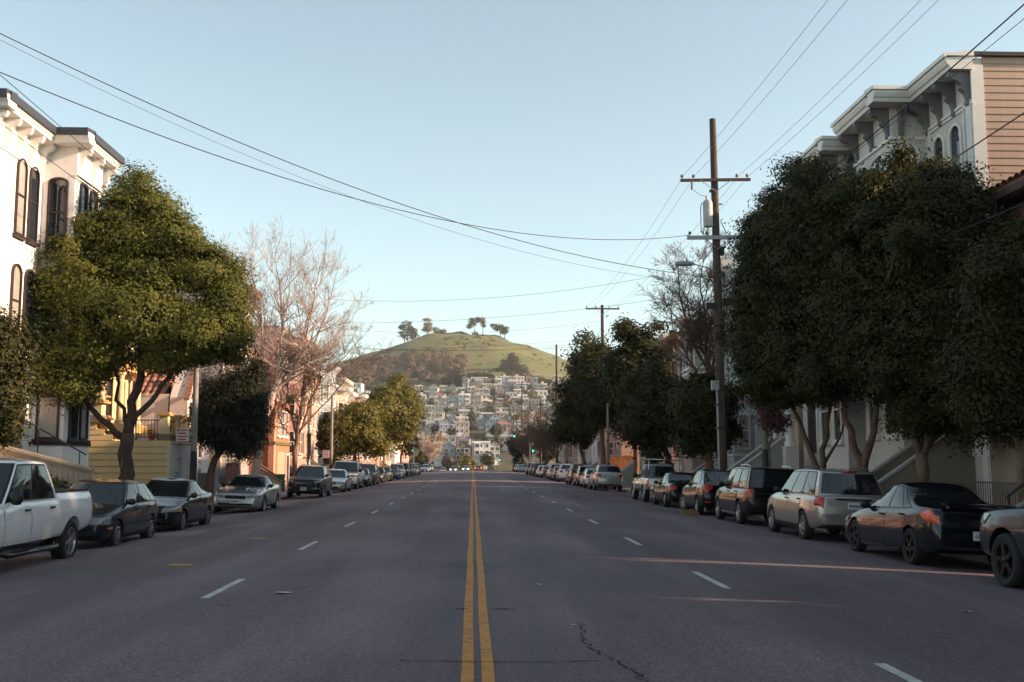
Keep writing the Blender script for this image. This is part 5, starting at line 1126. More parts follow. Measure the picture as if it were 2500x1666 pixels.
right_tree('tallest dark evergreen on the right with smooth forked trunk', 10.75, 29.3, [(2000, 478, 62, 66, -1.2, 1.1), (2012, 400, 24, 28, -2, .4), (1940, 462, 46, 44, -1.6, .8), (2060, 530, 72, 76, -1.2, 1.2), (1990, 580, 110, 100, 0, 1.6), (2068, 428, 26, 28, -2, .4), (1960, 720, 110, 110, 0, 1.6), (2090, 680, 110, 120, 0, 1.6), (2010, 830, 120, 80, 0, 1.4), (1900, 430, 60, 60, 0, 1.0), (1968, 440, 36, 32, -1.8, .6), (2100, 850, 100, 70, 0, 1.3), (1930, 520, 80, 80, 0, 1.2), (1920, 860, 80, 60, 0, 1.1), (1880, 560, 70, 110, 1.2, 1.3), (1880, 760, 70, 110, 1.2, 1.3), (2150, 560, 70, 120, -1, 1.2), (1960, 640, 70, 90, -.8, 1.0)], 140000, 42,
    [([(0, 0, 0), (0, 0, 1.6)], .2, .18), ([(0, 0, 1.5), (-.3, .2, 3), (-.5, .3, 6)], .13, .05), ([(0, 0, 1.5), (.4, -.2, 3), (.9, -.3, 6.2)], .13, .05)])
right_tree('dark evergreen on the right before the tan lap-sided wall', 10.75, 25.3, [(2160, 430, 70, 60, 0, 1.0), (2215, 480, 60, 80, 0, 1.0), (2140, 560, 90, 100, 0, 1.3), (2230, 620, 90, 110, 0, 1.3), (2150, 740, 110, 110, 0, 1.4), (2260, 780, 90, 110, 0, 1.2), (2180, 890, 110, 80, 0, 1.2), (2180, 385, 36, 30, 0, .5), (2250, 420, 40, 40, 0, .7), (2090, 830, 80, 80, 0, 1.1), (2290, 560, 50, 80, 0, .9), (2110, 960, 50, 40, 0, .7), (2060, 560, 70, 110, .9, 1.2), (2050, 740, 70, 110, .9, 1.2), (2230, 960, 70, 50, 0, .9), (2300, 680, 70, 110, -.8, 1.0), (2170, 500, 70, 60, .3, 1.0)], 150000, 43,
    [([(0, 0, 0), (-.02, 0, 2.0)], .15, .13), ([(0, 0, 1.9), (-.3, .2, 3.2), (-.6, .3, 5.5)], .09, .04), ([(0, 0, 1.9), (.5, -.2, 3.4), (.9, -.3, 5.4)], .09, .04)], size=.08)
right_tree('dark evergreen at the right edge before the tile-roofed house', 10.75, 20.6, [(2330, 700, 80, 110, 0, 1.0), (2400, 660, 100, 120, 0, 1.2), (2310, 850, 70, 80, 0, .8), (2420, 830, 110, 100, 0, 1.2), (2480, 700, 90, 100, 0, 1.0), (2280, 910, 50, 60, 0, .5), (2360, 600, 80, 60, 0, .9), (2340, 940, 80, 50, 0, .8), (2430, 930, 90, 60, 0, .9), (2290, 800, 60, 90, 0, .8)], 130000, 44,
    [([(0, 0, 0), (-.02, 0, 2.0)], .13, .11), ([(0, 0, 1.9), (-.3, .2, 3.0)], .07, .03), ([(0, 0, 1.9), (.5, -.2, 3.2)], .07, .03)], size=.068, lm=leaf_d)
for lab, y, sd, zt in (('dark street tree just outside the frame on the right', 17.6, 91, 2.2), ('second dark street tree outside the frame on the right', 12.0, 92, 1.6)):  # unseen trees, added and shaped to block sun from the left lanes
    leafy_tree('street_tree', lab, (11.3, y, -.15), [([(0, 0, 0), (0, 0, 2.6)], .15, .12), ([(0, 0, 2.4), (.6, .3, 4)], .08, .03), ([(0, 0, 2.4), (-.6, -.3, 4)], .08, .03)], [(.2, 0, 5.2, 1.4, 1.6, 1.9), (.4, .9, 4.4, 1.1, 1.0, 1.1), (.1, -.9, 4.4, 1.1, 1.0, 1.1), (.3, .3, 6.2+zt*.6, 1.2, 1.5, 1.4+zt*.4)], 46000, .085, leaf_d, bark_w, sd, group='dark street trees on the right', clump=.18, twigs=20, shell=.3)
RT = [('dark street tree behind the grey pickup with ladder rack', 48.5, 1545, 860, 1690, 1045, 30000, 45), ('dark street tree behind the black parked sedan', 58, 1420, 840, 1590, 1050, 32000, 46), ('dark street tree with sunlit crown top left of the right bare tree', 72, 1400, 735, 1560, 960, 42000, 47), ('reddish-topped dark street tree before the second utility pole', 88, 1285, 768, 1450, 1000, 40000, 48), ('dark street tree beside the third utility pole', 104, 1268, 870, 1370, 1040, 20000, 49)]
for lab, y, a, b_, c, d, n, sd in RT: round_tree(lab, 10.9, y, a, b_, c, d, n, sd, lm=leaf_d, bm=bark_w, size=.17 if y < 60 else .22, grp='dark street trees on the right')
K = 56/2440; X0 = 1087+12.6*2440/56
bare_tree('bare_street_tree', 'bare twisting tree behind the utility pole on the right', (11.5, 52.5, -.15), [([(0, 0, 0), (.1, 0, 3), (.3, 0, 6.2)], .22, .15), ([(.3, 0, 6), (-.6, .2, 8), (-1.1, .3, 10)], .1, .035), ([(.3, 0, 6), (.8, -.2, 8), (1.1, -.3, 10.3)], .1, .035), ([(.2, 0, 5.5), (-.9, -.4, 6.8), (-1.6, -.5, 8.2)], .09, .03), ([(.3, 0, 6), (1.5, .5, 7.8), (2.2, .6, 9.5)], .09, .03), ([(.3, 0, 6), (.2, .5, 8.5), (0, .6, 11)], .1, .03)],
    25, bark_w, depth=5, ln=.95, spread=.75, up=.2, rmin=.0075, kids=(2, 3))
leafy_tree('plum_tree', 'small plum-leaved tree beside the porch columns', (10.4, 37.2, -.15), [([(0, 0, 0), (0, 0, 2.2), (.1, 0, 3.2)], .05, .03)], [(.0, 0, 3.5, .55, .5, .55), (.35, .1, 3.2, .4, .4, .4), (-.35, 0, 3.9, .35, .35, .35)], 3200, .09, leaf_p, bark_w, 51, twigs=30, clump=.14)
for i, (lab, x, y, s_) in enumerate((('purplish bare tree beside the third utility pole', 11.0, 142, 1.0), ('purplish bare tree between the third utility pole and the right signal', 10.8, 160, 1.05), ('dim bare tree behind the right traffic signal', 10.9, 208, .9))):
    bare_tree('bare_street_tree', lab, (x, y, wz(y)), [([(0, 0, 0), (.1, 0, 2.4*s_)], .18, .14)] + [([(.1, 0, 2.2*s_), (dx*.5*s_, dy*.5, 4*s_), (dx*s_, dy, 6*s_)], .08, .03) for dx, dy in ((-1.9, .5), (1.6, -.5), (.2, 1), (-.8, -1), (-2.8, .2))], 60+i, bark_w, depth=3, ln=1.5, spread=.65, up=.25, rmin=.018, kids=(3, 4))
round_tree('dark round tree behind the right traffic signal', 10.2, 212, 1160, 985, 1225, 1068, 6000, 55, lm=leaf_d, size=.34, grp='dark street trees on the right')
round_tree('dark green shrub-like tree in the shade beyond the signal', 11.2, 190, 1235, 1000, 1290, 1065, 4000, 56, lm=leaf_d, size=.34, grp='dark street trees on the right')
# plants by the stair wall and the weeping tree
leafy_tree('shrub', 'leafy green shrub before the tan stair wall', (-11.7, 30.2, -.15), [([(0, 0, 0), (.05, 0, .7)], .03, .02)], [(0, 0, .95, .5, .35, .4), (-.45, 0, .85, .35, .3, .35), (.4, 0, .9, .35, .3, .35)], 2200, .11, leaf_d, bark, 57, cat='shrub', twigs=20, clump=.12)
# ------------------------------------------------------------------ poles, wires, signs, signals
wood = nmix('pole_wood', (.085, .06, .05), (.055, .04, .034), 4, (.14, .1, .08), 18, bump=.6, bs=30, stretch=(1, 1, .1))
galv = pm('galvanised', (.32, .32, .33), .55, var=.12, metal=.3); greyst = pm('grey_paint', (.3, .3, .31), .6, var=.12)
wire_m = pm('wire_black', (.018, .018, .02), .7, var=0); insul = pm('porcelain', (.16, .12, .11), .3, var=.2); concp = nmix('pole_concrete', (.26, .235, .22), (.2, .185, .18), 3, bump=.3)
def insulator(par, x, y, z, me=[None]):
    if me[0] is None: me[0] = fixn(MB().lathe([(.01, 0), (.02, .0), (.02, .06), (.075, .075), (.08, .10), (.04, .12), (.06, .14), (.055, .18), (.01, .2)], 10).mesh('insulator', insul, True, 40))
    return put('insulator', me[0], par, (x, y, z))
def crossarm(par, x0, x1, z, mat, h=.1, d=.1, ins=(), tilt=0.0, y=-.22):
    q = MB(); q.box(x0, x1, y-d/2, y+d/2, -h/2, h/2); a = put('crossarm', q.mesh('crossarm', mat), par, (0, 0, z), (0, tilt, 0))
    for x in ins: insulator(a, x, y, h/2)
    for x in (x0*.45, x1*.45): put('arm_brace', MB().tube([(x, y-.06, -.02), (0, y+.04, -.5)], .016, 4).mesh('arm_brace', galv), a)
    return a
PX, PY = 10.55, 45.0
p = thing('utility_pole', 'tall dark wooden utility pole with grey transformer can', 'utility pole', (PX, PY, -.15), (0, R(-.3), 0))
put('pole', MB().tube([(0, 0, -.5), (0, 0, 8), (-.02, 0, 16.8)], [.21, .18, .14], 14).mesh('pole', wood, True, 40), p)
crossarm(p, -1.55, 1.52, 14.0, wood, .12, .11, (-1.48, -.98, .93, 1.38), R(-1.0))
crossarm(p, -1.32, 1.42, 11.45, galv, .16, .12, (-1.2, -.45, 1.25), R(-.5))
put('transformer', fixn(MB().lathe([(.01, 11.95), (.2, 11.95), (.21, 12.0), (.21, 13.0), (.19, 13.05), (.17, 13.1), (.01, 13.12)], 20, c=(-.36, -.1, 0)).mesh('transformer', pm('transformer_grey', (.4, .385, .38), .5, var=.15), True, 40)), p)
put('transformer_bushing', fixn(MB().lathe([(.03, 13.1), (.05, 13.15), (.03, 13.2), (.05, 13.25), (.02, 13.3)], 8, c=(-.42, -.15, 0)).mesh('transformer_bushing', insul, True)), p)
put('fuse_cutout', MB().tube([(-1.05, -.28, 13.92), (-1.08, -.3, 13.55)], .05, 8).mesh('fuse_cutout', insul), p)
q = MB(); q.tube([(-.5, -.12, 12.95), (-.62, -.12, 13.0), (-.68, -.12, 12.8), (-.68, -.12, 11.8), (-.62, -.15, 11.6)], .018, 6); q.tube([(-.3, -.1, 12.2), (-.55, -.12, 11.9), (-.6, -.15, 11.58)], .016, 6); q.tube([(.18, -.1, 12.2), (.4, -.15, 11.7), (.6, -.2, 11.55)], .018, 6); q.tube([(-1.05, -.25, 13.6), (-.7, -.25, 13.3), (-.42, -.15, 13.3)], .01, 5); put('leads', q.mesh('leads', wire_m), p)
put('step_bolt', MB().tube([(.13, 0, 12.98), (.3, 0, 12.98)], .04, 6).mesh('step_bolt', galv), p); put('step_bolt', MB().tube([(-.25, -.05, 13.55), (-.1, -.05, 13.55)], .07, 8).mesh('step_bolt', wood), p)
put('cable_bracket', MB().box(.1, .3, -.2, .1, 10.7, 11.05).mesh('cable_bracket', iron), p)
la = put('lamp_arm', MB().tube([(0, -.1, 9.95), (-.5, -.25, 10.12), (-1.1, -.4, 10.25)], .025, 6).mesh('lamp_arm', galv), p)
put('lamp_head', fixn(MB().lathe([(.01, -.42), (.09, -.38), (.12, -.1), (.11, .25), (.05, .4), (.01, .42)], 12, 'x', c=(-1.5, -.5, 10.25)).mesh('lamp_head', galv, True, 50)), la)
put('photocell', MB().lathe([(.045, 10.36), (.045, 10.44), (.01, 10.45)], 8, c=(-1.42, -.5, 0)).mesh('photocell', greyst), la)
put('conduit', MB().tube([(-.17, -.12, 0), (-.17, -.12, 4.6), (-.2, -.14, 5.0)], .045, 8).mesh('conduit', pm('conduit_grey', (.42, .41, .41), .5)), p); put('conduit_head', MB().box(-.42, -.12, -.28, -.08, 4.85, 5.25).mesh('conduit_head', pm('conduit_grey', (.42, .41, .41), .5)), p)
put('conduit', MB().tube([(.08, -.19, 0), (.08, -.19, 6.0)], .03, 8).mesh('conduit', wood), p)
for z in (3.2, 4.2, 7.6): put('cable_clamp', MB().box(-.24, .24, -.24, .22, z, z+.06).mesh('cable_clamp', iron), p)
put('splice_box', MB().box(-.55, -.2, -.2, .0, 8.35, 8.6).mesh('splice_box', iron), p); put('splice_box', MB().box(.2, .6, -.2, .1, 8.5, 8.8).mesh('splice_box', iron), p)
def plain_pole(label, x, y, h, arm=None, arm_z=None, r=.15):
    p = thing('utility_pole', label, 'utility pole', (x, y, wz(y)), 0, 'utility poles down the street'); put('pole', MB().tube([(0, 0, -.4), (0, 0, h)], [r*1.25, r*.85], 12).mesh('pole', wood, True, 40), p)
    if arm: crossarm(p, -arm/2, arm/2, arm_z, wood, .12, .11, (-arm*.47, -arm*.2, arm*.2, arm*.47))
    return p
plain_pole('second utility pole with one crossarm above the dark right trees', 11.0, 90, 15.2, 2.9, 14.85)
plain_pole('bare-topped third utility pole at the left end of the dark right trees', 10.9, 139, 17.2)
plain_pole('fourth thin utility pole near the right signal', 10.9, 172, 11.5, 2.4, 11.0)
plain_pole('short utility pole with crossarm behind the green left trees', -11.6, 140, 10.6, 2.2, 10.2)
plain_pole('utility pole seen small before the hillside houses', 10.4, 228, 19.0, 2.6, 18.4)
plain_pole('thin utility pole standing left of the fourth pole', 9.9, 262, 16.0, 2.4, 15.2)
# street poles: concrete above, dark painted foot
signred = pm('sign_red', (.5, .06, .05), .5, var=.1); signw = pm('sign_white', (.62, .6, .58), .5, var=.08)
def parking_sign(x, y, z, label, w_=.46, h_=.5):
    s_ = thing('parking_sign', label, 'sign', (x, y, z), 0, 'parking signs on poles'); put('panel', MB().box(-w_/2, w_/2, -.006, .006, 0, h_).mesh('panel', signw), s_)
    put('mark', MB().box(-w_/2+.03, -w_/2+.12, -.009, -.0065, h_-.13, h_-.04).mesh('mark', signred), s_)
    for k in range(4): put('print_line', MB().box(-w_/2+(.15 if k == 0 else .05), w_/2-.05-.05*(k % 2), -.009, -.0065, h_-.11-k*.115, h_-.055-k*.115).mesh('print_line', signred), s_)
    put('border', MB().box(-w_/2-.008, w_/2+.008, -.003, .003, -.008, h_+.008).mesh('border', signred), s_); put('strap', MB().box(w_/2-.02, w_/2+.2, .007, .03, h_*.5-.03, h_*.5+.03).mesh('strap', galv), s_)
def street_pole(label, x, y, h, lamp=True, zb=1.9):
    p = thing('street_pole', label, 'lamp pole', (x, y, wz(y)), 0, 'street poles'); put('shaft', MB().tube([(0, 0, zb), (0, 0, h)], [.125, .085], 12).mesh('shaft', concp, True, 40), p); put('dark_foot', MB().tube([(0, 0, -.2), (0, 0, zb)], [.145, .13], 12).mesh('dark_foot', iron, True, 40), p)
    if lamp:
        sx = 1 if x < 0 else -1; a = put('lamp_arm', MB().tube([(0, 0, h-.1), (sx*.8, 0, h+.35), (sx*1.8, 0, h+.45)], .035, 6).mesh('lamp_arm', galv), p)
        put('lamp_head', fixn(MB().lathe([(.01, -.35), (.09, -.3), (.12, 0), (.08, .3), (.01, .33)], 10, 'x', c=(sx*2.05, 0, h+.44)).mesh('lamp_head', galv, True, 50)), a)
    return p
street_pole('concrete street pole with black foot in front of the weeping tree', -10.55, 40.6, 7.6, False, 2.2)
parking_sign(-10.93, 40.42, 2.42, 'white and red parking sign on the pole before the weeping tree')
street_pole('concrete street pole before the round green trees on the left', -10.4, 78.5, 6.6, False, 1.6); parking_sign(-10.75, 78.3, 1.95, 'white and red parking sign before the round green trees', .5, .55)
street_pole('grey street pole with dark foot beside the porch columns', 10.35, 37.6, 5.4, False, 2.25)
street_pole('thin street pole beside the third parked wagon on the right', 10.5, 120, 7.0, False, 1.9); parking_sign(10.95, 119.8, 1.7, 'pale parking sign at the far right trees', .5, .5)
street_pole('dim street pole beside the painted fence', 10.5, 83, 6.4, False, 1.7); parking_sign(11.05, 82.8, 2.1, 'red and white parking sign above the painted fence', .55, .55)
# painted fence
fm = nmix('mural_paint', (.36, .13, .045), (.22, .085, .04), 1.1, (.45, .2, .12), 3)
f = thing('painted_fence', 'orange brown painted plank fence behind the dark trees', 'fence', (11.4, 92.5, -.15))
for k in range(22): put('plank', MB().box(k*.19, k*.19+.18, 0, .03, .1, 2.35+.03*math.sin(k*3)).mesh('plank', fm), f)
for z in (.5, 1.9): put('rail', MB().box(0, 4.2, .03, .08, z, z+.1).mesh('rail', fm), f)
# iron fence by the right stairs
f = thing('iron_fence', 'low dark iron picket fence behind the black sedan', 'fence', (12.1, 20.6, -.15))
pk = MB().tube([(0, 0, .05), (0, 0, 1.35)], .011, 5).mesh('picket', pm('fence_brown', (.11, .085, .065), .6))
for k in range(52): put('picket', pk, f, (0, k*.115, 0))
for z in (.2, 1.3): put('rail', MB().box(-.02, .02, -.02, 5.95, z, z+.035).mesh('rail', pm('fence_brown', (.11, .085, .065), .6)), f)
# traffic signals
sigb = pm('signal_black', (.015, .015, .016), .5, var=0); green = pm('signal_green', (.02, .9, .38), .3, var=0, emit=5)
def signal(name, label, x, y, heads, pole_h, arm=None, cat='traffic light'):
    s_ = thing(name, label, cat, (x, y, wz(y)), 0, 'traffic signals at the side street'); put('pole', MB().tube([(0, 0, -.2), (0, 0, pole_h)], [.11, .085], 10).mesh('pole', pm('signal_grey', (.12, .12, .13), .5), True, 40), s_)
    if arm: put('mast_arm', MB().tube([(0, 0, pole_h-.4), (arm*.45, 0, pole_h+.35), (arm, 0, pole_h+.45)], [.07, .055, .045], 8).mesh('mast_arm', pm('signal_grey', (.12, .12, .13), .5)), s_)
    for (hx, hz, lit) in heads:
        h_ = put('signal_head', MB().box(hx-.17, hx+.17, -.3, -.08, hz-.18, hz+.86).mesh('signal_head', sigb), s_)
        for j, zz in enumerate((hz, hz+.34, hz+.68)):
            m = green if (lit and j == 0) else pm('signal_lens_dark', (.03, .012, .008), .3, var=0)
            put('lens', fixn(MB().lathe([(.01, -.345), (.08, -.335), (.12, -.302)], 14, 'y', c=(hx, 0, zz)).mesh('lens', m)), h_); put('visor', MB().tube([(hx-.14, -.3, zz+.02), (hx-.09, -.42, zz+.1), (hx, -.46, zz+.135), (hx+.09, -.42, zz+.1), (hx+.14, -.3, zz+.02)], .015, 4).mesh('visor', sigb), h_)
    return s_
signal('traffic_signal', 'traffic signal on the left corner showing green', -10.05, 178, [(-.05, 3.75, True)], 6.2)
signal('traffic_signal', 'right mast arm traffic signal with green light over the lane', 9.95, 188, [(-2.75, 6.3, True)], 6.6, -2.9)
signal('traffic_signal', 'right corner traffic signal with green light beside the trunk', 10.3, 186, [(.1, 3.75, True)], 9.5)
signal('traffic_signal', 'black-backed mast arm signal seen against the hillside on the left', -9.6, 172, [(.8, 7.2, False)], 8.4, 1.0)
signal('traffic_signal', 'tiny far green signal beyond the crest on the right', 7.4, 300, [(0, 4.6, True)], 6.0)
st = thing('street_sign', 'small dark street name sign on the left corner', 'sign', (-9.8, 176.8, 4.9)); put('panel', MB().box(-.6, .6, -.01, .01, 0, .28).mesh('panel', pm('sign_dark', (.03, .04, .04), .6)), st); put('bracket', MB().box(-.25, -.15, .01, 1.2, .1, .16).mesh('bracket', galv), st)
# wires -------------------------------------------------------------
def wire(label, a, b_, sag, r=.014, n=28, name='overhead_wire', group='overhead wires'):
    a, b_ = Vector(a), Vector(b_); P = []
    for i in range(n+1): t_ = i/n; v = a.lerp(b_, t_); v.z -= sag*4*t_*(1-t_); P.append(v)
    return tag(MB().tube(P, r*.68, 5).build(name, wire_m), label, 'wire', group)
Z = -.15
for x, nm in ((-1.48, 'leftmost'), (-.98, 'second'), (.93, 'third'), (1.38, 'rightmost')):
    wire(f'{nm} thin wire from the top crossarm towards the viewer', (PX+x, 44.8, 14.05), (PX+x+.1, -4, 14.6), .75, .009)
    wire(f'{nm} thin wire from the top crossarm to the second pole', (PX+x, 44.8, 14.05), (11+x*.9, 89.8, 14.9), .6, .009)
wire('thick cable from the utility pole towards the upper right corner', (PX+.2, 44.9, 10.9), (PX+.4, -4, 12.4), 1.0, .024)
wire('second thick cable below it running to the right edge', (PX+.2, 44.9, 9.0), (PX+.5, -4, 9.9), .9, .022)
lc = wire('lowest cable on the right carrying a slack loop', (PX+.25, 44.9, 8.0), (PX+.6, -4, 7.4), .9, .02)
wire('thin cable on the right just under the lap-sided wall top', (PX+.9, 44.9, 11.5), (PX+1.1, -4, 12.0), .8, .012)
for (x, z, lab) in ((-10.6, 10.9, 'upper wire along the left sidewalk over the evergreen tree'), (-10.75, 9.9, 'lower wire along the left sidewalk over the evergreen tree')):
    wire(lab, (x, -6, z), (x+.1, 140, z-.6 if z > 10 else z-.3), .9, .014, 60)
def pxw(px, py, y): return (-.035 + (px-1087)*y/2440, y, 1.65 + (1062-py)*y/2440)
wire('dark service cable sweeping from the upper left to the right pole', (-12.5, 26.0, 12.6), (PX-.2, 44.8, 9.55), 1.2, .02, 40)
wire('lighter cable just under the sweeping service cable', (-12.5, 26.0, 12.45), (PX-.3, 44.8, 9.3), 1.35, .008, 40)
wire('twisted cable from the left edge to the grey crossarm', (-11.5, 20.0, 10.1), (PX-1.3, 44.8, 11.4), 1.6, .018, 40)
CW = [(-11, 62, 11.3, 10.9, 60, 12.4, .8, 'first'), (-11, 66, 10.3, 10.9, 60, 11.0, .5, 'second'), (-11, 74, 11.0, 11, 89, 13.6, .7, 'third'), (-11.2, 78, 10.2, 11, 89.5, 11.9, .6, 'fourth'), (-11, 88, 10.9, 11, 89.5, 12.2, .3, 'fifth'), (-11, 100, 12.3, 10.9, 100, 12.6, .35, 'sixth'), (-11, 110, 11.7, 10.9, 138, 15.2, .5, 'seventh'), (-11.3, 139, 9.9, 10.9, 138.6, 12.6, .5, 'eighth'), (-10.9, 170, 9.9, 10.9, 171, 11.2, .4, 'ninth')]
for (xa, ya, za, xb, yb, zb, sg, nm) in CW: wire(f'{nm} nearest thin wire crossing the street before the hill', (xa, ya, za), (xb, yb, zb), sg, .012 if ya < 90 else .018)
wire('thin wire from the second pole to the third pole', (11, 90, 13.3), (10.9, 139, 12.2), .8, .016); wire('wire from the utility pole down to the second pole', (PX, 45.2, 11.2), (11, 89.8, 10.4), .9, .02)
wire('cable with clamp running along the right treetops', (PX, 45.2, 9.2), (11, 89.8, 8.6), 1.0, .02)
# slack loop hanging on the lowest right-hand cable
lp_ = []
for i in range(25):
    a = 2*math.pi*i/24; rr = .16*(1+.55*math.cos(a)); lp_.append((11.0, 25.6+.6*math.cos(a)*.95, 7.02+.22*math.sin(a)*(1.0 if math.cos(a) < 0 else .55)))
tag(MB().tube(lp_, .022, 6).build('cable_loop', pm('cable_grey', (.12, .115, .115), .5)), 'teardrop slack loop of cable hanging before the dark right trees', 'cable', 'overhead wires')
# ------------------------------------------------------------------ the hill: houses, trees, mast
HC = {'pale blue': (.36, .44, .52), 'brown': (.2, .13, .1), 'white': (.62, .59, .57), 'blue grey': (.27, .3, .35), 'cream': (.55, .48, .37), 'violet blue': (.27, .29, .42), 'pink': (.5, .36, .34), 'sky blue': (.33, .44, .52), 'rose': (.42, .2, .19),
      'buff': (.5, .42, .3), 'grey': (.3, .3, .3), 'mauve': (.36, .3, .33), 'tan': (.42, .33, .26), 'dark brown': (.11, .07, .06), 'ivory': (.58, .54, .47), 'pale grey': (.45, .44, .43), 'turquoise': (.42, .52, .52), 'red brown': (.26, .1, .075), 'dark grey': (.14, .14, .15), 'yellow': (.55, .45, .24), 'slate blue': (.17, .2, .26), 'teal grey': (.27, .33, .34), 'pale pink': (.56, .46, .44)}
ROWS = [
(440, [(-9.9, 5.0, 7.9, 1.5, 'g', 'pale blue'), (-4.1, 6.3, 7.9, 1.5, 'g', 'brown'), (3.3, 7.6, 10.0, 7.9, 'f', 'white'), (9.0, 4.2, 8.7, 4.3, 'g', 'blue grey'), (5.2, 3.9, 5.1, 1.5, 'f', 'white'), (-14.4, 3.7, 10.0, 7.5, 'f', 'cream')]),
(525, [(-13.0, 7.7, 20.6, 16.4, 'g', 'violet blue'), (-5.3, 7.0, 21.4, 16.4, 'f', 'pink'), (8.6, 5.4, 20.6, 16.4, 'g', 'sky blue'), (15.5, 7.9, 21.0, 16.4, 'g', 'rose'), (-20.3, 7.0, 20.4, 17.1, 'f', 'cream'), (22.2, 4.6, 20.6, 16.8, 'f', 'white')]),
(575, [(-19.2, 7.4, 28.3, 22.8, 'g', 'cream'), (-24.1, 2.3, 28.3, 22.8, 'f', 'buff'), (-12.1, 5.5, 27.2, 23.7, 'g', 'grey'), (-4.9, 6.0, 29.8, 22.8, 'f', 'mauve'), (1.0, 5.5, 29.0, 24.1, 'f', 'tan'), (7.7, 7.6, 28.1, 23.7, 'f', 'dark brown'), (15.6, 6.4, 28.6, 22.4, 'f', 'ivory'), (22.3, 6.1, 26.7, 22.4, 'f', 'white'), (26.9, 2.7, 30.5, 22.9, 'f', 'white'), (33.4, 6.4, 27.5, 22.9, 'f', 'pale grey')]),
(645, [(-20.4, 7.9, 38.6, 33.0, 'g', 'pink'), (-12.7, 6.7, 39.4, 33.0, 'g', 'turquoise'), (-5.2, 7.4, 42.5, 33.5, 'f', 'white'), (1.9, 6.4, 41.8, 33.5, 'f', 'tan'), (8.6, 6.0, 39.2, 32.3, 'f', 'cream'), (16.0, 7.1, 38.2, 34.5, 'f', 'brown'), (31.3, 6.2, 35.4, 31.6, 'g', 'white'), (38.6, 5.5, 35.0, 31.9, 'g', 'pale grey'), (45.1, 5.2, 36.4, 32.6, 'g', 'ivory'), (-27.7, 6.0, 37.7, 33.4, 'g', 'pale grey')]),
(705, [(-33.9, 5.7, 45.7, 42.6, 'f', 'white'), (-21.7, 7.8, 46.0, 41.6, 'g', 'rose'), (-13.8, 6.5, 46.8, 43.2, 'f', 'brown'), (2.1, 6.5, 43.2, 40.6, 'f', 'cream'), (9.3, 6.5, 44.2, 41.6, 'f', 'red brown'), (25.1, 7.3, 47.4, 41.7, 'f', 'pale grey'), (32.5, 6.5, 46.1, 39.6, 'f', 'ivory'), (40.7, 8.3, 44.0, 38.6, 'f', 'dark grey'), (48.9, 7.0, 43.8, 39.6, 'f', 'white'), (17.0, 6.8, 46.3, 42.2, 'f', 'dark brown')]),
(755, [(1.8, 7.3, 57.8, 50.6, 'f', 'brown'), (9.6, 7.8, 57.0, 50.1, 'f', 'yellow'), (17.9, 7.3, 57.0, 50.6, 'f', 'cream'), (25.6, 7.5, 57.9, 51.8, 'f', 'slate blue'), (33.6, 7.8, 56.0, 49.6, 'f', 'pale blue'), (40.7, 5.3, 51.8, 48.5, 'g', 'white'), (48.5, 9.2, 52.1, 48.5, 'f', 'ivory'), (-34.6, 9.5, 51.6, 48.6, 'f', 'grey')]),
(810, [(-6.5, 7.2, 63.7, 59.5, 'f', 'teal grey'), (6.1, 16.8, 66.0, 62.0, 'f', 'white'), (25.4, 9.9, 67.1, 61.7, 'f', 'white'), (34.8, 8.4, 66.5, 61.4, 'f', 'pale pink'), (43.2, 6.6, 66.5, 63.3, 'g', 'red brown'), (48.8, 3.9, 68.6, 65.1, 'f', 'white'), (64.3, 6.0, 67.8, 62.1, 'f', 'ivory')]),
]
ROWN = ['lowest', 'second', 'third', 'fourth', 'fifth', 'sixth', 'topmost']
ORD = ['first', 'second', 'third', 'fourth', 'fifth']
hw_me = {}
def hillwin(par, x, z, w_, h_, y=0):
    k = (w_, h_)
    if k not in hw_me:
        f = MB(); c = .13; f.box(-w_/2-c, -w_/2, -.12, .02, -c, h_+c).box(w_/2, w_/2+c, -.12, .02, -c, h_+c).box(-w_/2, w_/2, -.12, .02, -c, 0).box(-w_/2, w_/2, -.12, .02, h_, h_+c)
        hw_me[k] = (f.mesh('window', white_t), MB().box(-w_/2, w_/2, -.03, .02, 0, h_).mesh('pane', pane_m))
    o = put('window', hw_me[k][0], par, (x, y, z)); put('pane', hw_me[k][1], o)
roofs = [pm('hill_roof_grey', (.16, .15, .15), .9, scale=.5), pm('hill_roof_brown', (.17, .11, .09), .9, scale=.5), pm('hill_roof_pale', (.42, .4, .38), .9, scale=.5)]
gt_me = []
for sd in range(4):
    V, F, ti, _ = leaf_cloud([(0, 0, 3.2, 2.2, 2.0, 2.4), (1.2, 0, 2.6, 1.5, 1.5, 1.6), (-1.2, .3, 2.4, 1.4, 1.4, 1.5)], 620, .85, 300+sd, clump=.45, npc=20, shell=.5)
    gt_me.append(np_mesh('crown', V, F, [leaf_d, leaf_g, leaf_k, leaf_t][sd], ti))
gt_tr = MB().tube([(0, 0, -2), (.1, 0, 2.5)], [.25, .12], 6).mesh('trunk', bark)
def garden_tree(label, x, y, z, s_, kind):
    o = thing('garden_tree', label, 'tree', (x, y, z), rng.uniform(0, 6), 'garden trees among the hillside houses'); o.scale = (s_, s_, s_*rng.uniform(.85, 1.2)); put('trunk', gt_tr, o); put('crown', gt_me[kind], o)
rh = random.Random(5)
_d = lambda c: tuple(v*.78 + sum(c)/3*.22 for v in c)
HC = {k: _d(v) for k, v in HC.items()}
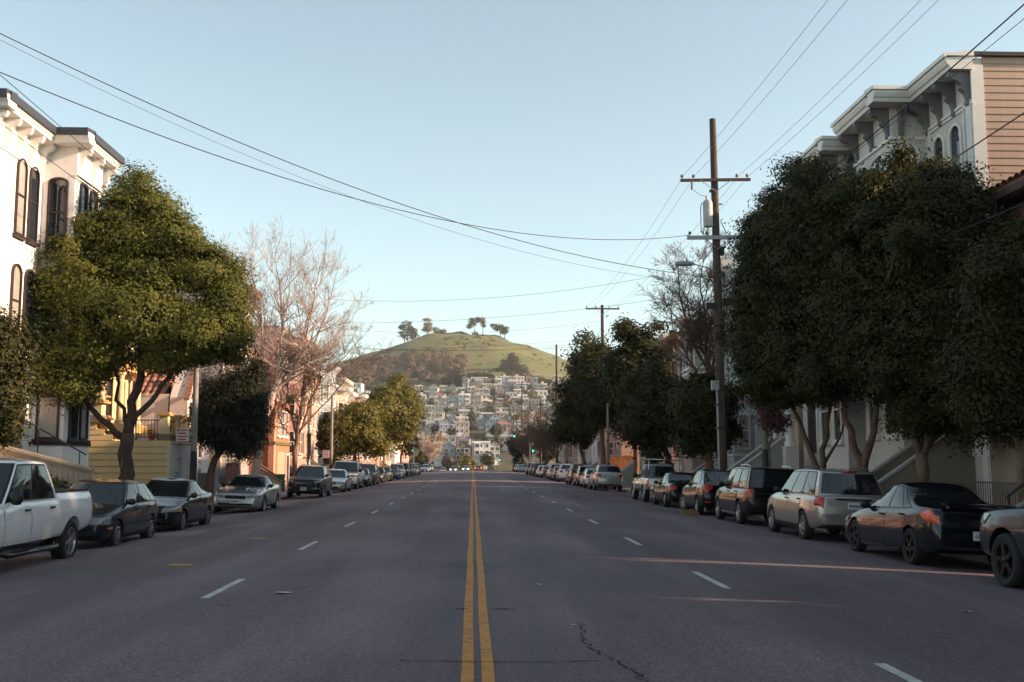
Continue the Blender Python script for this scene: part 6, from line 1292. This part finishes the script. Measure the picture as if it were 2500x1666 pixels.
def hillhouse(label, x, y, w_, zt, zb, rf, col, dep=10):
    zb = min(zb, T(x, y)) - 1.2; zg = zt; o = thing('hillside_house', label, 'house', (x, y, zb), R(rh.uniform(-5, 5)), 'houses on the hillside'); H = zt - zb
    wm = pm('hill_' + col.replace(' ', '_'), HC[col], .8, var=.1, scale=.6); w2 = w_/2 - .08
    put('wall', MB().box(-w2, w2, 0, dep, 0, H).mesh('wall', wm), o); rm = roofs[rh.randrange(3)]
    if rf == 'g':
        a = w_*.36
        put('gable', fixn(MB().prism([(-w2, H+.002), (w2, H+.002), (0, H+a)], .01, dep-.01, 'y').mesh('gable', wm)), o)
        for sx in (-1, 1): put('roof', fixn(MB().prism([(0, H+a+.04), (sx*(w2+.35), H-.22), (sx*(w2+.35), H-.02), (0, H+a+.25)], -.45, dep+.3, 'y').mesh('roof', rm)), o)
        hillwin(o, 0, H+a*.15, .8, a*.42)
    else:
        put('roof', MB().box(-w2+.15, w2-.15, .2, dep-.1, H, H+.08).mesh('roof', rm), o); put('parapet', MB().box(-w2-.12, w2+.12, -.28, .0, H-.5, H+.25).mesh('parapet', white_t if rh.random() < .5 else wm), o)
        if rh.random() < .5: put('stair_hut', MB().box(-w2*.5, -w2*.5+1.8, 4, 6.5, H+.08, H+1.9).mesh('stair_hut', wm), o)
    n = 2 if w_ < 6 else 3; fl = max(1, min(3, int((zg - max(zb, zg-8.5))/2.9)))
    if col != 'x':
        bayx = rh.choice([-1, 1])*w_*.22
        if w_ > 5 and rh.random() < .6: put('bay', MB().box(bayx-1.25, bayx+1.25, -.8, .02, max(.5, H-2.9*fl), H-.55).mesh('bay', wm), o)
        else: bayx = None
    for f in range(fl):
        z = H - 2.35 - f*2.85
        if z < .3: continue
        for i in range(n):
            xx = -w2 + w_*(i+.5)/n - .04*n; inb = bayx is not None and abs(xx-bayx) < 1.2
            hillwin(o, bayx if inb else xx, z, 1.7 if (n == 2 or inb) else 1.05, 1.45, -.8 if inb else 0)
    put('garage_door', MB().box(-w2*.7, -w2*.7+2.4, -.04, .02, 1.3, 3.3).mesh('garage_door', white_t), o)
    return o
seen = {}
for (y, row), rn in zip(ROWS, ROWN):
    row = sorted(row); cnt = {}
    for r_ in row: cnt[(r_[5], r_[4])] = cnt.get((r_[5], r_[4]), 0) + 1
    idx = {}
    for i, (x, w_, zt, zb, rf, col) in enumerate(row):
        kk = (col, rf); idx[kk] = idx.get(kk, 0) + 1; od = (ORD[idx[kk]-1] + ' ') if cnt[kk] > 1 else ''
        nm = f"{od}{col} {'gabled' if rf == 'g' else 'flat-roofed'} house"; yy = y + rh.uniform(-4, 4)
        o = hillhouse(f'{nm} in the {rn} hillside row', x, yy, w_, zt, zb, rf, col)
        if col == 'ivory' and y == 575:      # two red oval murals high on the front
            for sx in (-1, 1): put('red_oval', fixn(MB().lathe([(.01, -.33), (.6, -.32), (.6, -.285)], 16, 'y', c=(sx*1.4, 0, zt - o.location.z - 1.1)).mesh('red_oval', pm('red_oval', (.45, .1, .08), .7))), o)
        if rh.random() < .62: garden_tree(f'small tree in front of the {nm} in the {rn} hillside row', x + rh.uniform(-.6, .6)*w_, yy - rh.uniform(3, 7), T(x, yy-5)-.3 + (zb-T(x, yy))*.45, rh.uniform(.6, 1.15), rh.choice([0, 0, 1, 2, 3]))
for i, (x, y, w_, zt, zb) in enumerate(((-77, 690, 9, 52.4, 46), (-75.5, 640, 12.4, 45.5, 37), (-68, 560, 5, 32.7, 24))): hillhouse(f'{ORD[i]} white block house above the bare trees on the left slope', x, y, w_, zt, zb, 'f', 'white')
# further houses packed between the rows
TER = ['lower terrace', 'second terrace', 'third terrace', 'fourth terrace', 'fifth terrace', 'upper terrace']; NTH = ['first', 'second', 'third', 'fourth', 'fifth', 'sixth', 'seventh', 'eighth', 'ninth', 'tenth', 'eleventh', 'twelfth', 'thirteenth', 'fourteenth']
for (y, xa, xb), tn_ in zip(((485, -26, 30), (550, -40, 44), (610, -50, 52), (675, -58, 60), (730, -40, 68), (785, -14, 74)), TER):
    x = xa; i = 0
    while x < xb and i < 14:
        w_ = rh.uniform(5.2, 7.2); xx = x + w_/2; z = T(xx, y); hh = rh.uniform(4.5, 7.5)
        if not (abs(xx) < 4 and y < 500): hillhouse(f"{NTH[i]} house from the left on the {tn_} between the hillside rows", xx, y + rh.uniform(-5, 5), w_-.5, z+hh, z, rh.choice('gff'), rh.choice(['white', 'cream', 'ivory', 'pale grey', 'grey', 'tan', 'mauve', 'brown', 'pale pink', 'blue grey', 'dark grey', 'buff'])); i += 1
        if rh.random() < .35: garden_tree(f"tree beside the {NTH[i-1] if i else 'first'} house from the left on the {tn_}", x + w_, y-4, z-.5, rh.uniform(.7, 1.2), rh.choice([0, 1, 2, 3]))
        x += w_ + rh.choice([0, 0, .5, 4])
# big clumps between the rows
MT = [(-17, 480, 7, 1.7, 1, 'broad round green tree below the violet blue gabled house'), (-1.5, 352, -5.2, 1.75, 1, 'round green tree in the middle at the foot of the hill'), (-6.6, 345, -5.6, 1.15, 0, 'smaller dark tree left of the round green tree'), (2.5, 470, 6, 1.3, 0, 'dark tree above the white low house'), (10, 480, 7.5, 1.3, 2, 'dark tree below the sky blue gabled house'),
      (-27, 590, 21, 1.5, 3, 'brownish tree left of the cream gabled house'), (-38, 640, 26, 2.2, 0, 'dark tree at the left end of the hillside houses'), (-40, 700, 37, 2.3, 2, 'dark conifer-like tree above the left hillside houses'), (3, 600, 25.5, 1.1, 3, 'brown tree between the tan and cream hillside houses'), (21, 650, 32, 1.8, 3, 'brown tree right of the brown hillside house'), (24, 560, 20, 1.4, 1, 'green tree right of the ivory house with red ovals'),
      (-12, 790, 55, 2.8, 0, 'large dark tree left of the topmost houses'), (-19, 800, 56, 2.4, 2, 'blackish tree beside the large dark tree on the slope'), (-30, 800, 56, 2.2, 3, 'sunlit brown tree on the slope above the pink house'), (-36, 810, 57, 2.4, 3, 'leftmost sunlit brown tree on the slope'), (40, 720, 44, 1.5, 1, 'green tree by the right-hand hillside houses'), (52, 690, 40, 1.7, 0, 'dark tree at the right end of the fifth row'), (14, 800, 60, 1.4, 0, 'dark tree behind the white modern house')]
for (x, y, z, s_, kd, lab) in MT: garden_tree(lab, x, y, min(z, T(x, y)), s_, kd)
# woodland on the slope: bare brown trees that read as one mass
g = np.random.default_rng(77); lobes = []
for k in range(90):
    x = g.uniform(-125, -8); y = g.uniform(835, 935); top = 1 - max(0, (x+40)/60)*.4
    if x < -80: y = g.uniform(800, 900)
    hgt = g.uniform(9, 16)*top; lobes.append((x, y, T(x, y)+hgt*.75, g.uniform(4, 7), g.uniform(4, 6), hgt*.6))
V, F, ti, cc = leaf_cloud(lobes, 80000, 1.0, 78, clump=1.0, npc=24, shell=.3, asp=.4)
wd = put('woodland', np_mesh('woodland', V, F, leaf_t, ti)); wd['kind'] = 'stuff'; wd['label'] = 'bare brown woodland on the hillside above the houses'
q = MB()
for l_ in lobes: q.tube([(l_[0], l_[1], l_[2]-l_[5]*1.6), (l_[0]+1, l_[1], l_[2]+l_[5]*.4)], [.35, .12], 4)
put('trunks', q.mesh('trunks', bark_w), wd)
lobes = []
for k in range(70):
    x = g.uniform(-150, -45) if k < 44 else g.uniform(-14, 75); y = g.uniform(700, 850) if k < 44 else g.uniform(815, 850); hgt = g.uniform(4, 8); lobes.append((x, y, T(x, y)+hgt*.5, g.uniform(3, 6), 4, hgt*.6))
V, F, ti, cc = leaf_cloud(lobes, 40000, 1.0, 79, clump=.9, npc=24, shell=.35, asp=.5)
wd = put('scrub', np_mesh('scrub', V, F, leaf_d, ti)); wd['kind'] = 'stuff'; wd['label'] = 'dark green scrub along the foot of the grass slope'
g2 = np.random.default_rng(5); lobes = [(g2.normal(-8, 16), g2.uniform(985, 1045), 0, g2.uniform(1, 2.2), 1.5, g2.uniform(.6, 1.1)) for _ in range(60)] + [(g2.uniform(0, 80), g2.uniform(900, 1060), 0, g2.uniform(.7, 2.5), 1.2, g2.uniform(.4, .9)) for _ in range(40)]
lobes = [(a, b_, T(a, b_)+.3, c, d, e) for a, b_, _, c, d, e in lobes]; V, F, ti, cc = leaf_cloud(lobes, 5000, .8, 80, clump=.5, npc=16, shell=.3)
wd = put('grass_tufts', np_mesh('grass_tufts', V, F, leaf_g, ti)); wd['kind'] = 'stuff'; wd['label'] = 'low green shrubs dotted over the grass hilltop'
# trees on the summit
def summit_tree(label, x, y, lobes, trunks, n=900, lm=None, sd=0):
    o = thing('summit_tree', label, 'tree', (x, y, T(x, y)-.5), 0, 'trees on the hilltop'); q = MB()
    for t_ in trunks: q.tube(t_, [.5, .3, .2][:len(t_)], 6)
    lobes = [(a*1.05, b_, c*1.02, d*1.12, e*1.2, f*1.15) for a, b_, c, d, e, f in lobes]; V, F, ti, _ = leaf_cloud(lobes, n*2, .95, 500+sd, clump=.8, npc=18, shell=.3); put('trunk', q.mesh('trunk', bark), o); put('crown', np_mesh('crown', V, F, lm or leaf_k, ti), o)
summit_tree('leftmost dark twin-crowned tree on the hilltop', -67, 1075, [(0, 0, 16, 7, 4, 5), (-6, 0, 15, 3.5, 3, 3.5), (4, 0, 11, 6, 4, 4), (-5, 0, 8, 5, 4, 3), (7, 0, 6, 6, 3, 3), (0, 0, 5, 7, 3, 3)], [[(0, 0, -1), (0, 0, 8), (1, 0, 16)], [(-3, 0, -1), (-4, 0, 7), (-6, 0, 14)]], 2600, sd=1)
summit_tree('low pale tree beside the hilltop mast', -38, 1085, [(0, 0, 4, 4, 3, 3), (6, 0, 3, 3.5, 3, 2.5)], [[(0, 0, -1), (0, 0, 4)]], 700, leaf_t, 2)
summit_tree('layered tan tree around the hilltop mast', -47, 1080, [(0, 0, 14.5, 5.2, 3, 1.0), (0, 0, 9.5, 4.6, 3, 2.2), (0, 0, 5, 5, 3, 3.0)], [[(0, 0, -1), (0, 0, 8), (0, 0, 15)]], 1300, leafmat('leaf_tan', (.13, .09, .06), (.22, .15, .1), .1), 3)
summit_tree('low dark bush on the hilltop ridge', 2, 1095, [(0, 0, 2.5, 3, 2, 2.5), (-14, 0, 3, 3, 2, 2.2)], [[(0, 0, -1), (0, 0, 2)]], 500, sd=4)
summit_tree('lone bent tree on the hilltop with open crown', 2, 1088, [(-3, 0, 15, 4.5, 3, 4), (2, 0, 17, 3, 3, 3), (-6, 0, 11, 3, 2, 2.2)], [[(0, 0, -1), (-1, 0, 8), (-3, 0, 16)]], 1100, sd=5)
summit_tree('thin pale tree right of the lone bent hilltop tree', 9.5, 1090, [(0, 0, 16, 3, 2.5, 3.5), (1, 0, 11, 2.2, 2, 2.2)], [[(0, 0, -1), (0, 0, 8), (0, 0, 17)]], 520, leaf_t, 6)
summit_tree('rightmost windswept dark tree on the hilltop', 26, 1085, [(0, 0, 11, 6, 3.5, 3.5), (-6, 0, 13, 3.5, 3, 2), (4, 0, 7, 5, 3, 3), (7, 0, 9, 3.2, 3, 2.4)], [[(2, 0, -1), (1, 0, 6), (-2, 0, 11)], [(6, 0, -1), (6, 0, 8)]], 1500, sd=7)
summit_tree('wide dark cypress standing on the grass slope', 32, 905, [(0, 0, 8, 8, 5, 6), (-5, 0, 5, 6, 5, 4.5), (6, 0, 4.5, 7, 5, 4), (1, 0, 13, 4.5, 4, 4), (-9, 0, 2.5, 5, 4, 2.5), (11, 0, 2.5, 4, 4, 2.2)], [[(0, 0, -1), (0, 0, 9)]], 3600, leaf_d, 8)
ms = thing('radio_mast', 'thin radio mast rising from the layered tree on the hilltop', 'mast', (-46.5, 1088, T(-46.5, 1088)-.5))
for dx, dy in ((-.6, -.6), (.6, -.6), (0, .7)): put('mast_leg', MB().tube([(dx, dy, 0), (dx*.3, dy*.3, 24)], .12, 4).mesh('mast_leg', galv), ms)
for z in range(2, 23, 4): put('mast_ring', MB().tube([(-.5, -.5, z), (.5, -.5, z), (0, .6, z), (-.5, -.5, z)], .08, 4).mesh('mast_ring', galv), ms)
rw = thing('summit_fence', 'dark low fence along the hilltop ridge', 'fence', (-40, 1092, T(-20, 1092)))
for k in range(40): x = k*1.9; put('panel', MB().box(x, x+1.85, 0, .15, T(x-40, 1092)-T(-20, 1092)-.5, T(x-40, 1092)-T(-20, 1092)+1.6).mesh('panel', dark_t), rw)
# reddish footpath curving on the slope
q = MB(); pts = [(-2, 952), (4, 948), (10, 950), (16, 957), (13, 968), (17, 980), (21, 992)]
for i, (x, y) in enumerate(pts):
    for s_ in (-1, 1): q.v.append((x, y+s_*.9, T(x, y+s_*.9)+.12))
for i in range(len(pts)-1): q.f.append((2*i, 2*i+1, 2*i+3, 2*i+2)); q.m.append(0)
struct(q.build('footpath', pm('red_earth', (.2, .115, .07), .9)))
# ------------------------------------------------------------------ parked and moving cars
pi = math.pi; GL, GR = 'cars parked along the left kerb', 'cars parked along the right kerb'
LEFT = [('truck', 'parked_pickup', 'white', 19.35, 'white crew-cab pickup cut by the left edge'), ('hatch', 'parked_car', 'navy', 25.35, 'dark navy hatchback behind the white pickup'), ('coupe', 'parked_car', 'black', 30.95, 'black coupe between the navy hatchback and the silver coupe'),
    ('muscle', 'parked_car', 'silver', 42.15, 'silver coupe with black hood scoop facing the viewer'), ('big_suv', 'parked_car', 'brown', 57.9, 'dark brown wagon with chrome-barred grille facing the viewer'), ('small_sedan', 'parked_car', 'silver', 67.9, 'silver sedan right behind the dark brown wagon'),
    ('truck', 'parked_pickup', 'white', 75.2, 'white pickup behind the silver sedan on the left'), ('small_sedan', 'parked_car', 'black', 82.0, 'black sedan behind the second white pickup'), ('big_suv', 'parked_car', 'dkgrey', 88.3, 'dark grey wagon before the left sidewalk trees'), ('small_sedan', 'parked_car', 'blueblk', 96.5, 'blue black sedan just before the yellow car'),
    ('hatch', 'parked_car', 'yellow', 103.5, 'yellow car parked on the left kerb'), ('coupe', 'parked_car', 'dkgrey', 113.5, 'small dark car behind the yellow car'), ('big_suv', 'parked_car', 'white', 122.5, 'large white wagon on the left kerb past the yellow car'), ('square_suv', 'parked_car', 'black', 132, 'black wagon behind the large white wagon'), ('box_suv', 'parked_car', 'dkgrey', 139, 'dark grey wagon second behind the large white wagon'),
    ('square_suv', 'parked_car', 'grey', 146, 'grey wagon third behind the large white wagon'), ('small_sedan', 'parked_car', 'silver', 153, 'silver sedan near the left traffic signal'), ('big_suv', 'parked_car', 'black', 160, 'black wagon nearest the left traffic signal'), ('small_sedan', 'parked_car', 'blue', 193, 'pale blue sedan past the left side street'), ('square_suv', 'parked_car', 'silver', 202, 'silver wagon at the crest on the left'), ('small_sedan', 'parked_car', 'white', 211, 'white sedan farthest up the left kerb')]
for k, nm, pn, y, lab in LEFT:
    c = CARS[k]; x = -(7.83 + c.W/2) + rng.uniform(-.06, .06); c.place(nm, lab, x, y, pi + rng.uniform(-.012, .012), P_[pn], GL, rz(x, y), R(-2.2))
RIGHT = [('slate_truck', 'parked_pickup', 'f150', 13.75, 'slate blue pickup front cut by the right edge'), ('sedan', 'parked_car', 'blueblk', 20.65, 'black sedan with orange tail light and rear spoiler'), ('box_suv', 'parked_car', 'champ', 26.85, 'champagne silver wagon with roof rails behind the black sedan'),
    ('square_suv', 'parked_car', 'black', 33.1, 'black square wagon with chrome roof rails'), ('crossover', 'parked_car', 'black', 38.75, 'black crossover with arched side windows and high red tail light'), ('small_sedan', 'parked_car', 'blueblk', 45.0, 'small black sedan with pale wheel covers'), ('small_truck', 'parked_pickup', 'champ', 51.1, 'champagne pickup with ladder rack over its bed'),
    ('big_suv', 'parked_car', 'silver', 71.2, 'large silver wagon seen from behind at the driveway gap'), ('small_sedan', 'parked_car', 'white', 77.2, 'white sedan directly ahead of the large silver wagon'), ('crossover', 'parked_car', 'tan', 83.3, 'tan crossover ahead of the white sedan'), ('box_suv', 'parked_car', 'rust', 89.3, 'rust red wagon parked on the right kerb'), ('big_suv', 'parked_car', 'white', 100.5, 'tall white wagon on the right kerb'),
    ('small_sedan', 'parked_car', 'dkgrey', 107, 'dark grey sedan ahead of the tall white wagon'), ('box_suv', 'parked_car', 'white', 114.5, 'second white wagon on the right kerb'), ('small_sedan', 'parked_car', 'rust', 125, 'red sedan on the right kerb past the second white wagon'), ('hatch', 'parked_car', 'white', 134, 'white hatchback past the red sedan'), ('square_suv', 'parked_car', 'dkgrey', 142, 'dark grey wagon past the white hatchback'), ('big_suv', 'parked_car', 'black', 150, 'black wagon near the right traffic signal'),
    ('small_truck', 'parked_pickup', 'grey', 159, 'grey pickup nearest the right traffic signal'), ('small_sedan', 'parked_car', 'blue', 191, 'pale blue sedan past the right side street'), ('small_sedan', 'parked_car', 'silver', 198, 'silver sedan past the right side street'), ('hatch', 'parked_car', 'white', 205, 'white hatchback farther along past the right side street'), ('square_suv', 'parked_car', 'brown', 212, 'brown wagon at the crest on the right')]
for k, nm, pn, y, lab in RIGHT:
    c = CARS[k]; x = 7.83 + c.W/2 + rng.uniform(-.06, .06); c.place(nm, lab, x, y, rng.uniform(-.012, .012), P_[pn], GR, rz(x, y), R(2.2), steer=.35 if k == 'crossover' and y < 40 else 0)
GM = 'cars driving near the crest'
def lit(root, part, m):
    for ch in root.children:
        if ch.name.split('.')[0] == part: ch.material_slots[0].link = 'OBJECT'; ch.material_slots[0].material = m
for k, pn, x, y, r_, lab, part, m in (('small_sedan', 'dkgrey', -4.9, 262, pi, 'dark oncoming car with lit headlights near the crest', 'headlight', headlit), ('small_sedan', 'silver', -1.8, 258, pi, 'silver oncoming car with lit headlights by the centre line', 'headlight', headlit), ('hatch', 'rust', 1.2, 255, 0, 'red car driving away with glowing tail lights', 'taillight', taillit),
        ('small_sedan', 'black', 4.4, 262, 0, 'black car driving away in the right lane at the crest', None, None), ('hatch', 'silver', -7.6, 270, pi, 'silver car at the crest beside the left kerb', None, None), ('big_suv', 'black', 1.7, 283, 0, 'tall dark wagon ahead of the red car', None, None)):
    o = CARS[k].place('moving_car', lab, x, y, r_, P_[pn], GM, rz(x, y))
    if part: lit(o, part, m)
# ------------------------------------------------------------------ small things on the road
scrap = pm('paper_white', (.42, .42, .42), .8, var=.15)
for i, (x, y, s_, lab) in enumerate(((-2.46, 13.95, .11, 'white paper scrap on the left lane between the dashes'), (5.75, 12.5, .06, 'small white scrap on the road beside the slate pickup'), (.85, 14.6, .045, 'tiny pale chip right of the centre line'), (-7.3, 20.6, .06, 'small pale scrap beside the white pickup wheel'), (1.0, 11.0, .04, 'tiny pale chip near the crack'), (-5.1, 48.5, .08, 'white scrap on the road before the dark brown wagon'))):
    q = MB(); r_ = random.Random(i); pts = [(s_*math.cos(a)*r_.uniform(.6, 1.3), s_*.8*math.sin(a)*r_.uniform(.6, 1.3), r_.uniform(.002, .02)) for a in [k*2*pi/7 for k in range(7)]]
    q.add(pts + [(0, 0, .012)], [(k, (k+1) % 7, 7) for k in range(7)]); tag(q.build('paper_scrap', scrap, loc=(x, y, rz(x, y)+.004)), lab, 'litter', 'scraps on the road')
pw = pm('ramp_wood', (.26, .15, .08), .8, var=.25, scale=5)
t_ = thing('wooden_ramp', 'small wooden plank ramp beside the black crossover wheel', 'ramp', (7.45, 36.9, rz(7.5, 37)), .15)
for k in range(3): put('plank', MB().box(-.28, .28, k*.16-.25, k*.16-.1, .02+k*.05, .075+k*.05).mesh('plank', pw), t_)
for x in (-.2, .2): put('bearer', MB().box(x-.03, x+.03, -.24, .22, 0, .019).mesh('bearer', pw), t_)
# planter pots on the yellow terrace
pot = pm('terracotta', (.32, .13, .08), .8, var=.2)
for i, (x, y, lab) in enumerate(((-12.5, 42.9, 'round terracotta pot on the yellow terrace edge'), (-12.9, 43.2, 'tall terracotta pot behind it on the yellow terrace'))):
    q = MB(); s_ = 1 + .5*i; q.lathe([(.01, 0), (.11, 0), (.16*1, .2*s_), (.14, .28*s_), (.17, .3*s_), (.15, .31*s_), (.13, .27*s_), (.01, .25*s_)], 14); tag(put('plant_pot', fixn(q.mesh('plant_pot', pot, True, 40)), None, (x, y, 2.47-.0)), lab, 'pot', 'pots on the terrace')
# dark red board fence between the weeping tree and the orange house, cabinet and bin on the sidewalk
f = thing('board_fence', 'dark red board fence left of the orange house', 'fence', (-13.2, 57.6, -.15)); fr = pm('dark_red_board', (.12, .04, .03), .8, var=.2, scale=3)
for k in range(46): put('board', MB().box(-.015, .015, k*.2, k*.2+.19, 0, 1.75 + rng.uniform(-.02, .02)).mesh('board', fr), f)
for z in (.3, 1.4): put('rail', MB().box(-.06, -.016, 0, 9.2, z, z+.09).mesh('rail', fr), f)
c = thing('utility_cabinet', 'grey metal utility cabinet beside the weeping tree', 'cabinet', (-11.6, 47.2, -.14)); gm = pm('cabinet_grey', (.22, .2, .2), .6)
put('body', MB().box(-.35, .35, -.25, .25, .08, 1.25).mesh('body', gm), c); put('plinth', MB().box(-.4, .4, -.3, .3, 0, .08).mesh('plinth', concrete), c); put('door', MB().box(-.3, .3, -.27, -.252, .15, 1.15).mesh('door', gm), c); put('lid', MB().box(-.38, .38, -.28, .28, 1.25, 1.3).mesh('lid', gm), c)
def bin_(label, x, y, col, nm):
    b_ = thing('wheelie_bin', label, 'bin', (x, y, -.14), .2, 'wheeled bins on the sidewalk'); m_ = pm(nm, col, .5)
    q = MB(); q.add([(-.24, -.27, .08), (.24, -.27, .08), (.24, .2, .08), (-.24, .2, .08), (-.3, -.36, .98), (.3, -.36, .98), (.3, .32, .98), (-.3, .32, .98)], [(0, 3, 2, 1), (0, 1, 5, 4), (1, 2, 6, 5), (2, 3, 7, 6), (3, 0, 4, 7), (4, 5, 6, 7)]); put('body', q.mesh('body', m_), b_)
    put('lid', fixn(MB().prism([(-.38, .985), (.36, .985), (.34, 1.06), (-.3, 1.03)], -.32, .32, 'x').mesh('lid', m_)), b_); put('handle', MB().tube([(-.22, .36, 1.0), (.22, .36, 1.0)], .02, 6).mesh('handle', blk), b_)
    for sx in (-1, 1): put('wheel', MB().tube([(sx*.22, .22, .1), (sx*.28, .22, .1)], .1, 10).mesh('wheel', rubber), b_)
bin_('blue wheeled bin by the yellow garage', -11.55, 41.6, (.05, .12, .3), 'bin_blue'); bin_('black wheeled bin by the yellow garage', -11.5, 42.3-.0, (.03, .03, .03), 'bin_black'); bin_('green wheeled bin beside the orange house', -11.9, 66.3, (.04, .14, .06), 'bin_green')
# ------------------------------------------------------------------ thin air over the whole place
hz = bpy.data.materials.new('haze'); hz.use_nodes = True; t = hz.node_tree; t.nodes.clear(); ou = t.nodes.new('ShaderNodeOutputMaterial'); pv = t.nodes.new('ShaderNodeVolumePrincipled')
pv.inputs['Color'].default_value = (.95, .95, .97, 1); pv.inputs['Density'].default_value = .00013; pv.inputs['Anisotropy'].default_value = .25; t.links.new(pv.outputs[0], ou.inputs['Volume'])
o = put('haze', MB().box(-1650, 1650, -90, 3250, -22, 165).mesh('haze', hz)); o['kind'] = 'stuff'; o['label'] = 'thin pale haze over the street and hill'
